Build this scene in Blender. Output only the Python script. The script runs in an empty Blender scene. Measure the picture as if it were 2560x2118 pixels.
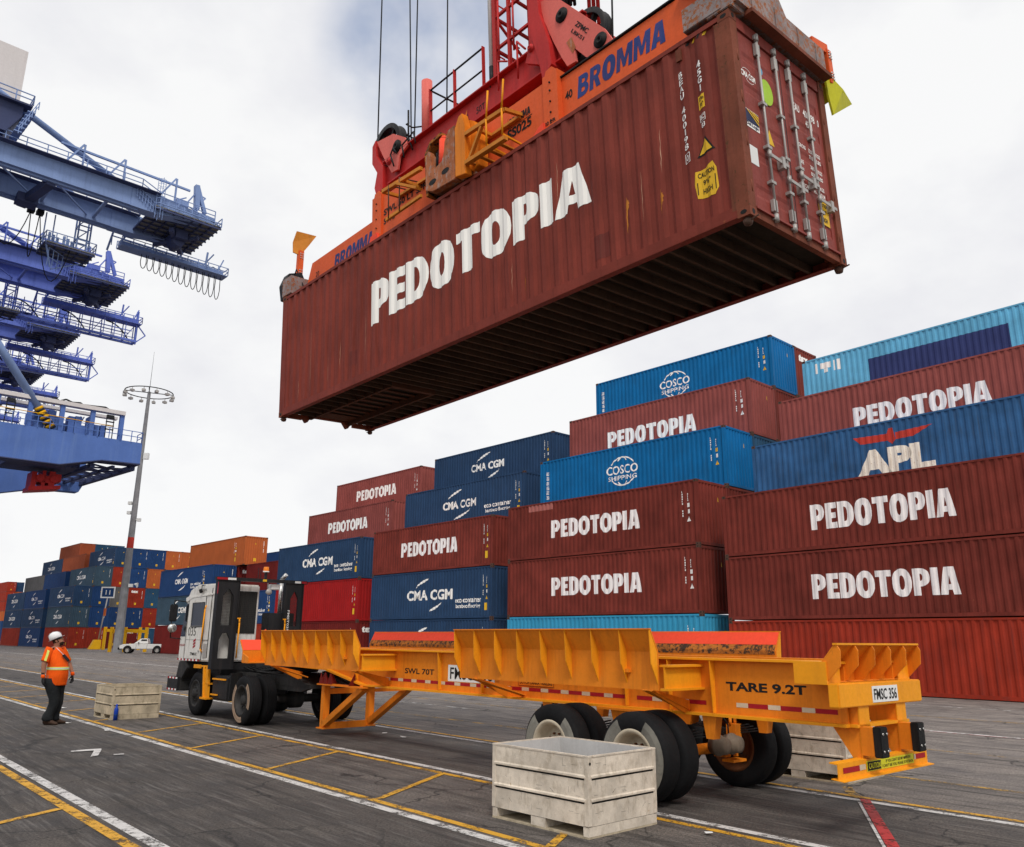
import bpy, bmesh, math, random
from mathutils import Vector, Matrix
random.seed(7)
SC = bpy.context.scene
COL = SC.collection

# ------------------------------------------------------------------ camera
PITCH, ROLL = 0.256, 0.00842
cp, sp = math.cos(PITCH), math.sin(PITCH)
fw = Vector((0, cp, sp)); up = Vector((0, -sp, cp)); rt = Vector((1, 0, 0))
cr_, sr_ = math.cos(ROLL), math.sin(ROLL)
Rv = rt * cr_ + up * sr_; Uv = up * cr_ - rt * sr_
cam_d = bpy.data.cameras.new('camera')
cam = bpy.data.objects.new('camera', cam_d); COL.objects.link(cam)
cam.matrix_world = Matrix(((Rv.x, Uv.x, -fw.x, 0), (Rv.y, Uv.y, -fw.y, 0), (Rv.z, Uv.z, -fw.z, 1.783), (0, 0, 0, 1)))
cam_d.sensor_fit = 'HORIZONTAL'; cam_d.sensor_width = 36.0
cam_d.lens = 2058.9 / 2560 * 36
cam_d.clip_start = 0.1; cam_d.clip_end = 5000
SC.camera = cam
CAMP = Vector((0, 0, 1.783))
def ray(px, py):
    return Rv * ((px - 1280) / 2058.9) + Uv * ((1059 - py) / 2058.9) + fw
def gpt(px, py, z=0.0):
    d = ray(px, py); t = (z - CAMP.z) / d.z
    return CAMP + d * t

# ------------------------------------------------------------------ world
SUN_EL, SUN_AZ = math.radians(52), math.atan2(-1.0, 0.16)     # azimuth of the sun, maths convention
w = bpy.data.worlds.new('World'); SC.world = w; w.use_nodes = True
nt = w.node_tree; nt.nodes.clear(); N = nt.nodes.new; LK = nt.links.new
out = N('ShaderNodeOutputWorld')
sky = N('ShaderNodeTexSky'); sky.sky_type = 'NISHITA'; sky.sun_disc = False
sky.sun_elevation = SUN_EL; sky.sun_rotation = math.pi / 2 - SUN_AZ
sky.air_density = 1.0; sky.dust_density = 1.0; sky.ozone_density = 2.0
b1 = N('ShaderNodeBackground'); b1.inputs[1].default_value = 0.15; LK(sky.outputs[0], b1.inputs[0])
tc = N('ShaderNodeTexCoord')
mp = N('ShaderNodeMapping'); mp.inputs['Scale'].default_value = (1, 1, 1.7); LK(tc.outputs['Generated'], mp.inputs[0])
nz = N('ShaderNodeTexNoise'); nz.inputs['Scale'].default_value = 3.0; nz.inputs['Detail'].default_value = 6; nz.inputs['Roughness'].default_value = 0.55
LK(mp.outputs[0], nz.inputs['Vector'])
cr = N('ShaderNodeValToRGB'); LK(nz.outputs[0], cr.inputs[0])
cr.color_ramp.elements[0].position = 0.30; cr.color_ramp.elements[0].color = (0.63, 0.63, 0.665, 1)
cr.color_ramp.elements[1].position = 0.56; cr.color_ramp.elements[1].color = (0.77, 0.77, 0.77, 1)
b2 = N('ShaderNodeBackground'); b2.inputs[1].default_value = 1.0; LK(cr.outputs[0], b2.inputs[0])
# the gap in the cloud where blue sky shows
gd = ray(1085, 130).normalized()
dt = N('ShaderNodeVectorMath'); dt.operation = 'DOT_PRODUCT'; dt.inputs[1].default_value = gd
nrm = N('ShaderNodeVectorMath'); nrm.operation = 'NORMALIZE'; LK(tc.outputs['Generated'], nrm.inputs[0]); LK(nrm.outputs[0], dt.inputs[0])
mr = N('ShaderNodeMapRange'); mr.inputs['From Min'].default_value = 0.990; mr.inputs['From Max'].default_value = 0.9975
mr.inputs['To Min'].default_value = 0.0; mr.inputs['To Max'].default_value = 1.0; mr.interpolation_type = 'SMOOTHSTEP'
LK(dt.outputs['Value'], mr.inputs[0])
nz2 = N('ShaderNodeTexNoise'); nz2.inputs['Scale'].default_value = 7; nz2.inputs['Detail'].default_value = 5; LK(tc.outputs['Generated'], nz2.inputs['Vector'])
mr2 = N('ShaderNodeMapRange'); mr2.inputs['From Min'].default_value = 0.30; mr2.inputs['From Max'].default_value = 0.58; LK(nz2.outputs[0], mr2.inputs[0])
mm = N('ShaderNodeMath'); mm.operation = 'MULTIPLY'; LK(mr.outputs[0], mm.inputs[0]); LK(mr2.outputs[0], mm.inputs[1])
mm2 = N('ShaderNodeMath'); mm2.operation = 'MULTIPLY_ADD'; LK(mm.outputs[0], mm2.inputs[0]); mm2.inputs[1].default_value = 0.62; mm2.inputs[2].default_value = 0.02
ms = N('ShaderNodeMixShader'); LK(mm2.outputs[0], ms.inputs[0]); LK(b2.outputs[0], ms.inputs[1]); LK(b1.outputs[0], ms.inputs[2])
LK(ms.outputs[0], out.inputs[0])

sl = bpy.data.lights.new('sun', 'SUN'); sl.energy = 1.5; sl.angle = math.radians(14); sl.color = (1.0, 0.95, 0.88)
so = bpy.data.objects.new('sun', sl); COL.objects.link(so)
sdir = Vector((math.cos(SUN_EL) * math.cos(SUN_AZ), math.cos(SUN_EL) * math.sin(SUN_AZ), math.sin(SUN_EL)))
so.rotation_euler = (-sdir).to_track_quat('-Z', 'Y').to_euler()
so.location = (0, 0, 60)
SC.view_settings.view_transform = 'Standard'; SC.view_settings.look = 'None'
SC.view_settings.exposure = 0.32; SC.view_settings.gamma = 1.0
SC.render.engine = 'CYCLES'
SC.cycles.max_bounces = 5

# ------------------------------------------------------------------ materials
def mat_new(name):
    m = bpy.data.materials.new(name); m.use_nodes = True
    t = m.node_tree; b = t.nodes['Principled BSDF']
    return m, t, b
def mixc(t, fac, a, b, mode='MIX'):
    n = t.nodes.new('ShaderNodeMix'); n.data_type = 'RGBA'; n.blend_type = mode
    for s, v in ((n.inputs[0], fac), (n.inputs[6], a), (n.inputs[7], b)):
        if isinstance(v, (int, float)): s.default_value = v
        elif isinstance(v, (tuple, list)): s.default_value = (*v[:3], 1)
        else: t.links.new(v, s)
    return n.outputs[2]
def noise(t, vec, scale, detail=4, rough=0.55):
    n = t.nodes.new('ShaderNodeTexNoise'); n.inputs['Scale'].default_value = scale
    n.inputs['Detail'].default_value = detail; n.inputs['Roughness'].default_value = rough
    t.links.new(vec, n.inputs['Vector']); return n.outputs[0]
def mapr(t, v, a, b, c=0.0, d=1.0):
    n = t.nodes.new('ShaderNodeMapRange'); n.inputs[1].default_value = a; n.inputs[2].default_value = b
    n.inputs[3].default_value = c; n.inputs[4].default_value = d; t.links.new(v, n.inputs[0]); return n.outputs[0]
def coords(t, scale=(1, 1, 1), jitter=True):
    tc = t.nodes.new('ShaderNodeTexCoord'); v = tc.outputs['Object']
    if jitter:
        oi = t.nodes.new('ShaderNodeObjectInfo'); mu = t.nodes.new('ShaderNodeMath'); mu.operation = 'MULTIPLY'; mu.inputs[1].default_value = 53.0
        t.links.new(oi.outputs['Random'], mu.inputs[0])
        ad = t.nodes.new('ShaderNodeVectorMath'); ad.operation = 'ADD'; t.links.new(v, ad.inputs[0]); t.links.new(mu.outputs[0], ad.inputs[1]); v = ad.outputs[0]
    m = t.nodes.new('ShaderNodeMapping'); m.inputs['Scale'].default_value = scale; t.links.new(v, m.inputs[0])
    return m.outputs[0], v
def paint(name, col, rough=0.45, var=0.25, dirt=0.35, dirtcol=(0.10, 0.08, 0.06), rust=0.0, rustcol=(0.16, 0.055, 0.02), scale=1.0, streak=(9, 9, 0.7), metallic=0.0, bump=0.15, spec=0.12, fade=0.0):
    m, t, b = mat_new(name)
    sv, v = coords(t, streak)
    n1 = noise(t, v, 0.9 * scale, 5)
    c = mixc(t, mapr(t, n1, 0.3, 0.7), tuple(x * (1 - var) for x in col), tuple(min(1, x * (1 + var * 0.7)) for x in col))
    oi2 = t.nodes.new('ShaderNodeObjectInfo'); fd = mapr(t, oi2.outputs['Random'], 0, 1, 1 - fade, 1 + fade)
    hv = t.nodes.new('ShaderNodeHueSaturation'); t.links.new(fd, hv.inputs['Value']); t.links.new(c, hv.inputs['Color']); c = hv.outputs[0]
    n3 = noise(t, v, 22 * scale, 4, 0.7)
    c = mixc(t, mapr(t, n3, 0.40, 0.75, 0, 0.22 if sum(col) < 2.2 else 0.05), c, tuple(x * 0.55 for x in col))
    if dirt > 0:
        n2 = noise(t, sv, 1.0 * scale, 5, 0.65)
        c = mixc(t, mapr(t, n2, 0.50, 0.78, 0, dirt), c, dirtcol)
    if rust > 0:
        n4 = noise(t, v, 6.5 * scale, 7, 0.75)
        c = mixc(t, mapr(t, n4, 0.70 - 0.2 * rust, 0.76 - 0.2 * rust), c, rustcol)
        n5 = noise(t, sv, 2.6 * scale, 5, 0.7)
        c = mixc(t, mapr(t, n5, 0.70 - 0.12 * rust, 0.80 - 0.1 * rust, 0, 0.8), c, rustcol)
    t.links.new(c, b.inputs['Base Color'])
    t.links.new(mapr(t, n3, 0.3, 0.7, rough - 0.08, rough + 0.15), b.inputs['Roughness'])
    b.inputs['Metallic'].default_value = metallic
    b.inputs['Specular IOR Level'].default_value = spec
    if bump > 0:
        bp = t.nodes.new('ShaderNodeBump'); bp.inputs['Strength'].default_value = bump; bp.inputs['Distance'].default_value = 0.02
        t.links.new(noise(t, v, 5 * scale, 5), bp.inputs['Height']); t.links.new(bp.outputs[0], b.inputs['Normal'])
    return m
def emis(name, col, st):
    m, t, b = mat_new(name); b.inputs['Base Color'].default_value = (*col, 1)
    b.inputs['Emission Color'].default_value = (*col, 1); b.inputs['Emission Strength'].default_value = st; return m
def glass(name, col=(0.012, 0.016, 0.02)):
    m, t, b = mat_new(name); b.inputs['Base Color'].default_value = (*col, 1); b.inputs['Roughness'].default_value = 0.12
    b.inputs['Specular IOR Level'].default_value = 0.25
    return m
M = {}
RUSTB = (0.20, 0.075, 0.04)
M['maroon'] = paint('maroon_paint', (0.195, 0.036, 0.026), 0.55, 0.28, 0.65, (0.065, 0.017, 0.012), 0.22, (0.27, 0.09, 0.045), fade=.10, spec=.10)
M['maroonlt'] = paint('faded_maroon_paint', (0.29, 0.075, 0.064), 0.6, 0.18, 0.5, (0.12, 0.03, 0.025), 0.10, fade=.10, spec=.10)
M['hang'] = paint('lifted_box_paint', (0.225, 0.042, 0.028), 0.55, 0.22, 0.65, (0.09, 0.016, 0.010), 0.08, (0.45, 0.16, 0.05), scale=1.3)
M['hangdoor'] = paint('lifted_box_door_paint', (0.265, 0.055, 0.043), 0.5, 0.2, 0.45, (0.09, 0.02, 0.015), 0.08, scale=1.2)
M['hangrust'] = paint('rusty_maroon_steel', (0.20, 0.06, 0.035), 0.7, 0.4, 0.6, (0.06, 0.03, 0.02), 0.55, (0.10, 0.045, 0.02), scale=1.6)
M['scrtan'] = paint('scratch_tan', (0.50, 0.28, 0.19), 0.7, 0.2, 0, bump=0)
M['scror'] = paint('scratch_rust', (0.55, 0.20, 0.03), 0.7, 0.3, 0.3, bump=0)
M['hangpatch'] = paint('dull_patch', (0.17, 0.035, 0.028), 0.7, 0.2, 0.3, bump=0)
M['under'] = paint('underframe_steel', (0.075, 0.046, 0.032), 0.8, 0.4, 0.5, (0.012, 0.01, 0.008), 0.3, (0.05, 0.025, 0.012))
M['tunnel'] = paint('tunnel_steel', (0.10, 0.045, 0.028), 0.75, 0.3, 0.5, (0.03, 0.015, 0.01))
M['plywood'] = paint('plywood_floor', (0.035, 0.028, 0.022), 0.85, 0.4, 0.4, (0.008, 0.007, 0.006))
M['red'] = paint('red_paint', (0.38, 0.014, 0.014), 0.5, 0.15, 0.3, (0.16, 0.02, 0.02), fade=.10, spec=.10)
M['redor'] = paint('red_oxide_paint', (0.34, 0.036, 0.018), 0.6, 0.22, 0.65, (0.14, 0.035, 0.03), 0.05, fade=.10, spec=.10)
M['darkred'] = paint('dark_red_paint', (0.17, 0.018, 0.015), 0.6, 0.2, 0.4, (0.06, 0.02, 0.02), fade=.10, spec=.10)
M['orange'] = paint('orange_box_paint', (0.48, 0.12, 0.035), 0.6, 0.12, 0.25, (0.2, 0.06, 0.03), fade=.10, spec=.10)
M['orangedk'] = paint('brown_orange_paint', (0.36, 0.085, 0.035), 0.6, 0.12, 0.25, (0.15, 0.05, 0.03), fade=.10, spec=.10)
M['navy'] = paint('navy_paint', (0.026, 0.062, 0.135), 0.5, 0.18, 0.35, (0.03, 0.035, 0.05), 0.04, fade=.10, spec=.10)
M['navybr'] = paint('bright_navy_paint', (0.018, 0.056, 0.165), 0.5, 0.15, 0.3, (0.02, 0.03, 0.06), fade=.10, spec=.10)
M['teal'] = paint('slate_blue_paint', (0.050, 0.088, 0.125), 0.55, 0.18, 0.3, (0.05, 0.05, 0.05), fade=.10, spec=.10)
M['tealbl'] = paint('teal_blue_paint', (0.028, 0.085, 0.16), 0.55, 0.18, 0.3, (0.04, 0.05, 0.06), fade=.10, spec=.10)
M['grey'] = paint('grey_box_paint', (0.14, 0.135, 0.13), 0.6, 0.2, 0.4, (0.12, 0.07, 0.05))
M['cosco'] = paint('bright_blue_paint', (0.004, 0.145, 0.38), 0.5, 0.15, 0.45, (0.02, 0.07, 0.13), fade=.10, spec=.10)
M['cyan'] = paint('sky_blue_paint', (0.045, 0.33, 0.55), 0.55, 0.12, 0.25, (0.08, 0.15, 0.2), fade=.10, spec=.10)
M['ltblue'] = paint('light_blue_paint', (0.13, 0.43, 0.66), 0.6, 0.2, 0.35, (0.12, 0.25, 0.35), 0.08, fade=.10, spec=.10)
M['apl'] = paint('worn_blue_paint', (0.035, 0.12, 0.28), 0.6, 0.3, 0.55, (0.05, 0.06, 0.08), 0.32, (0.11, 0.05, 0.03), scale=1.2)
M['frame_rust'] = paint('weathered_frame', (0.11, 0.06, 0.045), 0.7, 0.35, 0.5, rust=0.5)
M['white'] = paint('white_lettering', (0.93, 0.90, 0.86), 0.6, 0.05, 0.08, (0.6, 0.52, 0.48), scale=2, bump=0)
M['whitebr'] = paint('clean_white_lettering', (0.97, 0.95, 0.90), 0.6, 0.02, 0.0, (0.6, 0.55, 0.5), scale=2, bump=0)
M['whitewr'] = paint('worn_white_lettering', (0.92, 0.87, 0.86), 0.6, 0.08, 0.3, (0.6, 0.45, 0.43), 0.12, (0.62, 0.50, 0.49), scale=2.2, streak=(4, 4, 2), bump=0)
M['whiterust'] = paint('rust_streaked_lettering', (0.88, 0.84, 0.74), 0.6, 0.12, 0.6, (0.45, 0.25, 0.08), 0.50, (0.42, 0.22, 0.07), scale=2.2, bump=0)
M['yel'] = paint('yellow_sticker', (0.78, 0.47, 0.03), 0.5, 0.1, 0.2, bump=0)
M['birdred'] = paint('red_emblem', (0.55, 0.05, 0.035), 0.5, 0.15, 0.35, bump=0)
M['patch'] = paint('dark_blue_patch', (0.035, 0.05, 0.16), 0.6, 0.15, 0.3, (0.03, 0.04, 0.08), 0.04)
M['patchbrown'] = paint('patch_brown', (0.42, 0.14, 0.12), 0.6, 0.1, 0.2, bump=0)
M['black'] = paint('black_marking', (0.015, 0.015, 0.015), 0.5, 0.1, 0.1, bump=0)
M['trailer'] = paint('trailer_orange', (0.80, 0.235, 0.016), 0.45, 0.14, 0.5, (0.34, 0.09, 0.014), 0.16, (0.20, 0.06, 0.018), scale=1.0, bump=0.08)
M['traileryel'] = paint('trailer_yellow', (0.86, 0.335, 0.014), 0.45, 0.12, 0.35, (0.50, 0.17, 0.02), 0.12, (0.36, 0.12, 0.02), bump=0.08)  # trailer orange painted brighter for its better-lit faces; plain yellow on rails and steps
M['guidered'] = paint('guide_red', (0.90, 0.085, 0.04), 0.5, 0.06, 0.1, (0.3, 0.05, 0.03), 0.0, bump=0.05)
M['guiderust'] = paint('guide_rust', (0.50, 0.17, 0.03), 0.7, 0.35, 0.9, (0.06, 0.035, 0.022), 1.05, (0.055, 0.035, 0.024), scale=1.9, streak=(3, 3, 6))
M['spreader'] = paint('spreader_orange', (0.74, 0.115, 0.028), 0.42, 0.12, 0.25, (0.30, 0.06, 0.03), 0.04, (0.12, 0.04, 0.03))
M['spreaderyel'] = paint('spreader_yellow', (0.66, 0.24, 0.03), 0.5, 0.25, 0.45, (0.2, 0.08, 0.03), 0.2)
M['worn'] = paint('scraped_steel', (0.40, 0.13, 0.05), 0.5, 0.5, 1.0, (0.36, 0.35, 0.33), 0.62, (0.10, 0.05, 0.035), scale=2.4, streak=(5, 5, 2))
M['endbeam'] = paint('scraped_end_beam', (0.30, 0.255, 0.25), 0.5, 0.45, 0.8, (0.28, 0.09, 0.045), 1.0, (0.30, 0.10, 0.035), scale=2.2, streak=(5, 5, 4))
M['headred'] = paint('headblock_red', (0.52, 0.03, 0.028), 0.4, 0.2, 0.35, (0.12, 0.012, 0.015), 0.04)
M['headpink'] = paint('headblock_faded_red', (0.74, 0.16, 0.13), 0.5, 0.12, 0.25, (0.35, 0.08, 0.06), 0.06)
M['cable'] = paint('steel_cable', (0.05, 0.055, 0.055), 0.5, 0.1, 0, bump=0)
M['hydr'] = paint('black_rubber', (0.014, 0.014, 0.015), 0.55, 0.2, 0.2, bump=0)
M['tyre'] = paint('tyre_rubber', (0.011, 0.011, 0.012), 0.75, 0.25, 0.25, (0.028, 0.026, 0.025), streak=(3, 3, 3), bump=0.1)
M['sidewall'] = paint('dusty_sidewall', (0.22, 0.21, 0.18), 0.7, 0.35, 0.5, (0.08, 0.08, 0.075), scale=3, streak=(5, 5, 5), bump=0.1)
M['cream'] = paint('cream_rim', (0.52, 0.45, 0.34), 0.5, 0.15, 0.35, (0.22, 0.16, 0.1), 0.1, scale=3, streak=(4, 4, 4))
M['rustrim'] = paint('rusty_hub', (0.15, 0.055, 0.022), 0.7, 0.35, 0.5, rust=0.4, scale=3)
M['bronze'] = paint('bared_tyre_face', (0.34, 0.24, 0.17), 0.45, 0.3, 0.5, (0.10, 0.08, 0.06), scale=5, bump=0)
M['chrome'] = paint('bright_steel', (0.60, 0.59, 0.57), 0.25, 0.15, 0.15, metallic=0.9, bump=0)
M['galv'] = paint('galvanised_rod', (0.42, 0.40, 0.38), 0.45, 0.12, 0.3, (0.22, 0.14, 0.1), rust=0.05, scale=3, metallic=0.3)
M['brake'] = paint('dirty_brake_steel', (0.20, 0.16, 0.12), 0.55, 0.3, 0.5, (0.08, 0.06, 0.04), 0.2, scale=4)
M['rubber'] = paint('door_seal', (0.05, 0.055, 0.06), 0.7, 0.1, 0.1, bump=0)
M['cab'] = paint('cab_white', (0.72, 0.70, 0.66), 0.4, 0.08, 0.7, (0.30, 0.25, 0.19), 0.03, (0.30, 0.18, 0.10), scale=1.8, streak=(6, 6, 1.4), bump=0.05)
M['cabblack'] = paint('cab_black_steel', (0.022, 0.022, 0.024), 0.45, 0.3, 0.3, (0.07, 0.06, 0.055))
M['chassis'] = paint('chassis_grey', (0.035, 0.034, 0.034), 0.6, 0.4, 0.5, (0.09, 0.08, 0.07))
M['glassd'] = glass('cab_glass')
M['mesh'] = paint('dark_guard_mesh', (0.03, 0.03, 0.03), 0.6, 0.2, 0.2)
M['amber'] = paint('amber_lamp', (0.80, 0.22, 0.02), 0.2, 0.05, 0, bump=0)
M['amber'].node_tree.nodes['Principled BSDF'].inputs['Roughness'].default_value = 0.2
M['tapered'] = paint('red_reflective', (0.36, 0.012, 0.02), 0.35, 0.1, 0.1, bump=0)
M['tapewhite'] = paint('white_reflective', (0.62, 0.52, 0.38), 0.4, 0.15, 0.4, (0.4, 0.3, 0.15), scale=6, bump=0)
M['plate'] = paint('number_plate', (0.78, 0.78, 0.76), 0.4, 0.04, 0.1, bump=0)
M['yelsign'] = paint('yellow_green_sticker', (0.62, 0.60, 0.03), 0.4, 0.05, 0.1, bump=0)
M['crate'] = paint('crate_white', (0.66, 0.58, 0.48), 0.6, 0.30, 0.8, (0.30, 0.24, 0.17), 0.30, (0.42, 0.27, 0.13), scale=3.4, streak=(3.4, 3.4, 1.9), bump=0.25)
M['cratein'] = paint('crate_inside', (0.50, 0.49, 0.48), 0.6, 0.12, 0.3, (0.3, 0.28, 0.27), scale=2, bump=0.1)
M['crate2'] = paint('crate_beige', (0.50, 0.42, 0.30), 0.7, 0.3, 0.8, (0.17, 0.14, 0.09), 0.25, (0.28, 0.18, 0.09), scale=3.2, streak=(3.4, 3.4, 1.5), bump=0.25)
M['blue_plastic'] = paint('blue_bottle', (0.012, 0.05, 0.36), 0.35, 0.05, 0, bump=0)
M['crane1'] = paint('crane_steel_blue', (0.22, 0.31, 0.55), 0.45, 0.15, 0.3, (0.06, 0.09, 0.18), scale=0.3)
M['crane2'] = paint('crane_deep_blue', (0.14, 0.20, 0.60), 0.45, 0.15, 0.3, (0.03, 0.05, 0.16), scale=0.3)
M['cranelow'] = paint('crane_mid_blue', (0.095, 0.175, 0.46), 0.45, 0.10, 0.45, (0.17, 0.26, 0.48), scale=0.6, streak=(3, 3, 0.25))
M['cranedk'] = paint('crane_dark_steel', (0.06, 0.075, 0.16), 0.6, 0.3, 0.3, scale=0.3)
M['grate'] = paint('grating', (0.23, 0.23, 0.22), 0.7, 0.2, 0.3, scale=0.4)
M['house'] = paint('machine_house_white', (0.66, 0.62, 0.61), 0.6, 0.04, 0.12, scale=0.2, bump=0)
M['concrete'] = paint('light_pole_steel', (0.26, 0.26, 0.27), 0.55, 0.25, 0.45, (0.15, 0.15, 0.15), scale=1.4, streak=(2, 2, 0.4))
M['baryel'] = paint('barrier_yellow', (0.80, 0.42, 0.01), 0.5, 0.12, 0.25, (0.4, 0.2, 0.03), 0.05)
M['carwhite'] = paint('pickup_white', (0.72, 0.71, 0.69), 0.25, 0.04, 0.12, bump=0)
M['skin'] = paint('skin', (0.38, 0.18, 0.115), 0.5, 0.1, 0, bump=0)
M['shirt'] = paint('orange_shirt', (0.95, 0.115, 0.008), 0.8, 0.15, 0.4, (0.55, 0.05, 0.006), scale=6, streak=(4, 4, 1), bump=0.5)
M['lime'] = paint('lime_band', (0.70, 0.78, 0.18), 0.4, 0.05, 0, bump=0)
M['silver'] = paint('silver_band', (0.62, 0.66, 0.62), 0.3, 0.05, 0, bump=0)
M['trouser'] = paint('dark_trousers', (0.018, 0.020, 0.022), 0.8, 0.3, 0.2, (0.04, 0.045, 0.045), scale=6, streak=(6, 6, 1), bump=0.6)
M['boot'] = paint('brown_boot', (0.055, 0.032, 0.022), 0.6, 0.3, 0.2)
M['hat'] = paint('white_helmet', (0.80, 0.79, 0.80), 0.3, 0.03, 0.05, bump=0)
M['hair'] = paint('dark_hair', (0.03, 0.018, 0.012), 0.8, 0.2, 0, bump=0)
M['trailertext'] = M['black']
M['bluepaint'] = paint('blue_stencil', (0.03, 0.055, 0.21), 0.5, 0.25, 0.2, (0.3, 0.06, 0.03), 0.0, bump=0)
M['lime2'] = paint('green_disc', (0.42, 0.66, 0.06), 0.5, 0.15, 0.2, (0.5, 0.4, 0.05), bump=0)
M['darksign'] = paint('dark_blue_sign', (0.015, 0.02, 0.07), 0.4, 0.1, 0, bump=0)
M['flap'] = paint('yellow_green_flap', (0.52, 0.50, 0.02), 0.45, 0.1, 0.2)

# ------------------------------------------------------------------ mesh helpers
class MB:
    def __init__(s): s.bm = bmesh.new(); s.mi = 0
    def _f(s, vs):
        try: f = s.bm.faces.new(vs); f.material_index = s.mi; return f
        except ValueError: return None
    def box(s, x0, x1, y0, y1, z0, z1):
        if x0 > x1: x0, x1 = x1, x0
        if y0 > y1: y0, y1 = y1, y0
        if z0 > z1: z0, z1 = z1, z0
        v = [s.bm.verts.new(p) for p in ((x0, y0, z0), (x1, y0, z0), (x1, y1, z0), (x0, y1, z0), (x0, y0, z1), (x1, y0, z1), (x1, y1, z1), (x0, y1, z1))]
        for q in ((0, 3, 2, 1), (4, 5, 6, 7), (0, 1, 5, 4), (1, 2, 6, 5), (2, 3, 7, 6), (3, 0, 4, 7)): s._f([v[i] for i in q])
        return s
    def bar(s, a, b, w, h=None, upv=(0, 0, 1)):
        h = w if h is None else h
        a = Vector(a); b = Vector(b); d = (b - a)
        if d.length < 1e-6: return s
        d.normalize(); u = Vector(upv)
        if abs(d.dot(u)) > 0.98: u = Vector((1, 0, 0))
        r = d.cross(u).normalized(); u = r.cross(d)
        vs = []
        for p in (a, b):
            for i, j in ((-1, -1), (1, -1), (1, 1), (-1, 1)): vs.append(s.bm.verts.new(p + r * (w / 2 * i) + u * (h / 2 * j)))
        for q in ((3, 2, 1, 0), (4, 5, 6, 7), (0, 1, 5, 4), (1, 2, 6, 5), (2, 3, 7, 6), (3, 0, 4, 7)): s._f([vs[i] for i in q])
        return s
    def tube(s, a, b, r, r2=None, n=8, cap=True):
        r2 = r if r2 is None else r2
        a = Vector(a); b = Vector(b); d = (b - a).normalized()
        u = Vector((0, 0, 1)) if abs(d.z) < 0.9 else Vector((1, 0, 0))
        x = d.cross(u).normalized(); y = x.cross(d)
        A = []; B = []
        for i in range(n):
            t = 2 * math.pi * i / n; o = x * math.cos(t) + y * math.sin(t)
            A.append(s.bm.verts.new(a + o * r)); B.append(s.bm.verts.new(b + o * r2))
        for i in range(n):
            f = s._f([A[i], A[(i + 1) % n], B[(i + 1) % n], B[i]])
            if f: f.smooth = True
        if cap: s._f(list(reversed(A))); s._f(B)
        return s
    def path(s, pts, r, n=6):
        for a, b in zip(pts[:-1], pts[1:]): s.tube(a, b, r, n=n)
        return s
    def lathe(s, prof, c=(0, 0, 0), axis='Y', n=32, smooth=True):
        # prof: list of (offset along axis, radius)
        c = Vector(c); rings = []
        for o, r in prof:
            ring = []
            for i in range(n):
                t = 2 * math.pi * i / n; a, b = r * math.cos(t), r * math.sin(t)
                p = {'Y': (a, o, b), 'X': (o, a, b), 'Z': (a, b, o)}[axis]
                ring.append(s.bm.verts.new(c + Vector(p)))
            rings.append(ring)
        for A, B in zip(rings[:-1], rings[1:]):
            for i in range(n):
                f = s._f([A[i], A[(i + 1) % n], B[(i + 1) % n], B[i]])
                if f: f.smooth = smooth
        return s
    def prism(s, pts2, fn, t0, t1):
        # extrude a 2D outline; fn(a, b, t) -> 3D
        A = [s.bm.verts.new(fn(a, b, t0)) for a, b in pts2]; B = [s.bm.verts.new(fn(a, b, t1)) for a, b in pts2]
        n = len(pts2)
        s._f(list(reversed(A))); s._f(B)
        for i in range(n): s._f([A[i], A[(i + 1) % n], B[(i + 1) % n], B[i]])
        return s
    def quad(s, *p):
        s._f([s.bm.verts.new(q) for q in p]); return s
    def loft(s, rings, cap=True, smooth=True):
        R = [[s.bm.verts.new(p) for p in ring] for ring in rings]; n = len(R[0])
        for A, B in zip(R[:-1], R[1:]):
            for i in range(n):
                f = s._f([A[i], A[(i + 1) % n], B[(i + 1) % n], B[i]])
                if f: f.smooth = smooth
        if cap: s._f(list(reversed(R[0]))); s._f(R[-1])
        return s
    def mesh(s, name, mats):
        bmesh.ops.recalc_face_normals(s.bm, faces=s.bm.faces)
        me = bpy.data.meshes.new(name); s.bm.to_mesh(me); s.bm.free()
        for m in (mats if isinstance(mats, (list, tuple)) else [mats]): me.materials.append(m)
        return me
    def build(s, name, mat, parent=None, bevel=0):
        if bevel: 
            bmesh.ops.remove_doubles(s.bm, verts=s.bm.verts, dist=1e-5)
            bmesh.ops.bevel(s.bm, geom=[e for e in s.bm.edges if len(e.link_faces) == 2 and e.calc_face_angle(0) > 0.5], offset=bevel, segments=2, affect='EDGES', clamp_overlap=True)
        return link(name, s.mesh(name, mat), parent)
def link(name, me, parent=None, mat=None):
    o = bpy.data.objects.new(name, me); COL.objects.link(o)
    if parent: o.parent = parent
    if mat:
        o.material_slots[0].link = 'OBJECT'; o.material_slots[0].material = mat
    return o
def thing(name, label, cat, mw=None, group=None):
    o = bpy.data.objects.new(name, None); COL.objects.link(o); o.empty_display_size = 0.3
    if mw is not None: o.matrix_world = mw
    o['label'] = label; o['category'] = cat
    if group: o['group'] = group
    return o
def tag(o, label, cat, group=None):
    o['label'] = label; o['category'] = cat
    if group: o['group'] = group
    return o
def frame(x, y, z, loc):
    x, y, z = Vector(x), Vector(y), Vector(z)
    return Matrix(((x.x, y.x, z.x, loc[0]), (x.y, y.y, z.y, loc[1]), (x.z, y.z, z.z, loc[2]), (0, 0, 0, 1)))
def copy_tree(o, parent=None):
    c = o.copy(); COL.objects.link(c)
    if parent: c.parent = parent
    for ch in o.children: copy_tree(ch, c)
    return c

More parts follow.
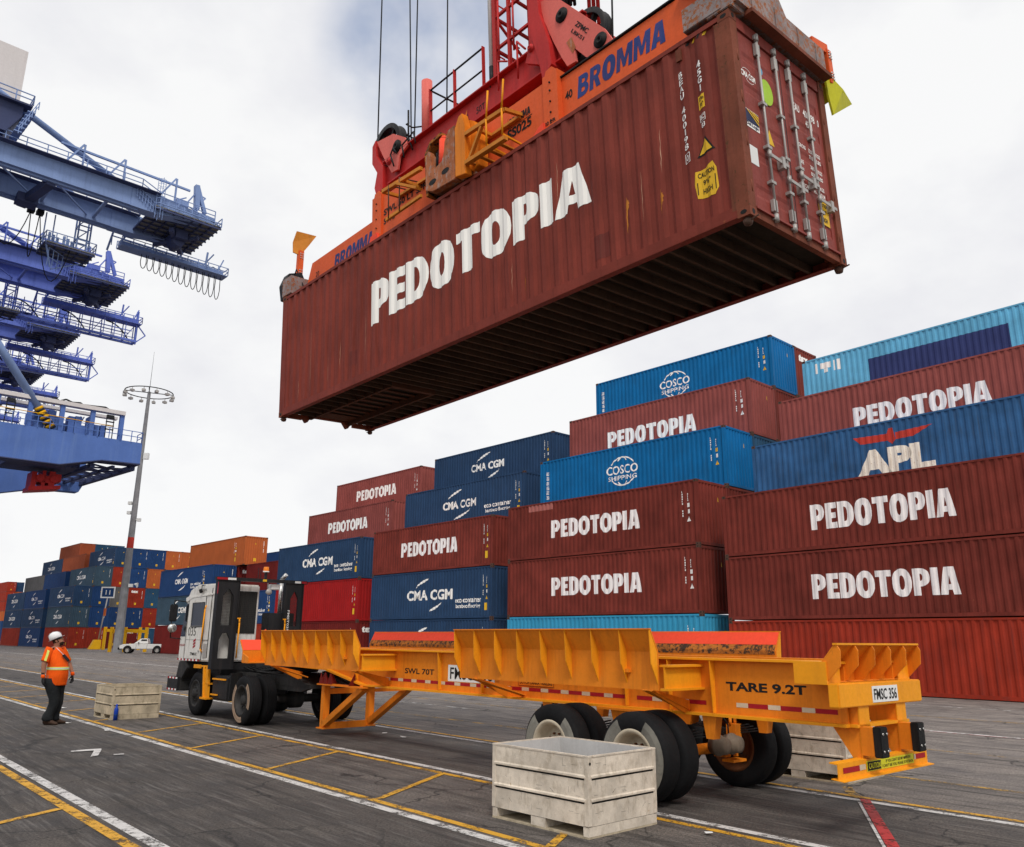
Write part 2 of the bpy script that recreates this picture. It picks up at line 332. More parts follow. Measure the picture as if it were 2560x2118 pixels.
# ---- lettering: flat outlines as triangle soups in the unit square
_tcache = {}
def text2d(txt, bold=0.0, spacing=1.0):
    key = (txt, bold, spacing)
    if key in _tcache: return _tcache[key]
    cu = bpy.data.curves.new('t', 'FONT'); cu.body = txt; cu.size = 1; cu.offset = bold; cu.resolution_u = 3; cu.space_character = spacing
    ob = bpy.data.objects.new('t', cu); COL.objects.link(ob)
    me = bpy.data.meshes.new_from_object(ob)
    vs = [(v.co.x, v.co.y) for v in me.vertices]; fs = [tuple(p.vertices) for p in me.polygons]
    bpy.data.objects.remove(ob); bpy.data.curves.remove(cu); bpy.data.meshes.remove(me)
    _tcache[key] = norm2d(vs, fs); return _tcache[key]
def norm2d(vs, fs):
    x0 = min(v[0] for v in vs); x1 = max(v[0] for v in vs); y0 = min(v[1] for v in vs); y1 = max(v[1] for v in vs)
    return [((v[0] - x0) / (x1 - x0), (v[1] - y0) / (y1 - y0)) for v in vs], fs
def curves2d(splines):
    cu = bpy.data.curves.new('t', 'CURVE'); cu.dimensions = '2D'; cu.fill_mode = 'BOTH'
    for sp_ in splines:
        s = cu.splines.new('POLY'); s.points.add(len(sp_) - 1)
        for i, p in enumerate(sp_): s.points[i].co = (p[0], p[1], 0, 1)
        s.use_cyclic_u = True
    ob = bpy.data.objects.new('t', cu); COL.objects.link(ob)
    me = bpy.data.meshes.new_from_object(ob)
    vs = [(v.co.x, v.co.y) for v in me.vertices]; fs = [tuple(p.vertices) for p in me.polygons]
    bpy.data.objects.remove(ob); bpy.data.curves.remove(cu); bpy.data.meshes.remove(me)
    return vs, fs
def arc(cx, cy, rx, ry, a0, a1, n=12, e=1.0):
    o = []
    for i in range(n + 1):
        a = math.radians(a0 + (a1 - a0) * i / n); c, s_ = math.cos(a), math.sin(a)
        o.append((cx + rx * math.copysign(abs(c) ** e, c), cy + ry * math.copysign(abs(s_) ** e, s_)))
    return o
GL = {
 'P': (0.68, [[(0, 0), (0, 1), (.30, 1)] + arc(.30, .665, .38, .335, 90, -90, 12, .85)[1:] + [(.29, .33), (.29, 0)], [(.29, .54), (.32, .54)] + arc(.32, .67, .075, .13, -90, 90, 8)[1:] + [(.29, .80)]]),
 'E': (0.56, [[(0, 0), (0, 1), (.55, 1), (.55, .77), (.29, .77), (.29, .61), (.51, .61), (.51, .39), (.29, .39), (.29, .23), (.56, .23), (.56, 0)]]),
 'D': (0.73, [[(0, 0), (0, 1), (.30, 1)] + arc(.30, .5, .43, .5, 90, -90, 16, .85)[1:], [(.29, .22), (.31, .22)] + arc(.31, .5, .12, .28, -90, 90, 10, .85)[1:] + [(.29, .78)]]),
 'O': (0.80, [arc(.40, .5, .40, .53, 0, 342, 19, .88), arc(.40, .5, .105, .27, 0, 337, 15, .88)]),
 'T': (0.68, [[(.195, 0), (.195, .76), (0, .76), (0, 1), (.68, 1), (.68, .76), (.485, .76), (.485, 0)]]),
 'I': (0.29, [[(0, 0), (0, 1), (.29, 1), (.29, 0)]]),
 'B': (0.68, [[(0, 0), (0, 1), (.34, 1)] + arc(.34, .755, .29, .245, 90, -50, 10, .9)[1:] + arc(.36, .28, .32, .28, 50, -90, 10, .9)[0:] + [(0, 0)][:0], [(.24, .60), (.33, .60)] + arc(.33, .70, .10, .10, -90, 90, 6)[1:] + [(.24, .80)], [(.24, .2), (.34, .2)] + arc(.34, .30, .12, .10, -90, 90, 6)[1:] + [(.24, .40)]]),
 'R': (0.70, [[(0, 0), (0, 1), (.34, 1)] + arc(.34, .71, .32, .29, 90, -60, 10, .9)[1:] + [(.70, 0), (.44, 0), (.28, .40), (.24, .40), (.24, 0)], [(.24, .58), (.33, .58)] + arc(.33, .69, .11, .11, -90, 90, 6)[1:] + [(.24, .80)]]),
 'M': (0.92, [[(0, 0), (0, 1), (.29, 1), (.46, .46), (.63, 1), (.92, 1), (.92, 0), (.70, 0), (.70, .62), (.53, .1), (.39, .1), (.22, .62), (.22, 0)]]),
 'A': (0.78, [[(0, 0), (.20, 1), (.58, 1), (.78, 0), (.50, 0), (.47, .17), (.31, .17), (.28, 0)], [(.335, .37), (.39, .70), (.445, .37)]]),
}
def word(txt, gap=0.04):
    x = 0; sps = []
    for ch in txt:
        wd, sp_ = GL[ch]
        for p in sp_: sps.append([(x + a, b) for a, b in p])
        x += wd + gap
    return norm2d(*curves2d(sps))
BIG = word('PEDOTOPIA'); BRM = word('BROMMA', .07)
def swoosh(pts):      # pts: list of (x, y, half thickness) -> a tapering brush stroke
    L_, R_ = [], []
    for i, (x, y, h) in enumerate(pts):
        a = pts[max(0, i - 1)]; b = pts[min(len(pts) - 1, i + 1)]
        dx, dy = b[0] - a[0], b[1] - a[1]; l = math.hypot(dx, dy) or 1; nx, ny = -dy / l, dx / l
        L_.append((x + nx * h, y + ny * h)); R_.append((x - nx * h, y - ny * h))
    vs = L_ + R_; n = len(pts)
    return vs, [(i, i + 1, n + i + 1, n + i) for i in range(n - 1)]
def put(bm, shape, fn, mi=0):
    vs, fs = shape
    V = [bm.verts.new(fn(a, b)) for a, b in vs]
    for f in fs:
        try: q = bm.faces.new([V[i] for i in f]); q.material_index = mi
        except ValueError: pass
def rect2(x0, x1, z0, z1): return [(x0, z0), (x1, z0), (x1, z1), (x0, z1)], [(0, 1, 2, 3)]
def in_rectA(x0, x1, z0, z1): return in_rect(x0 * .88, x1 * .88, z0 * .88 - .03, z1 * .88 - .03)
def in_rect(x0, x1, z0, z1): return lambda a, b: (x0 + (x1 - x0) * a, z0 + (z1 - z0) * b)
def tr2(shape, f): return [f(a, b) for a, b in shape[0]], shape[1]

# ------------------------------------------------------------------ containers
CL, CW, CH, CLV = 12.192, 2.438, 2.896, 2.900
POST, RB, RT_ = 0.17, 0.155, 0.085
def bps(x0, x1, pitch):
    n = max(1, round((x1 - x0) / pitch)); p = (x1 - x0) / n; o = []
    for i in range(n):
        a = x0 + i * p
        o += [(a, 0.0), (a + p * 0.30, 0.0), (a + p * 0.50, 1.0), (a + p * 0.78, 1.0)]
    o.append((x1, 0.0)); return o
SIDE_BP = bps(POST, CL - POST, 0.278)
END_BP = bps(0.13, CW - 0.13, 0.235)
SIDE_D, END_D = 0.036, 0.045
_mc = {}
GB = 'containers stacked in the stepped block behind the trailer'
def set_length(v, h=2.896):
    global CL, CH, SIDE_BP
    CL = v; CH = h; SIDE_BP = bps(POST, CL - POST, 0.278); _mc.clear()
def depth_at(bp, x):
    if x <= bp[0][0] or x >= bp[-1][0]: return 0.0
    for (a, da), (b, db) in zip(bp[:-1], bp[1:]):
        if a <= x <= b: return da + (db - da) * ((x - a) / (b - a) if b > a else 0)
    return 0.0
def conform(bm, bp, D, base, off, fn):
    """bm holds flat faces in (x, z) with y=0; cut at every fold of the sheet and lay the paint on it"""
    xs = [v.co.x for v in bm.verts]; lo, hi = min(xs), max(xs)
    for x, _ in bp:
        if lo < x < hi:
            bmesh.ops.bisect_plane(bm, geom=bm.verts[:] + bm.edges[:] + bm.faces[:], plane_co=(x, 0, 0), plane_no=(1, 0, 0), dist=1e-6)
    for v in bm.verts:
        y = base + D * depth_at(bp, v.co.x) - off
        v.co = fn(v.co.x, y, v.co.z)
def sheet(bp, D, base, z0, z1, fn):
    b = MB(); lo = []; hi = []
    for x, d in bp:
        y = base + D * d; lo.append(b.bm.verts.new(fn(x, y, z0))); hi.append(b.bm.verts.new(fn(x, y, z1)))
    for i in range(len(bp) - 1): b._f([lo[i], lo[i + 1], hi[i + 1], hi[i]])
    return b
ident = lambda x, y, z: (x, y, z)
endfn = lambda x, y, z: (CL - y, x, z)          # x runs across the width, y is depth into the end
BASE = 0.012
def cmesh(key, build):
    if key not in _mc:
        _mc[key] = build()
    return _mc[key]
def near_wall(): return sheet(SIDE_BP, SIDE_D, BASE, RB - .01, CH - RT_ + .01, ident).mesh('side_wall', M['maroon'])
def far_wall(): return sheet(SIDE_BP, SIDE_D, BASE, RB - .01, CH - RT_ + .01, lambda x, y, z: (x, CW - y, z)).mesh('side_wall', M['maroon'])
def end_wall(): return sheet(END_BP, END_D, BASE, RB - .01, CH - .12 + .01, endfn).mesh('end_wall', M['maroon'])
def end_wall0(): return sheet(END_BP, END_D, BASE, RB - .01, CH - .12 + .01, lambda x, y, z: (y, x, z)).mesh('end_wall', M['maroon'])
def frame_me():
    b = MB(); e = 0.003
    for x in (e, CL - POST + .02 - e):
        for y in (e, CW - 0.14 - e): b.box(x, x + POST - .02, y, y + 0.14, 0.118, CH - 0.118)
    for y in (0.006, CW - 0.066): b.box(POST, CL - POST, y, y + 0.06, CH - RT_, CH - 0.012)
    for y in (0.006, CW - 0.046): b.box(POST, CL - POST, y, y + 0.04, 0.03, RB)
    for y, s in ((0.046, 1), (CW - 0.046, -1)): b.box(POST, CL - POST, y, y + 0.05 * s, 0.03, 0.05)
    for x in (0.006, CL - 0.066):
        b.box(x, x + 0.06, 0.15, CW - 0.15, CH - 0.12, CH - 0.012); b.box(x, x + 0.06, 0.15, CW - 0.15, 0.03, RB)
    return b.mesh('frame', M['maroon'])
def cast_me(which=range(8)):
    b = MB(); k = 0
    for x in (0, CL - 0.178):
        for y in (0, CW - 0.162):
            for z in (0, CH - 0.118):
                if k in which:
                    b.mi = 0; b.box(x, x + 0.178, y, y + 0.162, z, z + 0.118); b.mi = 1
                    ys, yo = (-.002, .01) if y < 1 else (CW + .002, CW - .01); xs, xo = (-.002, .01) if x < 1 else (CL + .002, CL - .01)
                    b.prism([(x + .089 + 0.045 * math.cos(t * .785), z + .059 + 0.026 * math.sin(t * .785)) for t in range(8)], lambda p, q, t: (p, t, q), ys, yo)
                    b.prism([(y + .081 + 0.03 * math.cos(t * .785), z + .059 + 0.035 * math.sin(t * .785)) for t in range(8)], lambda p, q, t: (t, p, q), xs, xo)
                k += 1
    return b.mesh('corner_casting', [M['frame_rust'], M['black']])
def roof_me():
    b = MB(); b.box(0.08, CL - 0.08, 0.05, CW - 0.05, CH - 0.035, CH - 0.02)
    return b.mesh('roof', M['maroon'])
def floor_me():
    b = MB(); b.box(0.08, CL - 0.08, 0.05, CW - 0.05, 0.14, 0.16); return b.mesh('floor', M['under'])
def lettering(shapes, mats, name='lettering', bp=None, D=SIDE_D, base=BASE, fn=ident, off=0.004):
    bm = bmesh.new(); bp = bp or SIDE_BP
    for sh, mi in shapes: put(bm, sh, lambda a, b: (a, 0, b), mi)
    conform(bm, bp, D, base, off, fn)
    b = MB(); b.bm.free(); b.bm = bm
    return b.mesh(name, mats)
def glyphrow(x, z0, z1, n, wdt=0.05, gap=0.3):
    o = []; h = (z1 - z0) / n
    for i in range(n):
        if random.random() < 0.1: continue
        a = z0 + i * h; vs, fs = rect2(x, x + wdt * random.choice((.5, 1, 1)), a, a + h * (1 - gap)); o.append((vs, fs))
    return o
def marks_side(yellow=True, cautn=True):
    r = random.Random(3); random.seed(3)
    sh = [(g, 0) for g in glyphrow(11.36, 1.28, 2.45, 11, 0.055)] + [(g, 0) for g in glyphrow(11.66, 1.95, 2.42, 5, 0.055)]
    k = 1 if yellow else 0
    sh.append((rect2(11.64, 11.78, 1.68, 1.86), k)); sh.append((rect2(11.66, 11.78, 1.40, 1.58), 0))
    sh.append((([(11.60, 1.05), (11.82, 1.05), (11.71, 1.28)], [(0, 1, 2)]), k))
    if cautn: sh.append((rect2(11.55, 11.78, .45, .85), 1))
    return sh
def marks_end_small(): return [(([(1.60, 2.05), (1.76, 2.05), (1.62, 2.25)], [(0, 1, 2)]), 1)]
def marks_end():
    random.seed(5)
    return [(g, 0) for g in glyphrow(2.02, 1.35, 2.5, 12, 0.05)] + [(rect2(1.05, 1.32, 0.42, 0.74), 1), (([(1.08, 2.1), (1.26, 2.1), (1.17, 2.27)], [(0, 1, 2)]), 1)]
def cma(x0, x1, z0, z1, up_, dn):
    out = [(tr2(text2d('CMA', .035), in_rect(x0, x0 + (x1 - x0) * .47, z0, z1)), 0), (tr2(text2d('CGM', .035), in_rect(x0 + (x1 - x0) * .53, x1, z0, z1)), 0)]
    (a, b), (c, d) = up_
    out.append((swoosh([(a + (c - a) * t, b + (d - b) * (1 - (1 - t) ** 1.8) if False else b + (d - b) * (t ** .65), 0.015 + 0.085 * math.sin(min(1, t * 1.05) * math.pi) ** .7 * (0.35 + .65 * t)) for t in [i / 10 for i in range(11)]]), 0))
    (a, b), (c, d) = dn
    out.append((swoosh([(c + (a - c) * t, d + (b - d) * (t ** .65), 0.012 + 0.085 * math.sin(min(1, t * 1.05) * math.pi) ** .7 * (0.35 + .65 * t)) for t in [i / 10 for i in range(11)]]), 0))
    return out
def eco(x0, x1, z0, z1):
    m = (z0 + z1) / 2
    return [(tr2(text2d('eco container', .02), in_rect(x0, x1, m + .04, z1)), 0), (tr2(text2d('bamboo flooring', .02), in_rect(x0 + .1, x1 - .1, z0, m - .03)), 0)]
def ribbon(cx, cz, rx, rz, a0, a1, th=0.032, n=18):
    return swoosh([(cx + rx * math.cos(math.radians(a0 + (a1 - a0) * i / n)), cz + rz * math.sin(math.radians(a0 + (a1 - a0) * i / n)), th) for i in range(n + 1)])
def cosco():
    o = [(tr2(text2d('COSCO', .015), in_rect(4.93, 7.0, 1.42, 1.88)), 0), (tr2(text2d('SHIPPING', .012), in_rect(5.03, 6.92, 1.10, 1.34)), 0)]
    cx, cz = 6.0, 1.56
    for rx, a0, a1 in ((.88, 32, 148), (.88, 216, 324), (.42, 48, 132), (.42, 228, 312)): o.append((ribbon(cx, cz, rx, .74, a0, a1), 0))
    random.seed(9)
    for i in range(6):       # column of Chinese characters
        z = 2.05 - i * .27; x = .47
        for k in range(3): o.append((rect2(x, x + .2, z + k * .075, z + k * .075 + .022), 0))
        o.append((rect2(x + .085, x + .115, z - .02, z + .19), 0)); o.append((rect2(x + .02 + .13 * (i % 2), x + .05 + .13 * (i % 2), z - .02, z + .1), 0))
    return o
LOGOS = {
 'ped_bcd': (lambda: [(tr2(BIG, in_rect(3.25, 8.98, .97, 1.92)), 0)], 'whitewr'),
 'ped_d': (lambda: [(tr2(BIG, in_rect(3.25, 8.95, 1.10, 2.0)), 0)], 'white'),
 'ped_b5': (lambda: [(tr2(BIG, in_rect(2.97, 8.97, .72, 1.70)), 0)], 'white'),
 'ped_a2': (lambda: [(tr2(BIG, in_rectA(4.42, 10.62, .86, 1.98)), 0)], 'whitewr'),
 'ped_a3': (lambda: [(tr2(BIG, in_rectA(4.65, 10.80, .88, 2.06)), 0)], 'whitewr'),
 'ped_a5': (lambda: [(tr2(BIG, in_rectA(4.18, 10.70, .67, 1.77)), 0)], 'whitewr'),
 'cma_c2': (lambda: cma(4.08, 8.62, 1.13, 1.75, ((4.98, 1.9), (6.27, 2.42)), ((6.38, .48), (7.57, .99))) + eco(8.88, 11.25, .53, 1.2), 'white'),
 'cma_d3': (lambda: cma(4.0, 8.45, 1.13, 1.77, ((4.9, 1.93), (6.2, 2.42)), ((6.1, .55), (7.35, 1.0))) + eco(8.65, 11.2, .55, 1.2), 'white'),
 'cma_c4': (lambda: cma(4.3, 7.7, 1.27, 1.8, ((4.8, 1.95), (6.2, 2.5)), ((5.5, .6), (7.1, 1.15))) + eco(8.5, 11.0, .65, 1.3), 'white'),
 'cma_c5': (lambda: cma(4.17, 7.57, 1.31, 1.84, ((4.75, 1.95), (6.15, 2.5)), ((6.0, .75), (7.1, 1.2))), 'white'),
 'cma': (lambda: cma(3.6, 7.9, 1.2, 1.8, ((4.5, 1.95), (5.7, 2.45)), ((5.3, .5), (6.5, 1.0))), 'white'),
 'cosco': (cosco, 'white'),
 'apl': (lambda: [(tr2(text2d('APL', .065), in_rectA(5.55, 9.1, .50, 1.74)), 0)] + [((([(x * .88, z * .88 - .03) for x, z in P_]), F_), 1) for P_, F_ in (([(5.5, 2.42), (5.85, 2.06), (7.0, 2.04), (7.12, 2.04), (7.22, 2.60), (7.40, 2.60), (7.50, 2.04), (8.3, 2.06), (9.15, 2.44), (7.50, 2.36), (7.12, 2.36)], [(0, 1, 2, 10), (2, 3, 4, 10), (3, 6, 5, 4), (6, 7, 8, 9)]), ([(7.12, 2.035), (7.50, 2.035), (7.31, 1.86)], [(0, 1, 2)]))], 'whiterust'),
 'ltblue': (lambda: [((([(x * .88, z * .88 - .03) for x, z in rect2(*q)[0]]), [(0, 1, 2, 3)]), k) for q, k in (((3.9, 10.9, .92, 2.15), 1), ((.8, .93, 2.04, 2.64), 0), ((1.10, 1.75, 2.26, 2.6), 0), ((1.30, 1.55, 2.02, 2.25), 0), ((1.9, 1.98, 2.02, 2.62), 0), ((2.12, 2.3, 2.0, 2.62), 0))], 'white'),
 'none': (lambda: [], 'white'),
 'tex': (lambda: [], 'white'),
}
def add_container(o, d, n, color, logo, label, group, marks=True, yellow=True, caution=True, endcol=None, endtext=None, sides=True):
    t = thing('shipping_container', label, 'container', frame(d, n, (0, 0, 1), o), group)
    mat = M[color]
    link('frame', cmesh('frame', frame_me), t, mat)
    if group == GB:
        for k in range(8): link('corner_casting', cmesh(('cast', k), lambda: cast_me([k])), t)
    else: link('corner_fittings', cmesh('cast', cast_me), t)
    link('side_wall', cmesh('near', near_wall), t, mat); link('side_wall', cmesh('far', far_wall), t, mat)
    link('end_wall', cmesh('end', end_wall), t, mat); link('end_wall', cmesh('end0', end_wall0), t, mat)
    link('roof', cmesh('roof', roof_me), t, mat); link('floor', cmesh('floor', floor_me), t)
    f, lm = LOGOS[logo]
    key = ('logo', logo)
    if f(): 
        second = {'apl': 'birdred', 'ltblue': 'patch'}.get(logo, 'yel')
        link('lettering', cmesh(key, lambda: lettering(f(), [M[lm], M[second]])), t)
    if marks:
        link('marking', cmesh(('ms', yellow, caution), lambda: lettering(marks_side(yellow, caution), [M['white'], M['yel']], 'marking')), t)
    if marks or endtext is not None:
        few = group == GB
        link('end_marking', cmesh(('me', few), lambda: lettering(marks_end_small() if few else marks_end(), [M['white'], M['yel']], 'end_marking', END_BP, END_D, BASE, endfn)), t)
    if endtext:
        link('end_lettering', cmesh(('et', endtext), lambda: lettering([(tr2(text2d(endtext, .05), in_rect(.45, 1.45, 2.15, 2.55)), 0)], [M['white']], 'end_lettering', END_BP, END_D, BASE, endfn)), t)
    return t

# ---- the near block: four bays A (right) to D (left), each stepping back one row per tier
TH0 = .8797
d0 = Vector((math.cos(TH0), -math.sin(TH0), 0)); n0 = Vector((math.sin(TH0), math.cos(TH0), 0)); O0 = Vector((10.3105, 39.9569, 0))
KA = .88
BAYS = {'A': (0, 0, 0), 'B': (-10.2672, -5.0973, -.0556), 'C': (-24.7773, -4.924, -.0503), 'D': (-39.3703, -5.1215, -.0482)}
def bay(c, row, lvl):
    u, v, t = BAYS[c]; a = TH0 + t
    d = Vector((math.cos(a), -math.sin(a), 0)); n = Vector((math.sin(a), math.cos(a), 0))
    if c == 'A': return Vector((O0.x * KA, O0.y * KA, 0)) + n * 2.465 * (row - 1) + Vector((0, 0, 2.600 * (lvl - 1))), d, n     # 8 ft 6 boxes
    return O0 + d0 * u + n0 * v + n * 2.465 * (row - 1) + Vector((0, 0, CLV * (lvl - 1))), d, n
NEAR = [
 ('A', 1, 1, 'redor', 'none', 'red oxide container on the ground at far right, no lettering', dict(marks=False)),
 ('A', 1, 2, 'maroon', 'ped_a2', 'maroon white-lettered container at right edge, directly on the red oxide one', dict(marks=False)),
 ('A', 2, 2, 'darkred', 'none', 'dark red container glimpsed through the slot behind the lower right stack', dict(marks=False)),  # hidden box added so no sky leaks between the two lower tiers
 ('A', 1, 3, 'maroon', 'ped_a3', 'maroon white-lettered container at right edge, below the blue one with the red emblem', dict(marks=False)),
 ('A', 2, 4, 'apl', 'apl', 'worn blue container with red winged emblem over rust-streaked white letters', dict(marks=False)),
 ('A', 3, 5, 'maroonlt', 'ped_a5', 'faded maroon white-lettered container just above the one with red emblem', dict(marks=False)),
 ('A', 4, 6, 'ltblue', 'ltblue', 'light blue container with a dark blue painted-over panel, top right', dict(marks=False)),
 ('B', 1, 1, 'cyan', 'none', 'sky blue container mostly hidden behind the trailer guide plates', dict(caution=False, yellow=False)),
 ('B', 1, 2, 'maroon', 'ped_bcd', 'maroon white-lettered container resting on the sky blue one', dict(yellow=False, caution=False)),
 ('B', 1, 3, 'maroon', 'ped_bcd', 'maroon white-lettered container with a pale patch at its top left corner', dict(yellow=False, caution=False)),
 ('B', 2, 3, 'maroon', 'none', 'maroon container end showing as a sliver right of the patched maroon one', dict(marks=False)),
 ('B', 2, 4, 'cosco', 'cosco', 'bright blue container with white globe logo, the lower of the two', dict(caution=False)),
 ('B', 3, 4, 'tealbl', 'none', 'teal container sliver at the right end of the lower globe-logo one', dict(marks=False)),
 ('B', 3, 5, 'maroonlt', 'ped_b5', 'faded maroon white-lettered container between the two globe-logo ones', dict(yellow=False, caution=False)),
 ('B', 4, 5, 'maroon', 'none', 'maroon container end under the upper globe-logo one, yellow label', dict(marks=False, endtext='')),
 ('B', 4, 6, 'cosco', 'cosco', 'bright blue container with white globe logo, topmost of its stack', dict(caution=False)),
 ('B', 5, 6, 'maroon', 'none', 'maroon container peeking behind the topmost globe-logo one, white end letters', dict(marks=False, endtext='tex')),
 ('C', 1, 1, 'navy', 'cma_c2', 'navy container low behind the red trailer guide, only its top swoosh showing', {}),
 ('C', 1, 2, 'navy', 'cma_c2', 'navy container with large white letters and swooshes above the red trailer guide', {}),
 ('C', 1, 3, 'maroon', 'ped_bcd', 'maroon white-lettered container between two navy ones, yellow label at right', {}),
 ('C', 2, 4, 'navy', 'cma_c4', 'navy container with small text at right, second from top of its stack', {}),
 ('C', 3, 5, 'navy', 'cma_c5', 'navy white-lettered container on top, left of the faded maroon one', {}),
 ('D', 1, 1, 'darkred', 'none', 'dark red container on the ground behind the front trailer guide', dict(caution=False, endtext='tex', yellow=False)),
 ('D', 1, 2, 'red', 'none', 'bright red container right of the tractor black frame', {}),
 ('D', 1, 3, 'navy', 'cma_d3', 'navy white-lettered container on the bright red one', {}),
 ('D', 2, 4, 'maroonlt', 'ped_d', 'faded maroon white-lettered container, left one of the upper maroon pair', dict(yellow=False, caution=False)),
 ('D', 3, 5, 'maroonlt', 'ped_d', 'faded maroon white-lettered container, topmost of the leftmost near stack', dict(yellow=False, caution=False)),
]
for c, r, l, colr, logo, lab, kw in NEAR:
    if c == 'A' and CH > 2.7: set_length(12.192, 2.594)      # the right-hand bay holds standard-height boxes
    if c != 'A' and CH < 2.7: set_length(12.192)
    o, d, n = bay(c, r, l); t = add_container(o, d, n, colr, logo, lab, GB, **kw)
    if (c, r, l) == ('B', 1, 3):
        bm = [(rect2(1.6, 3.35, 2.48, 2.80), 0)]
        link('patch', lettering(bm, [M['patchbrown']], 'patch'), t)

# ---- the middle bays E and the far block F
TH1 = .8285
d1 = Vector((math.cos(TH1), -math.sin(TH1), 0)); n1 = Vector((math.sin(TH1), math.cos(TH1), 0))
def far(u, nn, lvl): return d1 * u + n1 * nn + Vector((0, 0, CLV * (lvl - 1)))
GE = 'containers stacked behind the tractor'
EB = [(-93.8, 33.8, 1, 'darkred', 'none', 'dark red container on the ground left of the tractor', dict(marks=False)),
 (-93.8, 33.8, 2, 'teal', 'cma', 'slate blue white-lettered container left of the tractor cab', {}),
 (-93.8, 33.8, 3, 'navybr', 'cma_c4', 'deep blue container with white letters above the slate blue one', {}),
 (-92.6, 36.3, 4, 'orange', 'none', 'bright orange container on top above the deep blue one', {}),
 (-79.8, 34.0, 1, 'redor', 'none', 'red oxide container on the ground behind the tractor frame', {}),
 (-79.8, 34.0, 2, 'navybr', 'cma_c4', 'deep blue container seen through the gap between cab and black frame', {}),
 (-78.2, 36.4, 3, 'darkred', 'none', 'dull red container above the tractor beacon', {}),
 (-99, 46.0, 4, 'navybr', 'none', 'blue container top edge showing right of the orange one', dict(marks=False)),
 (-93.8, 36.4, 3, 'darkred', 'none', 'dull red container end with white letters right of the deep blue one', dict(marks=False, endtext='tex'))]
set_length(13.716)
for u, nn, l, colr, logo, lab, kw in EB: add_container(far(u, nn, l), d1, n1, colr, logo, lab, GE, **kw)
set_length(12.192)
GF = 'containers in the far left block'
FR = 2.462
def frow(k): return 34.9 + FR * (k - 1)
uF = {1: -169.2, 2: -156.6, 3: -141.9}
ordn = {1: 'bottom', 2: 'second', 3: 'third', 4: 'fourth', 5: 'fifth', 6: 'sixth'}
side_names = {1: 'leftmost', 2: 'middle', 3: 'right'}
FB = [(1, 1, 1, 'redor', 'none'), (1, 1, 2, 'navy', 'cma'), (1, 1, 3, 'navy', 'cma'), (1, 2, 4, 'grey', 'none'), (1, 3, 5, 'navy', 'cma'), (1, 4, 6, 'orangedk', 'none'),
 (2, 1, 1, 'navybr', 'cma_c4'), (2, 1, 2, 'navy', 'cma_c4'), (2, 1, 3, 'navybr', 'cma_c4'), (2, 2, 4, 'navybr', 'none'), (2, 3, 5, 'orangedk', 'none'),
 (3, 1, 1, 'redor', 'none'), (3, 1, 2, 'teal', 'cma'), (3, 1, 3, 'navy', 'cma_c4'), (3, 2, 4, 'teal', 'cma'), (3, 3, 5, 'navy', 'cma_c4')]
for c, r, l, colr, logo in FB:
    lab = f"{ {'redor':'red oxide','navy':'navy','navybr':'bright navy','teal':'slate blue','grey':'dull grey','orangedk':'brown orange'}[colr] } container, {ordn[l]} tier of the {side_names[c]} stack in the far block"
    add_container(far(uF[c], frow(r), l), d1, n1, colr, logo, lab, GF, marks=(c == 3))
ENDS = {1: ['redor', 'redor', 'darkred', 'darkred', 'tealbl'], 2: ['tealbl', 'navybr', 'navybr', 'navybr', 'redor'],
        3: ['navy', 'navybr', 'grey', 'redor', 'tealbl'], 4: ['x', 'tealbl', 'redor', 'navybr', 'orange', 'navy'], 5: ['x', 'x', 'tealbl', 'navybr', 'navybr', 'orange', 'orange']}
cn = {'redor': 'red', 'darkred': 'dark red', 'tealbl': 'teal blue', 'navybr': 'bright navy', 'grey': 'grey', 'orange': 'orange', 'cosco': 'bright blue', 'navy': 'navy'}
posn = ['first', 'second', 'third', 'fourth', 'fifth', 'sixth', 'seventh']
for l, cols in ENDS.items():
    first = {1: 1, 2: 1, 3: 1, 4: 2, 5: 3}[l]
    for k, colr in enumerate(cols):
        r = k + 1
        if colr == 'x' or r <= first: continue      # the front one of each tier is already built with its side
        et = 'tex' if (l, r) in ((3, 4), (1, 4)) else ''
        add_container(far(uF[3], frow(r), l), d1, n1, colr, 'none', f"{cn[colr]} container end, {posn[k]} from left in the {ordn[l]} tier, far left block", GF, marks=False, endtext=et)
for k, (colr) in enumerate(['tealbl', 'tealbl']):
    add_container(far(uF[1] , frow(5 + k), 6), d1, n1, colr, 'none', ['teal container end on the top tier beside the brown orange one', 'second teal container end on the top tier of the far block'][k], GF, marks=False, endtext='')
# a more distant stack at the left edge
for k, (l, colr, nm) in enumerate([(1, 'navybr', 'blue container at the bottom of the very distant stack at left edge'), (2, 'navybr', 'blue container second up in the very distant stack at left edge'),
        (3, 'orange', 'orange container third up in the very distant stack at left edge'), (4, 'redor', 'red oxide container fourth up in the very distant stack'), (5, 'redor', 'red container fifth up in the very distant stack, under the dark one'), (6, 'redor', 'topmost red oxide container of the very distant stack at left edge')]):
    P = gpt(10, 1602.5); P = Vector((P.x, P.y, 0)) * (255 / P.y)
    add_container(P - d1 * 12 - n1 * 1.5 + Vector((0, 0, CLV * (l - 1))), d1, n1, colr, 'none', nm, 'very distant containers', marks=False, endtext='')
P = gpt(27, 1602.5); P = Vector((P.x, P.y, 0)) * (257 / P.y)
add_container(P - d1 * 12 - n1 * 1.2 + Vector((0, 0, CLV * 5)), d1, n1, 'navy', 'none', 'navy container on top beside the topmost red one, very distant', 'very distant containers', marks=False)
add_container(P - d1 * 12 - n1 * 1.2 + Vector((0, 0, CLV * 4)), d1, n1, 'orange', 'none', 'orange container under the very distant navy one', 'very distant containers', marks=False)

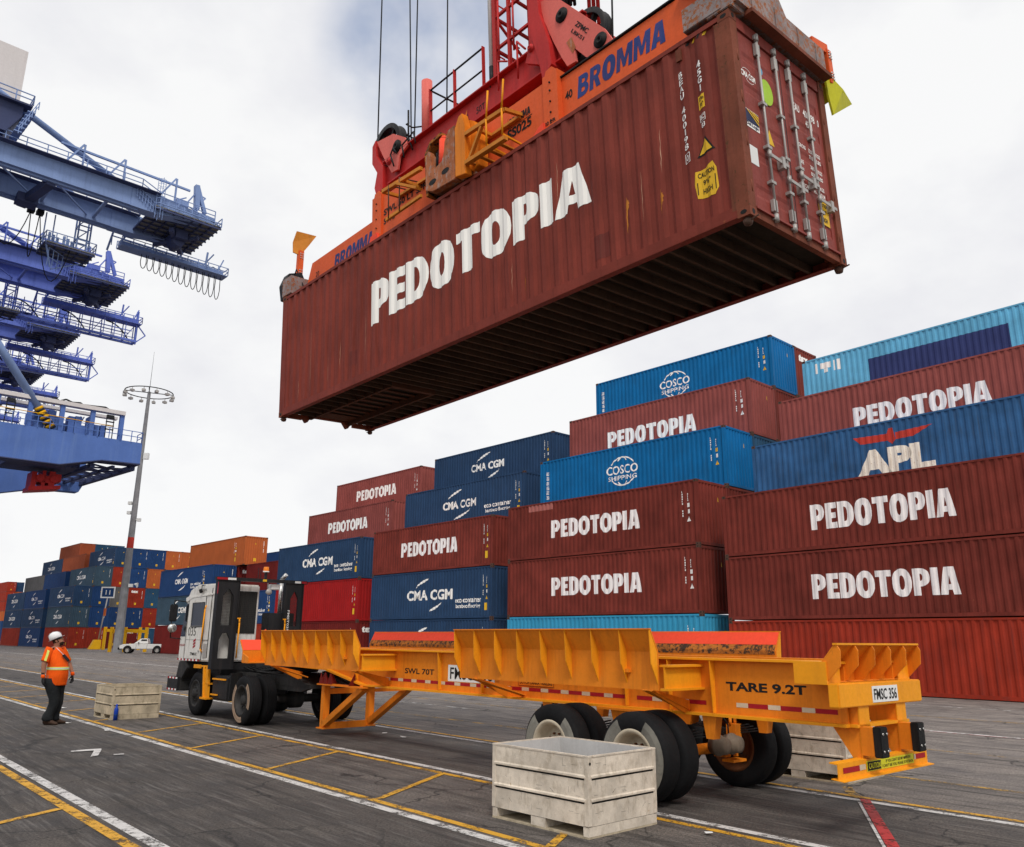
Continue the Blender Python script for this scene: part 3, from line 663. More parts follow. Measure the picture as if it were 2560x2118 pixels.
# ------------------------------------------------------------------ ground and markings
LA = math.radians(49.2)
LN = Vector((math.sin(LA), math.cos(LA), 0)); LF = Vector((-math.cos(LA), math.sin(LA), 0))
def gl(s, nn, z=0.0): return LF * s + LN * nn + Vector((0, 0, z))
def asphalt():
    m, t, b = mat_new('asphalt')
    tc = t.nodes.new('ShaderNodeTexCoord'); v = tc.outputs['Object']
    rot = t.nodes.new('ShaderNodeMapping'); rot.inputs['Rotation'].default_value = (0, 0, LA); t.links.new(v, rot.inputs[0])   # x: across, y: along the lanes
    # Rz(LA) takes LN-direction to +Y? use explicit dot products instead
    dn = t.nodes.new('ShaderNodeVectorMath'); dn.operation = 'DOT_PRODUCT'; dn.inputs[1].default_value = LN; t.links.new(v, dn.inputs[0])
    df = t.nodes.new('ShaderNodeVectorMath'); df.operation = 'DOT_PRODUCT'; df.inputs[1].default_value = LF; t.links.new(v, df.inputs[0])
    wob = noise(t, v, 0.5, 4)
    ma = t.nodes.new('ShaderNodeMath'); ma.operation = 'MULTIPLY_ADD'; t.links.new(wob, ma.inputs[0]); ma.inputs[1].default_value = 0.7; t.links.new(dn.outputs['Value'], ma.inputs[2])
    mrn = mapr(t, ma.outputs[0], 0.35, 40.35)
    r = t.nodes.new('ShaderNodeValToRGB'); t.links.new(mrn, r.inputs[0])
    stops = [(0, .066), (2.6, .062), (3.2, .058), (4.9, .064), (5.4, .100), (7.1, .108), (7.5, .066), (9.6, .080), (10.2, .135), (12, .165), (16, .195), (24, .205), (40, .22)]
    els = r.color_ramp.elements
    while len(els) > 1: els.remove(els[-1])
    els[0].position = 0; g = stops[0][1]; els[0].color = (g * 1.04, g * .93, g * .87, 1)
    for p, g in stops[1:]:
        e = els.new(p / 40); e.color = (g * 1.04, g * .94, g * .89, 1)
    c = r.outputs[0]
    # coarse aggregate
    n1 = noise(t, v, 38, 5, 0.85); c = mixc(t, mapr(t, n1, 0.38, 0.64), mixc(t, 1.0, c, (.30, .30, .31), 'MULTIPLY'), mixc(t, 1.0, c, (1.9, 1.86, 1.8), 'MULTIPLY'))
    n2 = noise(t, v, 1.3, 6, 0.65); c = mixc(t, mapr(t, n2, 0.3, 0.7), mixc(t, 1.0, c, (.60, .60, .62), 'MULTIPLY'), mixc(t, 1.0, c, (1.32, 1.28, 1.22), 'MULTIPLY'))
    # tyre streaks along the lanes
    cb = t.nodes.new('ShaderNodeCombineXYZ'); sc1 = t.nodes.new('ShaderNodeMath'); sc1.operation = 'MULTIPLY'; sc1.inputs[1].default_value = 5.0
    t.links.new(dn.outputs['Value'], sc1.inputs[0]); sc2 = t.nodes.new('ShaderNodeMath'); sc2.operation = 'MULTIPLY'; sc2.inputs[1].default_value = 0.28
    t.links.new(df.outputs['Value'], sc2.inputs[0]); t.links.new(sc1.outputs[0], cb.inputs[0]); t.links.new(sc2.outputs[0], cb.inputs[1])
    n3 = noise(t, cb.outputs[0], 1.1, 6, 0.7); c = mixc(t, mapr(t, n3, 0.46, 0.66, 0, .8), c, (.020, .018, .017))
    n3b = noise(t, cb.outputs[0], 3.1, 5, 0.7); c = mixc(t, mapr(t, n3b, 0.52, 0.74, 0, .6), c, (.21, .19, .175))
    # oil stains
    n4 = noise(t, v, 0.7, 3, 0.5); c = mixc(t, mapr(t, n4, 0.64, 0.76, 0, .6), c, (.018, .017, .017))
    # cracks
    wv = t.nodes.new('ShaderNodeVectorMath'); wv.operation = 'MULTIPLY_ADD'
    nzc = t.nodes.new('ShaderNodeTexNoise'); nzc.inputs['Scale'].default_value = 1.6; nzc.inputs['Detail'].default_value = 6; t.links.new(v, nzc.inputs['Vector'])
    t.links.new(nzc.outputs['Color'], wv.inputs[0]); wv.inputs[1].default_value = (1.1, 1.1, 0); t.links.new(v, wv.inputs[2])
    vo = t.nodes.new('ShaderNodeTexVoronoi'); vo.feature = 'DISTANCE_TO_EDGE'; vo.inputs['Scale'].default_value = 0.42; t.links.new(wv.outputs[0], vo.inputs['Vector'])
    ck = mapr(t, vo.outputs['Distance'], 0.0, 0.009, 1, 0)
    msk = mapr(t, noise(t, v, 0.35, 2), 0.38, 0.5)
    mu = t.nodes.new('ShaderNodeMath'); mu.operation = 'MULTIPLY'; t.links.new(ck, mu.inputs[0]); t.links.new(msk, mu.inputs[1])
    c = mixc(t, mu.outputs[0], c, (.015, .014, .014))
    t.links.new(c, b.inputs['Base Color'])
    t.links.new(mapr(t, n2, .3, .7, .65, .9), b.inputs['Roughness']); b.inputs['Specular IOR Level'].default_value = 0.3
    bp = t.nodes.new('ShaderNodeBump'); bp.inputs['Strength'].default_value = 0.5; bp.inputs['Distance'].default_value = 0.01
    t.links.new(n1, bp.inputs['Height']); t.links.new(bp.outputs[0], b.inputs['Normal'])
    return m
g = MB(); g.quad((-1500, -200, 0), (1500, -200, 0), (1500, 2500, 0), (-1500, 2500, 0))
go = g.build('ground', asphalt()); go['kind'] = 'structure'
def roadpaint(name, col, wear=0.5):
    m, t, b = mat_new(name); tc = t.nodes.new('ShaderNodeTexCoord'); v = tc.outputs['Object']
    n2 = noise(t, v, 2.8, 7, .8); n1 = noise(t, v, 30, 5, .85)
    c = mixc(t, mapr(t, n1, .3, .7, 0, .5), col, tuple(x * .55 for x in col))
    c = mixc(t, mapr(t, n2, .35, .65, 0, .35), c, tuple(x * .5 for x in col))
    ad = t.nodes.new('ShaderNodeMath'); ad.operation = 'MULTIPLY_ADD'; t.links.new(n1, ad.inputs[0]); ad.inputs[1].default_value = 0.55; t.links.new(n2, ad.inputs[2])
    al = mapr(t, ad.outputs[0], .90 - .13 * wear - .03, .90 - .13 * wear + .07, 1, .05)
    t.links.new(c, b.inputs['Base Color']); t.links.new(al, b.inputs['Alpha']); b.inputs['Roughness'].default_value = .7
    return m
PW = roadpaint('white_road_paint', (.66, .64, .62), .75); PY = roadpaint('yellow_road_paint', (.70, .36, .02), .75); PR = roadpaint('red_road_paint', (.48, .03, .03), .7)
PWW = roadpaint('worn_white_road_paint', (.62, .60, .58), 1.35); PYW = roadpaint('worn_yellow_road_paint', (.55, .32, .06), 1.3)
def line(nn, s0, s1, wd, mat, z=0.004, name='lane_marking', seg=24):
    b = MB(); n = max(1, int((s1 - s0) / 3))
    for i in range(n):
        a = s0 + (s1 - s0) * i / n; c = s0 + (s1 - s0) * (i + 1) / n
        b.quad(gl(a, nn - wd / 2, z), gl(a, nn + wd / 2, z), gl(c, nn + wd / 2, z), gl(c, nn - wd / 2, z))
    o = b.build(name, mat); o['kind'] = 'structure'; return o
def seg(p, q, wd, mat, z=0.008, name='bay_marking'):
    p = Vector((p[0], p[1], z)); q = Vector((q[0], q[1], z)); d = (q - p).normalized(); r = Vector((-d.y, d.x, 0)) * wd / 2
    b = MB(); b.quad(p - r, p + r, q + r, q - r); o = b.build(name, mat); o['kind'] = 'structure'
line(2.86, -14, 60, .13, PW); line(2.67, -14, 60, .12, PY)
line(5.29, -14, 75, .12, PW); line(5.46, -14, 75, .10, PY)
line(7.42, -14, 110, .12, PW); line(7.22, -14, 110, .10, PY)
line(9.86, -14, 110, .12, PW); line(10.07, -14, 110, .10, PY)
line(11.95, -14, 110, .11, PYW); line(15.35, -14, 120, .09, PYW); line(18.55, -14, 140, .20, PW); line(18.42, -14, 40, .04, PR, .009)
line(22.0, -14, 140, .10, PYW); line(25.8, -14, 140, .16, PWW); line(14.1, 18, 140, .12, PWW); line(30.2, 60, 160, .12, PWW)
# slanted bay strokes between the lanes
CRD = Vector((math.cos(math.radians(72.5)), math.sin(math.radians(72.5)), 0))
def cross(s, na, nb, wd, mat):
    a = gl(s, na); k = (nb - na) / CRD.dot(LN); seg(a, a + CRD * k, wd, mat)
for s in (9.2 + 2.85 * i for i in range(-5, 15)): 
    cross(s + 2.33, 5.52, 7.16, .09, PY)
cross(9.05, .6, 2.6, .10, PY); cross(14.0, .6, 2.6, .10, PY); cross(4.3, .6, 2.6, .10, PY)
for s in (18.3, 23.3, 28.3): cross(s, 10.15, 11.9, .08, PYW)
seg((4.16, 10.42), (3.3, 7.6), .11, PR); seg((4.17, 10.80), (4.14, 10.50), .12, PYW); seg((4.30, 11.3), (4.17, 10.85), .12, PYW)
seg((4.07, 10.40), (3.2, 7.55), .03, PW, .012)
for k, pl in enumerate(([(413, 464), (520, 455), (592, 451), (590, 461), (520, 464), (413, 471)], [(548, 463), (590, 462), (572, 491), (526, 501)], [(660, 484), (722, 480), (724, 485), (662, 489)])):
    pp = [gpt(x / 2.3333, 1680 + y / 2.3333) for x, y in pl]; b = MB(); b._f([b.bm.verts.new((p.x, p.y, .012)) for p in pp]); o = b.build('painted_number', PW); o['kind'] = 'structure'
# bits of litter
for i, (px, py) in enumerate([(160, 1772), (385, 1792), (268, 1829), (1770, 2088), (1010, 1846), (960, 1836), (170, 1810)]):
    P = gpt(px, py); b = MB(); r = random.Random(i)
    pts = [(math.cos(k * 1.05) * r.uniform(.03, .08), math.sin(k * 1.05) * r.uniform(.02, .06)) for k in range(6)]
    b.prism(pts, lambda x, y, t: (P.x + x, P.y + y, 0.014 + t + .3 * abs(x)), 0, 0.004)
    tag(b.build('litter_scrap', M['plate']), ['torn white scrap lying near the walking man', 'white scrap between the far crate and the tractor', 'thin white scrap on the dark lane below the far crate', 'white scrap at the bottom edge right of the near crate', 'right one of two white scraps beside the landing leg', 'left one of two white scraps beside the landing leg', 'white scrap just right of the walking man'][i], 'litter', 'scraps of litter on the asphalt')

# ------------------------------------------------------------------ the lifted container
def hrot(yaw, pi_, ro):
    d = Vector((math.cos(yaw), -math.sin(yaw), 0)); n = Vector((math.sin(yaw), math.cos(yaw), 0)); u = Vector((0, 0, 1))
    d2 = d * math.cos(pi_) + u * math.sin(pi_); u2 = u * math.cos(pi_) - d * math.sin(pi_)
    n2 = n * math.cos(ro) + u2 * math.sin(ro); u3 = u2 * math.cos(ro) - n * math.sin(ro)
    return d2, n2, u3
HD, HN, HU = hrot(.8413, .01362, .0389)
HO = Vector((-5.2837, 18.0062, 6.5838))
HM = frame(HD, HN, HU, HO)
LP2, PW2 = 0.235, 0.16      # corner post widths of this box
HBP = bps(0.24, CL - 0.24, 0.278)
hang = thing('shipping_container', 'large maroon container hanging in the air from the orange spreader', 'container', HM)
SIDE_D = .032
link('side_wall', sheet(HBP, SIDE_D, .012, .16, CH - .08, ident).mesh('side_wall', M['hang']), hang)
link('side_wall', sheet(HBP, SIDE_D, .012, .16, CH - .08, lambda x, y, z: (x, CW - y, z)).mesh('side_wall', M['hang']), hang)
b = MB()
for y0, y1 in ((.004, .062), (CW - .062, CW - .004)):
    b.box(.17, CL - .17, y0, y1, CH - .085, CH - .02)
for y0, y1, s in ((.004, .05, 1), (CW - .05, CW - .004, -1)):
    b.box(.17, CL - .17, y0, y1, .03, .17)
    b.box(.17, CL - .17, (y0 if s > 0 else y1) - .0, (y0 + .12 if s > 0 else y1 - .12), .018, .032)
b.build('rail', M['hang'], hang)
for x0, x1 in ((.004, .24), (CL - .24, CL - .004)):
    for y0, y1 in ((.003, PW2), (CW - PW2, CW - .003)):
        b = MB(); b.box(x0 + (0.0), x1, y0, y1, .117, CH - .117); b.build('corner_post', M['hangrust'] if x0 > 5 else M['hang'], hang)
for x in (0, CL - .178):
    for y in (0, CW - .162):
        for z in (0, CH - .118):
            b = MB(); b.box(x, x + .178, y, y + .162, z, z + .118)
            c = b.build('corner_casting', M['hangrust'], hang)
            b = MB(); ys = -.003 if y < 1 else CW + .003; yo = .01 if y < 1 else CW - .01
            b.prism([(x + .089 + .045 * math.cos(t * .524), z + .059 + .028 * math.sin(t * .524)) for t in range(12)], lambda p, q, t: (p, t, q), ys, yo)
            xs = -.003 if x < 1 else CL + .003
            b.prism([(y + .081 + .03 * math.cos(t * .524), z + .059 + .036 * math.sin(t * .524)) for t in range(12)], lambda p, q, t: (t, p, q), xs, .01 if x < 1 else CL - .01)
            b.build('casting_hole', M['black'], c)
            if z < 1:           # twist-lock cones still in the lower castings
                b = MB(); b.lathe([(-.10, .005), (-.085, .05), (-.03, .065), (-.03, .045), (0, .045)], (x + .089, y + .081, 0), 'Z', 10); b.bar((x + .089, y + .081, -.045), (x + .089 + (.17 if x > 1 else -.1), y + .05, -.03), .015)
                b.build('twist_lock', M['frame_rust'], hang)
b = MB(); b.box(.05, CL - .05, .05, CW - .05, CH - .045, CH - .03); b.build('roof', M['hang'], hang)
b = MB(); b.box(.1, CL - .1, .05, CW - .05, .155, .17); b.build('floor', M['plywood'], hang)
for i in range(31):
    x = 3.5 + i * (CL - .25 - 3.5) / 31
    b = MB(); b.box(x, x + .045, .05, CW - .05, .035, .155); b.box(x, x + .005, .05, CW - .05, .033, .15); b.build('cross_member', M['under'], hang)
for i in range(9):               # either side of the gooseneck tunnel
    x = .4 + i * .35
    b = MB(); b.box(x, x + .045, .05, .68, .035, .155); b.box(x, x + .045, CW - .68, CW - .05, .035, .155); b.build('cross_member', M['under'], hang)
b = MB(); b.box(.15, 3.5, .68, .74, .02, .15); b.box(.15, 3.5, CW - .74, CW - .68, .02, .15); b.box(3.45, 3.55, .68, CW - .68, .02, .15)
b.box(.15, .6, .74, CW - .74, .12, .135)
b.build('gooseneck_tunnel', M['tunnel'], hang)
for i in range(9): 
    x = .75 + i * .30; b = MB(); b.box(x, x + .09, .74, CW - .74, .118, .14); b.build('tunnel_bow', M['tunnel'], hang)
b = MB()
for y0, y1 in ((.162, .55), (CW - .55, CW - .162)): b.box(.004, .10, y0, y1, .02, .12)
b.box(.01, .1, .55, CW - .55, .10, .17)
for y in (.62, CW - .75): b.prism([(y - .1, .1), (y, -.04), (y + .03, -.04), (y + .13, .1)], lambda p, q, t: (t, p, q), .02, .14)
b.box(CL - .1, CL - .02, .162, CW - .162, .02, .15)
b.build('end_sill', M['hangrust'], hang)
b = MB(); b.box(CL - .06, CL - .012, .162, CW - .162, CH - .19, CH - .02); b.box(CL - .04, CL + .012, .162, CW - .162, .125, .155); b.build('door_header', M['hangdoor'], hang)
link('end_wall', sheet(END_BP, END_D, .012, .14, CH - .05, lambda x, y, z: (y, x, z)).mesh('end_wall', M['hang']), hang)
# doors with pressed panels
DX = CL - .035
for k, (y0, y1) in enumerate(((.165, 1.205), (1.233, CW - .165))):
    b = MB(); z0, z1 = .165, CH - .20
    b.box(DX - .04, DX - .012, y0, y1, z0, z1)
    e = [z0, .30, .47, .93, 1.10, 1.55, 1.72, 2.17, 2.34, 2.62, z1] if False else None
    b.box(DX - .012, DX, y0, y0 + .10, z0, z1); b.box(DX - .012, DX, y1 - .10, y1, z0, z1)
    zz = [z0, .36, .52, .93, 1.07, 1.34, 1.46, 1.73, 1.87, 2.20, 2.34, 2.50, z1]
    bands = [(z0, .33), (.52, .86), (1.03, 1.33), (1.50, 1.80), (1.97, 2.27), (2.42, z1)]
    for a, c in bands: b.box(DX - .012, DX, y0 + .10, y1 - .10, a, c)
    for (a, c), (a2, c2) in zip(bands[:-1], bands[1:]):      # sloping shoulders of each recess
        b.prism([(DX, c), (DX - .012, c), (DX - .012, c + .045)], lambda p, q, t: (p, t, q), y0 + .10, y1 - .10)
        b.prism([(DX, a2), (DX - .012, a2 - .045), (DX - .012, a2)], lambda p, q, t: (p, t, q), y0 + .10, y1 - .10)
    dr = b.build('door', M['hangdoor'], hang)
    b = MB(); b.box(DX - .03, DX - .006, y0 - .03 if k == 0 else y0 - .012, y0, z0, z1); b.box(DX - .03, DX - .004, y1, y1 + .012 if k == 0 else y1 + .03, z0, z1); b.build('door_seal', M['rubber'], dr)
    for zh in (.35, .98, 1.6, 2.2):
        b = MB(); yh = y0 - .05 if k == 0 else y1 + .05; b.box(DX - .005, DX + .028, yh - .03, yh + .03, zh, zh + .14); b.tube((DX + .02, yh, zh - .01), (DX + .02, yh, zh + .15), .018); b.build('hinge', M['hangrust'], dr)
    for yr in ((.60, 1.04) if k == 0 else (1.40, 1.84)):
        b = MB(); b.tube((DX + .045, yr, .10), (DX + .045, yr, CH - .12), .0175, n=10)
        for zc in (.13, CH - .15): b.tube((DX + .045, yr, zc - .05), (DX + .045, yr, zc + .05), .032, n=8); b.box(DX - .0, DX + .05, yr - .05, yr + .05, zc - .03, zc + .03)
        b.box(DX + .01, DX + .055, yr - .045, yr + .045, CH - .42, CH - .24); b.box(DX + .01, DX + .055, yr - .045, yr + .045, .22, .38)
        for zc in (.62, 1.12, 1.75): b.box(DX, DX + .068, yr - .055, yr + .055, zc - .02, zc + .02)
        rd = b.build('lock_rod', M['galv'], hang)
        hz = 1.02 if yr in (.60, 1.40) else .82
        b = MB(); b.bar((DX + .06, yr, hz), (DX + .075, yr + .42, hz - .03), .014, .045); b.tube((DX + .05, yr, hz - .05), (DX + .05, yr, hz + .05), .03); b.box(DX, DX + .085, yr + .26, yr + .33, hz - .10, hz + .06)
        b.build('door_handle', M['galv'], rd)
# lettering on the side: follows the slightly rising, tapering band in the photograph
def hmap(a, c): return (3.76 + (9.66 - 3.76) * a, (1.05 + .19 * a) + ((.95 - .19 * a)) * c)
link('lettering', lettering([(tr2(BIG, hmap), 0)], [M['whitebr']], bp=HBP, D=SIDE_D), hang)
CJ = []
for i, ch in enumerate('BEAU 400198'):
    if ch == ' ': continue
    z = 2.43 - i * .108; CJ.append((tr2(text2d(ch, .02), in_rect(11.33 if ch != '1' else 11.36, 11.41 if ch != '1' else 11.385, z - .09, z)), 0))
CJ.append((tr2(text2d('0', .02), in_rect(11.345, 11.395, 1.10, 1.185)), 0))
for r in ((11.325, 11.415, 1.205, 1.212), (11.325, 11.415, 1.073, 1.08), (11.325, 11.332, 1.08, 1.205), (11.408, 11.415, 1.08, 1.205)): CJ.append((rect2(*r), 0))
for i, ch in enumerate('45G1'):
    z = 2.43 - i * .118; CJ.append((tr2(text2d(ch, .03), in_rect(11.62 if ch != '1' else 11.65, 11.70 if ch != '1' else 11.675, z - .095, z)), 0))
CJ.append((rect2(11.60, 11.71, 1.73, 1.93), 1)); CJ.append((tr2(text2d('2.9m', .02), in_rect(11.61, 11.70, 1.85, 1.905)), 2)); CJ.append((tr2(text2d("9'6\"", .02), in_rect(11.62, 11.69, 1.755, 1.82)), 2))
CJ += [(rect2(11.60, 11.70, 1.55, 1.655), 0), (rect2(11.608, 11.692, 1.558, 1.647), 3), (tr2(text2d('IIC', .03), in_rect(11.615, 11.685, 1.57, 1.635)), 0), (tr2(text2d('83', .03), in_rect(11.615, 11.685, 1.46, 1.53)), 0)]
CJ += [(([(11.51, 1.07), (11.79, 1.09), (11.66, 1.33)], [(0, 1, 2)]), 2), (([(11.545, 1.095), (11.755, 1.11), (11.655, 1.29)], [(0, 1, 2)]), 1)]
CJ += [(([(11.48, .50), (11.74, .46), (11.79, .55), (11.78, .83), (11.74, .93), (11.62, .89), (11.47, .88), (11.45, .7)], [tuple(range(8))]), 1),
    (tr2(text2d('CAUTION', .02), in_rect(11.50, 11.755, .78, .85)), 2), (tr2(text2d("9'6\"", .02), in_rect(11.56, 11.69, .665, .735)), 2), (tr2(text2d('HIGH', .02), in_rect(11.55, 11.71, .54, .615)), 2), (rect2(11.485, 11.495, .55, .72), 2), (rect2(11.755, 11.765, .53, .74), 2)]
for i in range(4): CJ.append((([(11.76 - i * .09 + q, 2.76 - .0 * i + (0 if q2 == 0 else .055)) for q, q2 in ((0, 0), (.035, 0), (.065, 1), (.03, 1))], [(0, 1, 2, 3)]), 1 if i % 2 == 0 else 2))
# separate layers so stacked stickers never share a plane
for lay, mats in ((1, 1), (3, 3), (0, 0), (2, 2)): pass
def layered(shapes, mats, parent, nm, bp, D, fn, base=.012):
    lay = {}
    seen = []
    for sh, mi in shapes:
        xs = [p[0] for p in sh[0]]; zs = [p[1] for p in sh[0]]; bx = (min(xs), max(xs), min(zs), max(zs))
        lv = sum(1 for q in seen if not (bx[0] >= q[1] or bx[1] <= q[0] or bx[2] >= q[3] or bx[3] <= q[2]))
        lv = min(lv, 3); seen.append(bx); lay.setdefault(lv, []).append((sh, mi))
    for lv, shs in lay.items(): link(nm, lettering(shs, mats, nm, bp, D, base, fn, .004 + .003 * lv), parent)
layered(CJ, [M['white'], M['yel'], M['black'], M['hang']], hang, 'marking', HBP, SIDE_D, ident)
RS = random.Random(11); SCR = []
for x, z0, z1, w_, k in ((10.32, .48, 1.02, .03, 1), (10.34, .80, .98, .06, 1), (10.91, .53, .89, .02, 1), (10.92, .66, .84, .045, 1), (10.60, .55, 1.29, .012, 0), (10.95, 1.12, 1.78, .012, 0), (1.40, .27, 1.74, .014, 0), (3.01, .53, 1.5, .010, 0), (3.61, .51, 1.44, .012, 0), (.88, .23, .66, .012, 0), (2.1, .3, .9, .008, 0), (2.6, .5, 1.1, .008, 0), (5.2, .3, .8, .008, 0), (7.9, .4, 1.0, .008, 0), (9.0, 1.5, 2.2, .008, 0), (8.2, .35, .6, .01, 1)):
    n = 9; L_, R_2 = [], []
    for i in range(n + 1):
        z = z0 + (z1 - z0) * i / n; xx = x + .004 * math.sin(i * 2.1 + x * 7) + .012 * (i / n - .5); hw = w_ / 2 * (math.sin(math.pi * (i + .3) / (n + .6)) * RS.uniform(.35, 1.1))
        L_.append((xx - hw, z)); R_2.append((xx + hw, z))
    SCR.append(((L_ + R_2, [(i, i + n + 1, i + n + 2, i + 1) for i in range(n)]), k))
link('scratches', lettering(SCR, [M['scrtan'], M['scror']], 'scratches', HBP, SIDE_D), hang)
link('patch', lettering([(rect2(9.67, 9.96, .30, .67), 0), (rect2(2.95, 3.3, .45, .75), 0)], [M['hangpatch']], 'patch', HBP, SIDE_D, off=.0025), hang)
# vents and hinge block on the side
b = MB(); b.box(11.345, 11.43, -.012, .02, 2.58, 2.76); b.build('vent', M['hangrust'], hang)
# the marks on the doors (x across the width, depth is out of the door)
FLAT = [(0, 0), (CW, 0)]
doorfn = lambda x, y, z: (DX - y, x, z)
DJ = [(tr2(text2d('CMA CGM', .03), in_rect(.20, .53, 2.04, 2.13)), 0), (ribbon(.33, 2.12, .10, .06, 20, 150, .003, 8), 0), (ribbon(.40, 2.05, .10, .06, 200, 330, .003, 8), 0),
 (([(.80 + .155 * math.cos(t * .314), 2.04 + .19 * math.sin(t * .314)) for t in range(20)], [tuple(range(20))]), 1),
 (([(.70 + .05 * math.cos(t * .628), 2.32 + .06 * math.sin(t * .628)) for t in range(10)], [tuple(range(10))]), 5),
 (rect2(.175, .50, 1.30, 1.56), 0), (rect2(.183, .492, 1.375, 1.552), 2),
 (([(.22, 1.545), (.26, 1.545), (.49, 1.42), (.49, 1.395)], [(0, 1, 2, 3)]), 3), (([(.28, 1.545), (.32, 1.545), (.49, 1.475), (.49, 1.44)], [(0, 1, 2, 3)]), 3), (([(.34, 1.545), (.40, 1.545), (.49, 1.52), (.49, 1.49)], [(0, 1, 2, 3)]), 3),
 (tr2(text2d('Dal.Logic', .03), in_rect(.20, .48, 1.31, 1.37)), 2),
 (([(.66, 1.24), (.84, 1.24), (.745, 1.46)], [(0, 1, 2)]), 3), (rect2(.21, .39, .78, 1.04), 4),
 (tr2(text2d('BEAU', .02), in_rect(1.45, 1.66, 2.10, 2.22)), 0), (tr2(text2d('400198', .02), in_rect(1.76, 2.08, 2.10, 2.22)), 0), (tr2(text2d('0', .02), in_rect(2.16, 2.20, 2.10, 2.21)), 0), (tr2(text2d('45G1', .02), in_rect(1.80, 1.98, 1.95, 2.06)), 0)]
for i, (a, c, e) in enumerate((('M.GROSS', '32500', 'KGS'), ('', '71650', 'LBS'), ('TARE', '3800', 'KGS'), ('', '8380', 'LBS'), ('NET', '28700', 'KGS'), ('CU.CAP', '76.4', 'CU.M'))):
    z = 1.60 - i * .10 - (i // 2) * .06
    if a: DJ.append((tr2(text2d(a, .02), in_rect(1.46, 1.46 + .035 * len(a), z - .06, z)), 0))
    DJ.append((tr2(text2d(c, .02), in_rect(1.78, 1.93, z - .06, z)), 0)); DJ.append((tr2(text2d(e, .02), in_rect(1.98, 2.1, z - .06, z)), 0))
DJ += [(rect2(1.87, 2.14, .50, .86), 3), (tr2(text2d('CAUTION', .02), in_rect(1.89, 2.12, .77, .83)), 6), (tr2(text2d("9'6\"", .02), in_rect(1.94, 2.07, .66, .73)), 6), (tr2(text2d('HIGH', .02), in_rect(1.93, 2.08, .54, .61)), 6)]
for r in ((.22, .27), (.29, .34), (.36, .41), (2.0, 2.05), (2.07, 2.12), (2.14, 2.19)): DJ.append((rect2(r[0], r[1], 2.735, 2.775), 7))
layered(DJ, [M['white'], M['lime2'], M['darksign'], M['yel'], M['plate'], M['ltblue'], M['black'], M['tapewhite']], hang, 'door_marking', FLAT, 0, doorfn, .0)

# ------------------------------------------------------------------ spreader (same axes as the box it carries)
spr = thing('container_spreader', 'orange telescopic spreader clamped on top of the lifted maroon container', 'spreader', HM)
SY0, SY1 = .32, 2.12         # outer faces of its two long beams
ST, SBm = 3.86, CH + .10
def beam_outline(x0, x1, hi=ST):
    return [(x0, SBm), (x0 + .05, SBm + .3), (x0 + .32, hi - .02), (x0 + .32, hi), (x1 - .95, hi), (x1 - .55, hi - .12), (x1 - .28, hi - .48), (x1 - .22, SBm)]
for y0, s in ((SY0, 1), (SY1, -1)):
    b = MB()
    b.prism([(.35, SBm), (.50, SBm + .06), (.56, 3.18), (.76, 3.60), (3.6, 3.62), (3.6, SBm)], lambda p, q, t: (p, t, q), y0, y0 + .16 * s)
    b.prism([(8.7, SBm), (8.7, 3.88), (11.2, 3.86), (11.45, 3.76), (11.62, 3.58), (11.72, 3.28), (11.92, 3.12), (11.92, SBm)], lambda p, q, t: (p, t, q), y0, y0 + .16 * s)
    b.build('telescopic_beam', M['spreader'], spr, .006)
    b = MB(); b.box(8.7, 11.2, y0 - .03 * s, y0 + .19 * s, 3.875, 3.90); b.box(.66, 3.6, y0 - .03 * s, y0 + .19 * s, 3.885, 3.905) if False else None
    b.box(8.62, 11.92, y0 - .02 * s, y0 + .16 * s, SBm - .03, SBm); b.box(.35, 3.6, y0 - .02 * s, y0 + .16 * s, SBm - .03, SBm)
    b.build('beam_flange', M['hydr'], spr)
    b = MB(); b.box(3.5, 8.9, y0 - .06 * s, y0 + .24 * s, SBm, 3.96); b.build('main_frame', M['spreader'], spr, .008)
    for x0, x1 in ((3.46, 3.80), (8.58, 8.92)):
        b = MB(); b.box(x0, x1, y0 - .10 * s, y0 + .28 * s, SBm + .02, 4.03)
        b.prism([(x0 + .03, 4.03), (x0 + .07, 4.13), (x0 + .2, 4.15), (x1 - .02, 4.03)], lambda p, q, t: (p, t, q), y0 - .08 * s, y0 + .1 * s)
        sl_ = b.build('sleeve', M['spreader'], spr, .006)
        b = MB()
        for z in (3.15, 3.3, 3.5, 3.7, 3.85): b.tube((x0 + .17, y0 - .10 * s, z), (x0 + .17, y0 - .118 * s, z), .016, n=8)
        b.build('bolt', M['hydr'], sl_)
    b = MB(); b.prism([(8.35, SBm), (8.5, SBm + .12), (8.62, SBm + .16), (8.62, SBm)], lambda p, q, t: (p, t, q), y0 - .16 * s, y0 - .06 * s); b.prism([(3.45, SBm), (3.5, SBm + .14), (3.72, SBm + .16), (3.78, SBm)], lambda p, q, t: (p, t, q), y0 - .16 * s, y0 - .10 * s)
    b.build('bracket', M['guidered'], spr)
b = MB()
for x in (3.9, 5.0, 7.4, 8.6): b.box(x, x + .22, SY0 + .24, SY1 - .24, SBm + .2, SBm + .55)
b.build('cross_beam', M['spreader'], spr)
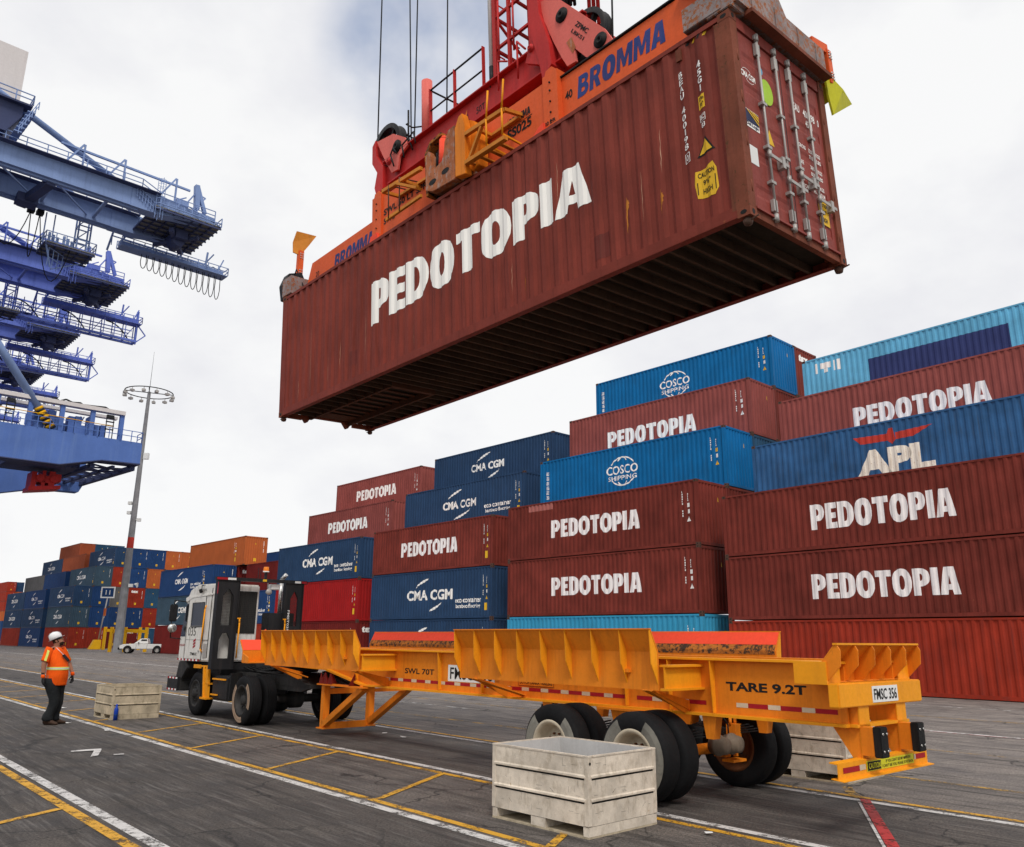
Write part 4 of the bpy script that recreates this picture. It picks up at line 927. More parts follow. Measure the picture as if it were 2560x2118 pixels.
# machinery in the middle
b = MB(); b.box(5.3, 7.2, .75, 1.75, SBm + .1, 4.0); b.build('hydraulic_unit', M['hydr'], spr)
for x0, x1, x2 in ((11.98, 12.30, 1), (-.12, .35, -1)):
    b = MB()
    if x2 > 0:
        b.box(11.86, 12.24, -.01, CW + .0, CH + .02, 3.42)
    else:
        b.box(-.06, .36, .0, CW, CH + .02, 3.36)
    b.build('end_beam', M['endbeam'], spr, .01)
b = MB(); b.prism([(11.3, 3.88), (11.5, 3.74), (11.66, 3.56), (11.72, 3.3), (11.75, SBm), (12.0, SBm), (12.0, 3.42), (11.8, 3.9), (11.5, 3.98)], lambda p, q, t: (p, t, q), SY0 - .12, SY0 - .01)
b.box(11.5, 12.1, -.02, .34, SBm - .05, 3.3)
b.build('corner_housing', M['endbeam'], spr, .008)
b = MB(); b.prism([(.5, 3.42), (.9, 4.05), (1.5, 4.10), (2.0, 3.42)], lambda p, q, t: (12.0 + .08 * 0 + t, p, q), -.35, .10); b.build('end_cover', M['endbeam'], spr)
b = MB(); b.box(12.0, 12.36, .30, CW - .02, CH + .02, CH + .08); b.build('lower_lip', M['hangrust'], spr)
b = MB(); b.box(12.24, 12.30, .06, CW - .06, CH + .10, 3.40)
for y in (.4, 1.0, 1.6, 2.1): b.box(12.30, 12.312, y, y + .02, CH + .12, 3.38)
b.build('end_plate', M['endbeam'], spr)
# corner flippers
def flipper(base, elbow, tipc, plate, nm='flipper_arm'):
    b = MB(); b.bar(base, elbow, .12, .16); b.bar(elbow, tipc, .13, .13)
    f = b.build(nm, M['spreader'], spr, .006)
    b = MB(); r = (Vector(tipc) - Vector(elbow)); 
    for t in (.12, .2, .28, .72, .8, .88):
        p = Vector(elbow) + r * t
        for o in (-.03, .03): b.tube(p + Vector((.06, o, 0)), p + Vector((.085, o, 0)), .014, n=6)
    b.build('bolt', M['chrome'], f)
    return f
f = flipper((12.19, 2.18, 3.50), (12.24, 2.55, 3.50), (12.22, 2.60, 2.95), None)
b = MB(); b.prism([(2.40, 3.10), (2.62, 2.80), (2.56, 2.44)], lambda p, q, t: (t, p, q), 11.80, 11.83) if False else None
b.bm.free(); b = MB(); 
P_ = [(12.24, 2.46, 3.15), (12.34, 2.78, 2.90), (12.30, 3.12, 2.82), (12.26, 2.52, 2.40), (12.25, 2.46, 2.72)]
b.loft([[Vector(p) for p in P_], [Vector(p) + Vector((-.03, 0, 0)) for p in P_]], smooth=False)
P_ = [(12.24, 2.46, 3.12), (12.34, 2.78, 2.88), (11.95, 2.78, 2.82), (11.9, 2.46, 3.0)]
b.loft([[Vector(p) for p in P_], [Vector(p) + Vector((0, 0, -.03)) for p in P_]], smooth=False)
b.build('guide_flap', M['flap'], f)
f = flipper((-.10, .42, 3.45), (-.12, .44, 3.55), (-.14, .48, 4.28), None)
b = MB(); P_ = [(-.20, .30, 4.22), (-.22, .30, 4.50), (-.16, .36, 4.78), (.0, .80, 4.72), (-.05, .62, 4.42), (-.14, .46, 4.16)]
b.loft([[Vector(p) for p in P_], [Vector(p) + Vector((.03, 0, 0)) for p in P_]], smooth=False); b.build('guide_flap', M['spreaderyel'], f)
b = MB(); b.prism([(.05, CH), (.0, 3.25), (.12, 3.55), (.45, 3.66), (.60, 3.36), (.62, CH)], lambda p, q, t: (t, p, q), -.24, .02); b.build('flipper_housing', M['cabblack'], spr, .01)
b = MB(); b.path([(.02, .25, 3.5), (.18, .22, 3.62), (.3, .28, 3.35), (.42, .3, 3.1)], .014); b.build('hose', M['hydr'], spr)
# scraped centre guide shoe, its orange post and the two yellow platforms, all on the near face
b = MB()
b.prism([(5.80, 3.08), (5.80, 3.72), (5.88, 3.86), (5.97, 3.70), (6.00, 3.46), (6.06, 3.40), (6.30, 3.46), (6.36, 3.62), (6.38, 3.80), (6.48, 3.98), (6.67, 4.0), (6.68, 2.93), (6.02, 2.97)], lambda p, q, t: (p, t, q), -.12, .02)
b.prism([(5.80, 3.08), (5.95, 3.0), (6.68, 2.93), (6.68, 3.3), (5.80, 3.3)], lambda p, q, t: (p, t, q), .02, .14)
s1 = b.build('guide_shoe', M['worn'], spr, .008)
b = MB(); 
for cx in (6.02, 6.40): b.prism([(cx + .11 * math.cos(t * .524), 3.16 + (0 if cx < 6.2 else .05) + .055 * math.sin(t * .524)) for t in range(12)], lambda p, q, t: (p, t, q), -.124, -.10)
b.build('slot', M['black'], s1)
b = MB(); b.tube((6.17, .02, 3.36), (6.20, .02, 3.98), .095, n=14); b.tube((6.20, .02, 3.98), (6.20, .02, 4.05), .095, .05, n=14); b.build('red_cylinder', M['guidered'], s1)
b = MB(); b.tube((6.02, -.02, 3.4), (6.03, -.02, 3.78), .018, n=8); b.tube((6.07, -.02, 3.4), (6.08, -.02, 3.72), .014, n=8); b.path([(6.0, .05, 3.9), (6.05, -.02, 3.7), (5.98, .0, 3.5)], .02); b.tube((6.31, .03, 3.5), (6.32, .03, 4.0), .035, n=10); b.build('hose', M['hydr'], s1)
b = MB(); b.tube((5.98, .2, 3.15), (6.0, .2, 4.0), .05); b.tube((6.5, .2, 3.2), (6.5, .2, 4.05), .045); b.box(5.7, 6.75, .18, .30, 2.95, 4.0); b.build('cylinder', M['hydr'], s1)
b = MB(); b.prism([(5.74, 3.0), (5.70, 3.9), (5.85, 4.08), (6.2, 4.12)] + [(6.2, 4.06), (5.88, 4.03), (5.78, 3.88), (5.80, 3.0)], lambda p, q, t: (p, t, q), -.06, .16); b.build('guide_edge', M['guiderust'], s1)
b = MB(); b.prism([(6.73, 2.92), (6.73, 3.86), (6.84, 4.06), (6.94, 4.08), (7.02, 3.80), (7.02, 2.86)], lambda p, q, t: (p, t, q), -.16, -.02); b.prism([(6.73, 3.86), (6.84, 4.08), (7.1, 3.9), (7.22, 3.4), (7.2, 3.0), (7.02, 2.95)], lambda p, q, t: (p, t, q), -.02, .2)
b.build('guide_post', M['trailer'], spr, .008)
b = MB(); q = -.14
b.bar((7.02, q, 3.62), (8.02, q, 3.58), .07, .07); b.bar((7.02, q, 3.06), (8.05, q, 3.04), .09, .07); b.bar((7.1, q, 3.08), (7.45, q, 3.56), .06, .05); b.bar((8.02, q, 3.58), (8.02, .3, 3.66), .06); b.bar((7.3, q, 3.6), (7.3, .3, 3.6), .06)
b.bar((7.02, .22, 3.60), (8.02, .22, 3.60), .07, .05)
for x in (7.1, 7.35, 7.6, 7.85): b.bar((x, q, 3.05), (x, .3, 3.05), .07, .03)
b.build('platform_bracket', M['spreaderyel'], spr)
for x in (7.60, 8.00):
    b = MB(); b.path([(x, q - .03, 3.12), (x, q - .03, 3.6), (x + .06, q - .03, 4.12)], .018); b.bar((x, q - .03, 3.12), (x, .25, 3.1), .03); b.build('grab_rail', M['traileryel'], spr)
b = MB()
b.bar((4.42, q, 3.66), (5.70, q, 3.58), .07, .07); b.bar((4.55, q, 3.0), (5.70, q, 3.02), .05, .06); b.bar((4.9, q, 3.62), (5.62, q, 3.2), .14, .05); b.bar((4.42, q, 3.66), (4.42, .3, 3.70), .06); b.bar((5.1, q, 3.6), (5.1, .3, 3.6), .06)
b.bar((4.42, .22, 3.68), (5.7, .22, 3.64), .06, .05)
b.build('platform_bracket', M['spreaderyel'], spr)
for x in (4.66, 5.03):
    b = MB(); b.path([(x, q - .03, 2.98), (x, q - .03, 3.68), (x + .04, .25, 3.72)], .014); b.build('grab_rail', M['frame_rust'], spr)
# lettering on its near beam
def flatword(parent, txt, x0, x1, z0, z1, mat, y, bold=.03, nm='lettering', skew=0.0):
    bm = bmesh.new(); put(bm, tr2(BRM if txt == 'BROMMA' else text2d(txt, bold), in_rect(x0, x1, z0, z1)), lambda a, c: (a + skew * (c - z0), y, c)); b = MB(); b.bm.free(); b.bm = bm
    return link(nm, b.mesh(nm, mat), parent)
flatword(spr, 'BROMMA', 9.25, 10.98, 3.30, 3.70, M['bluepaint'], SY0 - .004, .022, skew=.12)
flatword(spr, 'BROMMA', 1.78, 3.36, 3.08, 3.42, M['bluepaint'], SY0 - .004, .022, skew=.12)
flatword(spr, '40', 8.99, 9.15, 3.42, 3.57, M['black'], SY0 - .004)
flatword(spr, '20', .95, 1.1, 3.18, 3.30, M['black'], SY0 - .004, .01)
flatword(spr, 'BROMMA', 7.72, 8.24, 3.57, 3.72, M['black'], SY0 - .066)
flatword(spr, 'SS025', 7.66, 8.26, 3.34, 3.52, M['black'], SY0 - .066)
flatword(spr, '20 L/R', 8.6, 8.85, 3.10, 3.17, M['black'], SY0 - .104)
flatword(spr, 'SWL 50 LT SPR', 3.85, 5.35, 3.50, 3.64, M['black'], SY0 - .066)
flatword(spr, 'SWL', 3.85, 4.25, 3.30, 3.43, M['black'], SY0 - .066)
b = MB(); b.box(7.68, 7.685, SY0 - .066, SY0 - .062, 3.53, 3.75); b.box(7.68, 8.28, SY0 - .066, SY0 - .062, 3.535, 3.545); b.build('plate_edge', M['guiderust'], spr)

# ------------------------------------------------------------------ head block above the spreader
hb = thing('crane_head_block', 'dark red steel head block with rope wheels, bolted above the orange spreader', 'crane block', HM)
HY0, HY1 = .60, 1.84
for y in (HY0, HY1 - .12):
    b = MB(); zb, zt = 4.46, 5.02
    b.box(3.4, 9.3, y, y + .05, zb, zt)
    b.box(3.4, 9.3, y - .10, y + .12, zt, zt + .035); b.box(3.6, 9.1, y - .10, y + .12, zb - .035, zb)
    b.build('girder', M['headred'], hb, .005)
b = MB(); b.box(3.7, 9.0, HY0 + .12, HY1 - .16, 4.42, 4.47); b.build('soffit_plate', M['headred'], hb)
b = MB()
for x in (4.4, 5.6, 6.8, 8.0): b.box(x, x + .12, HY0 + .05, HY1 - .12, 4.5, 5.0)
b.build('cross_beam', M['headred'], hb)
flatword(hb, 'SWL', 5.95, 6.25, 4.62, 4.78, M['black'], HY0 - .004, .01); flatword(hb, '50T', 6.45, 6.7, 4.64, 4.78, M['black'], HY0 - .004, .01)
# end hangers + wheels
def sheave(parent, x, z, r, y0, y1):
    b = MB(); yc = (y0 + y1) / 2
    b.lathe([(y0, r * .80), (y0, r), (y0 + .02, r), (yc, r * .90), (y1 - .02, r), (y1, r), (y1, r * .80), (y0, r * .80)], (x, 0, z), 'Y', 36)
    b.lathe([(y0, .02), (y0, r * .25), (y1, r * .25), (y1, .02)], (x, 0, z), 'Y', 20)
    for k in range(6):
        a = k * math.pi / 3; b.bar((x + r * .2 * math.cos(a), yc, z + r * .2 * math.sin(a)), (x + r * .84 * math.cos(a), yc, z + r * .84 * math.sin(a)), .05, .09, (0, 1, 0))
    return b.build('rope_wheel', M['cabblack'], parent)
def pin(parent, x, z, r, y, mat='hydr'):
    b = MB(); b.lathe([(y, .001), (y - .05, r * .3), (y - .05, r * .55), (y - .02, r * .6), (y - .02, r), (y + .02, r)], (x, 0, z), 'Y', 24); return b.build('axle_cap', M[mat], parent)
# left end
for y in (.50, 1.84):
    b = MB(); b.prism([(3.18, 5.64), (3.80, 5.53), (4.22, 5.24), (4.34, 5.00), (4.05, 4.88), (3.98, 4.60), (3.76, 4.62), (3.55, 4.95), (3.38, 5.25)], lambda p, q, t: (p, t, q), y, y + .05); b.build('wheel_plate', M['headpink'], hb, .004)
b = MB(); b.prism([(3.0, 5.60), (3.12, 5.70), (3.16, 5.3), (3.42, 4.95), (3.42, 4.42), (3.2, 4.28), (3.10, 4.55), (3.2, 4.88), (3.0, 5.18)], lambda p, q, t: (p, t, q), .50, 1.88); b.build('end_hanger', M['headred'], hb)
sheave(hb, 3.38, 5.46, .53, .60, .80); sheave(hb, 3.38, 5.46, .53, 1.55, 1.72); pin(hb, 3.97, 5.14, .14, .49); pin(hb, 3.68, 4.92, .08, .49, 'headred')
# right end: the big pale red cheek plate
for y in (.48, 1.86):
    b = MB(); b.prism([(8.34, 5.80), (8.56, 5.76), (8.78, 5.60), (9.74, 4.40), (9.92, 4.05), (9.78, 3.90), (9.34, 4.10), (9.10, 4.42), (9.12, 4.16), (8.92, 4.18), (8.80, 4.42), (8.64, 4.80), (8.44, 5.35)], lambda p, q, t: (p, t, q), y, y + .05); b.build('wheel_plate', M['headpink'], hb, .004)
b = MB(); b.prism([(8.20, 5.92), (8.36, 5.97), (8.40, 5.5), (8.60, 4.8), (8.64, 4.36), (8.42, 4.18), (8.34, 4.6), (8.18, 5.2)], lambda p, q, t: (p, t, q), .40, 1.96); b.build('end_hanger', M['headred'], hb)
b = MB(); b.prism([(8.93, 4.62), (9.05, 4.66), (9.13, 4.42), (9.06, 4.34)], lambda p, q, t: (p, t, q), .474, .479); b.build('data_plate', M['worn'], hb)
sheave(hb, 9.22, 4.66, .46, .60, .78); sheave(hb, 9.22, 4.66, .46, 1.55, 1.72)
pin(hb, 8.86, 5.20, .13, .475); pin(hb, 9.66, 4.22, .13, .475)
b = MB(); b.prism([(8.0, 4.75), (8.12, 5.06), (8.3, 5.1), (8.4, 4.9), (8.38, 4.5)], lambda p, q, t: (p, t, q), .42, .50); b.build('lug', M['headred'], hb); pin(hb, 8.16, 4.95, .07, .41, 'headred')
for txt, o_, l_, h_ in (('ZPMC', (9.13, 4.83), .40, .085), ('LBKS1', (9.04, 4.76), .40, .06)):
    ux, uz = .62, -.785; bm = bmesh.new(); put(bm, text2d(txt, .025), lambda a, c: (o_[0] + ux * l_ * a + .785 * h_ * c, .474, o_[1] + uz * l_ * a + .62 * h_ * c)); b = MB(); b.bm.free(); b.bm = bm; link('lettering', b.mesh('lettering', M['black']), hb)
# standpipe, hand rails, cage
b = MB(); b.tube((4.70, .74, 4.95), (4.70, .74, 6.40), .115, n=16); b.tube((4.70, .74, 6.40), (4.70, .74, 6.45), .115, .05, n=16); b.build('standpipe', M['headpink'], hb)
b = MB()
pts = [(4.98, .62), (5.78, .62), (6.66, .62)]
for x, y in pts: b.bar((x, y, 5.04), (x, y, 6.0), .07, .02, (1, 0, 0))
b.build('rail_post', M['headred'], hb)
b = MB(); b.path([(4.98, .62, 5.98), (6.66, .62, 5.98)], .02); b.path([(4.98, .62, 5.50), (6.66, .62, 5.50)], .018)
b.path([(4.98, .62, 5.98), (4.98, 1.7, 5.98), (6.6, 1.7, 5.98)], .02)
b.build('hand_rail', M['cabblack'], hb)
b = MB()
for z in (5.1, 5.35, 5.6): b.path([(4.25, .60, z), (4.12, .62, z + .04), (4.10, .8, z + .05), (4.4, .95, z)], .016)
b.path([(4.3, .55, 5.0), (4.3, .55, 5.85)], .022); b.path([(4.45, .55, 4.85), (4.38, .5, 5.15), (4.55, .5, 5.2), (4.62, .5, 4.9)], .018)
b.path([(3.9, .46, 4.7), (3.8, .44, 5.0), (3.9, .44, 5.12), (4.0, .46, 4.95)], .018); b.path([(4.3, .44, 4.7), (4.25, .42, 5.0), (4.45, .42, 5.05)], .018)
b.build('cable_loop', M['cabblack'], hb)
# cage tower with mesh
TX0, TX1, TY0, TY1, TZ0, TZ1 = 6.98, 7.95, .66, 1.60, 5.02, 9.2
b = MB()
for x, y in ((TX0, TY0), (TX1, TY0), (TX0, TY1), (TX1, TY1)): b.bar((x, y, TZ0), (x, y, TZ1), .085, .085, (1, 0, 0))
b.bar((7.36, TY0, TZ0), (7.36, TY0, TZ1), .06, .06, (1, 0, 0)); b.build('cage_post', M['headred'], hb)
b = MB()
for z in (5.05, 5.75, 6.45, 7.15, 7.85, 8.55):
    for (x0, y0), (x1, y1) in (((TX0, TY0), (TX1, TY0)), ((TX1, TY0), (TX1, TY1)), ((TX0, TY1), (TX1, TY1)), ((TX0, TY0), (TX0, TY1))): b.bar((x0, y0, z), (x1, y1, z), .05, .05)
b.bar((TX0, TY1, 5.75), (TX0, TY0, 6.45), .04); b.bar((TX0, TY0, 5.1), (TX0, TY1, 5.75), .04)
b.build('cage_rail', M['headred'], hb)
b = MB()
for (y, xa, xb) in ((TY1, TX0, TX1),):
    n = 26
    for k in range(-n, 60):
        x0 = xa; z0 = 5.05 + k * .09
        for sgn in (1,):
            a = (xa, z0); c = (xb, z0 + (xb - xa))
            if z0 > TZ1 - 1.0 or z0 < 4.1: continue
            z0c = max(z0, 5.05); b.bar((xa + (z0c - z0), y, z0c), (xb, y, z0 + (xb - xa)), .02) if z0 + (xb - xa) > 5.05 else None
            z1c = max(z0, 5.05); b.bar((xb - (z1c - z0), y, z1c), (xa, y, z0 + (xb - xa)), .02) if z0 + (xb - xa) > 5.05 else None
for k in range(-14, 60):
    z0 = 5.05 + k * .09; dy = TY1 - TY0
    if z0 + dy < 5.1 or z0 > TZ1 - 1: continue
    z0c = max(z0, 5.05)
    b.bar((TX1, TY0 + (z0c - z0), z0c), (TX1, TY1, z0 + dy), .018); b.bar((TX1, TY1 - (z0c - z0), z0c), (TX1, TY0, z0 + dy), .018)
b.build('cage_mesh', M['cabblack'], hb)
b = MB()
for x in (7.22, 7.62):
    b.path([(x, TY0 - .14, 5.3), (x, TY0 - .14, 6.6), (x + .02, TY0 - .14, 9.0)], .02)
for z in (5.4, 6.5, 7.6): b.bar((7.22, TY0 - .14, z), (7.22, TY0, z), .02); b.bar((7.62, TY0 - .14, z), (7.62, TY0, z), .02)
b.path([(7.2, .5, 4.7), (7.2, .5, 5.3), (7.5, .45, 5.1)], .018); b.path([(7.72, .5, 4.65), (7.72, .5, 5.4), (7.95, .48, 5.1)], .02)
b.build('ladder_rail', M['headred'], hb)
b = MB(); b.tube((6.86, .64, 4.98), (6.86, .64, 5.45), .045, n=10); pw = b.build('cable_tube', M['cabblack'], hb)
b = MB(); b.tube((6.86, .64, 5.45), (6.86, .64, 10.5), .04, n=10); b.build('cable_tube', M['plate'], hb)
b = MB()
for x, y, z in ((7.1, 1.0, 5.1), (7.25, .9, 5.12), (7.45, 1.1, 5.1), (7.65, .9, 5.15)): b.tube((x, y, z), (x + .05, y + .05, z + .35), .09, .04, n=8)
for k in range(6): b.path([(7.05 + .12 * k, .8, 5.05), (7.1 + .12 * k, .9, 5.3), (7.2 + .12 * k, 1.0, 5.1)], .015)
b.build('cable_bundle', M['cabblack'], hb)
b = MB()
for k in range(7): b.path([(8.45 + .05 * k, .9 + .05 * (k % 3), 5.8), (8.5 + .04 * k, .95, 6.2 + .1 * k), (8.55 + .03 * k, 1.0, 7.4)], .03)
b.build('hose_bundle', M['hydr'], hb)
b = MB()
for k in range(3): b.path([(8.85 + .1 * k, 1.2, 5.3), (8.9 + .1 * k, 1.2, 9.0)], .035)
b.build('drop_pipe', M['headred'], hb)
# hoist ropes: separate things hanging from the trolley above
for k, ((px, py), (qx, qy), lab) in enumerate([((945, 330), (955, 0), 'steel hoist rope, leftmost, ending on the left rope wheel'), ((1028, 340), (1025, 0), 'left one of the two close hoist ropes beside the standpipe'), ((1036, 350), (1044, 0), 'right one of the two close hoist ropes beside the standpipe'),
        ((1117, 290), (1119, 0), 'steel hoist rope passing behind the hand rail'), ((1532, 98), (1530, 0), 'steel hoist rope right of the pale red wheel plate')]):
    yy = .71 if k in (0, 4) else 1.63
    def onp(px, py):
        d = ray(px, py); o = HO + HN * yy; t = (o - CAMP).dot(HN) / d.dot(HN); return CAMP + d * t
    a = onp(px, py); c = onp(qx, qy); c = a + (c - a) * 3.2; a = a - (c - a).normalized() * (.35 if k in (0, 4) else .2)
    if k == 3: a = a - (c - a) * .02
    b = MB(); L_ = a.copy(); b.tube((0, 0, 0), c - a, .016, n=8); o = b.build('hoist_rope', M['cable']); o.location = a
    tag(o, lab, 'rope', 'hoist ropes of the spreader')

# ------------------------------------------------------------------ container trailer
NC = 8.83
TM = frame(LF, -LN, (0, 0, 1), gl(10, NC))
S0 = 10.0
def tp(s, nn, z): return (s - S0, NC - nn, z)
trl = thing('container_trailer', 'orange yellow skeletal container trailer with flared guide plates, empty, on four pairs of black wheels', 'trailer', TM)
NL, NR = 8.30, 9.36
def sb(b, s0, s1, n0_, n1_, z0, z1): b.box(s0 - S0, s1 - S0, NC - n0_, NC - n1_, z0, z1); return b
def sprism(b, pts, na, nb): b.prism(pts, lambda s, z, n: tp(s, n, z), na, nb); return b     # outline in (s, z)
def nprism(b, pts, sa, sb_): b.prism(pts, lambda n, z, s: tp(s, n, z), sa, sb_); return b    # outline in (n, z)
for nn, sg in ((NL, -1), (NR, 1)):
    b = MB()
    sprism(b, [(4.40, .985), (13.6, .965), (15.0, 1.20), (17.7, 1.25), (17.7, 1.56), (4.40, 1.565)], nn - .012, nn + .012)
    bm_ = b.build('main_beam', M['trailer'], trl)
    b = MB()
    sb(b, 4.38, 17.72, nn - .10, nn + .10, 1.565, 1.59)
    sprism(b, [(4.38, .955), (13.62, .935), (15.03, 1.17), (17.72, 1.22), (17.72, 1.25), (15.0, 1.20), (13.6, .965), (4.38, .985)], nn - .10, nn + .10)
    b.build('flange', M['traileryel'] if sg < 0 else M['trailer'], bm_)
    b = MB()
    for s in (5.98, 6.6, 7.3, 10.2, 11.3, 13.9):
        w_ = .085; o = nn + sg * .012
        b.prism([(o, 1.56), (o + sg * w_, 1.56), (o + sg * .05, .985), (o, .985)], lambda n, z, s_: tp(s_, n, z), s, s + .012)
    b.build('web_stiffener', M['traileryel'], bm_)
for s in (4.9, 6.3, 8.2, 10.2, 12.2, 13.8, 15.5, 17.0):
    b = MB(); sb(b, s, s + .10, NL + .012, NR - .012, 1.28, 1.52); b.build('crossmember', M['trailer'], trl)
b = MB(); sb(b, 14.9, 17.6, NL, NR, 1.19, 1.215); b.build('fifth_wheel_plate', M['trailer'], trl)
# bracket pairs carrying the guides
for s0 in (6.12, 9.80, 12.62, 16.28):
    for nn, sg, e in ((NL, -1, 7.62), (NR, 1, 10.04)):
        b = MB(); s1 = s0 + .12
        o = nn + sg * .013
        sb(b, s0, s1, e, o, 1.49, 1.515); sb(b, s0, s1, e, o, 1.235, 1.26)
        b.box(s0 + .05 - S0, s0 + .065 - S0, NC - e, NC - o, 1.26, 1.49)
        b.build('guide_bracket', M['traileryel'], trl)
for s0 in (6.35, 9.55, 12.85, 16.1):
    for nn, sg, e in ((NL, -1, 7.60), (NR, 1, 10.06)):
        b = MB(); o = nn + sg * .013
        nprism(b, [(e, 1.25), (e, 1.22), (o + sg * .09, .96), (o, .96), (o, 1.10)], s0, s0 + .02)
        b.prism([(e, 1.235), (o, .955)], lambda n, z, s_: tp(s_, n, z), s0, s0 + .01) if False else None
        b.bar(tp(s0 + .06, e, 1.235), tp(s0 - .30 if s0 in (9.55, 16.1) else s0 + .06, o + sg * .02, 1.0), .012, .16, (1, 0, 0))
        b.build('guide_gusset', M['trailer'], trl)
# flared side guides
rng = random.Random(4)
for s0, s1 in ((6.25, 9.92), (12.75, 16.42)):
    for side in (-1, 1):
        F = lambda off: NC + side * off          # off: distance from the centre line
        pr = [(1.21, 1.235), (1.21, 1.66), (1.33, 1.905), (1.345, 1.90), (1.225, 1.655), (1.225, 1.235)]
        b = MB(); nprism(b, [(F(a), z) for a, z in pr], s0, s1)
        b.box(s0 - S0, s1 - S0, NC - F(1.325), NC - F(1.365), 1.90, 1.915)
        gp = b.build('side_guide', M['trailer'], trl)
        n = 8
        for k in range(n + 1):
            s = s0 + .004 + (s1 - s0 - .024) * k / n
            b = MB(); j = rng.uniform(-.008, .012)
            nprism(b, [(F(1.2255), 1.30), (F(1.255 + j), 1.36), (F(1.335 + j), 1.52), (F(1.345 + j), 1.70), (F(1.355), 1.895), (F(1.343), 1.895), (F(1.2255), 1.655)], s, s + .012)
            b.build('rib', M['traileryel'], gp)
        b = MB(); nprism(b, [(F(1.2062), 1.61), (F(1.2062), 1.662), (F(1.243), 1.738), (F(1.2455), 1.736), (F(1.2095), 1.661), (F(1.2095), 1.61)], s0 + .02, s1 - .02)
        b.build('rubbed_band', M['guiderust'], gp)
        b = MB(); nprism(b, [(F(1.2435), 1.740), (F(1.327), 1.906), (F(1.3295), 1.904), (F(1.246), 1.738)], s0 + .01, s1 - .01); b.build('red_band', M['guidered'], gp)
        b = MB(); b.box(s0 + .40 - S0, s0 + .50 - S0, NC - F(1.226), NC - F(1.27), 1.42, 1.46); b.build('lug', M['trailer'], gp)
# front end guide
b = MB(); sprism(b, [(17.60, 1.26), (17.60, 1.50), (17.78, 1.72), (17.80, 1.71), (17.62, 1.495), (17.62, 1.26)], NC - 1.2, NC + 1.2); fg = b.build('end_guide', M['trailer'], trl)
b = MB(); sprism(b, [(17.596, 1.51), (17.772, 1.725), (17.776, 1.722), (17.60, 1.508)], NC - 1.19, NC + 1.19); b.build('red_band', M['guidered'], fg)
b = MB(); sprism(b, [(17.3, 1.26), (17.3, 1.36), (17.60, 1.45), (17.60, 1.26)], NC - 1.2, NC - 1.18); sb(b, 17.3, 17.6, NC - 1.2, NC + 1.2, 1.245, 1.265); b.build('shelf', M['trailer'], fg)
# rear crossbeam, ribs, posts, bumper
b = MB(); sb(b, 4.28, 4.395, 7.93, 9.74, 1.155, 1.385); rc = b.build('rear_crossbeam', M['traileryel'], trl, .01)
b = MB(); sb(b, 4.275, 4.279, 8.60, 9.16, 1.185, 1.345); np_ = b.build('number_plate', M['plate'], rc)
bm = bmesh.new(); put(bm, text2d('FMSC 356', .015), lambda a, c: tp(4.272, 8.63 + .50 * a, 1.21 + .11 * c)); b = MB(); b.bm.free(); b.bm = bm; link('lettering', b.mesh('lettering', M['black']), np_)
b = MB(); sb(b, 4.395, 4.75, 7.93, 8.20, 1.37, 1.59); sb(b, 4.395, 4.75, 9.46, 9.74, 1.37, 1.59); b.build('rear_block', M['traileryel'], trl)
b = MB(); sprism(b, [(4.50, 1.385), (4.50, 1.53), (4.30, 1.76), (4.285, 1.75), (4.485, 1.525), (4.485, 1.385)], 7.95, 9.74); rg = b.build('rear_guide', M['trailer'], trl)
b = MB(); sb(b, 4.26, 4.31, 7.94, 9.75, 1.752, 1.772); b.build('top_edge', M['traileryel'], rg)
b = MB(); sb(b, 4.396, 4.50, 7.94, 9.74, 1.388, 1.40); b.build('shelf', M['trailer'], rg)
for k in range(6):
    nn = 7.95 + k * (1.79 - .014) / 5
    b = MB(); sprism(b, [(4.484, 1.40), (4.40, 1.40), (4.25, 1.55), (4.24, 1.70), (4.27, 1.752), (4.29, 1.752), (4.484, 1.525)], nn, nn + .014); b.build('rib', M['trailer'], rg)
for na, nb in ((8.33, 8.54), (9.15, 9.36)):
    b = MB(); sb(b, 4.30, 4.312, na, nb, .66, 1.155); po = b.build('rear_post', M['traileryel'], trl)
    b = MB(); sprism(b, [(4.312, .66), (4.40, .66), (4.60, .955), (4.60, 1.38), (4.40, 1.38), (4.312, 1.15)], na + .004, na + .016); b.build('post_web', M['trailer'], po)
    b = MB(); sprism(b, [(4.312, .66), (4.38, .66), (4.50, .955), (4.50, 1.15), (4.312, 1.15)], nb - .016, nb - .004); b.build('post_web', M['trailer'], po)
    b = MB(); sb(b, 4.17, 4.30, na - .01, nb - .10, .70, .965); b.build('buffer_bracket', M['trailer'], po)
    b = MB(); sb(b, 4.09, 4.17, na - .02, nb - .075, .69, .975); bf = b.build('rubber_buffer', M['hydr'], trl, .008)
    b = MB()
    for z in (.75, .91):
        for n_ in (na + .02, nb - .11): b.tube(tp(4.092, n_, z), tp(4.08, n_, z), .012, n=8)
    b.build('bolt', M['chrome'], bf)
b = MB(); sb(b, 4.3, 4.42, 8.28, 9.42, .955, .985); b.build('tie_bar', M['traileryel'], trl)
b = MB(); sb(b, 4.27, 4.282, 7.78, 9.68, .525, .655); sprism(b, [(4.27, .655), (4.27, .668), (4.36, .675), (4.36, .662)], 7.78, 9.68); sprism(b, [(4.21, .512), (4.21, .520), (4.34, .532), (4.34, .525)], 7.76, 9.70)

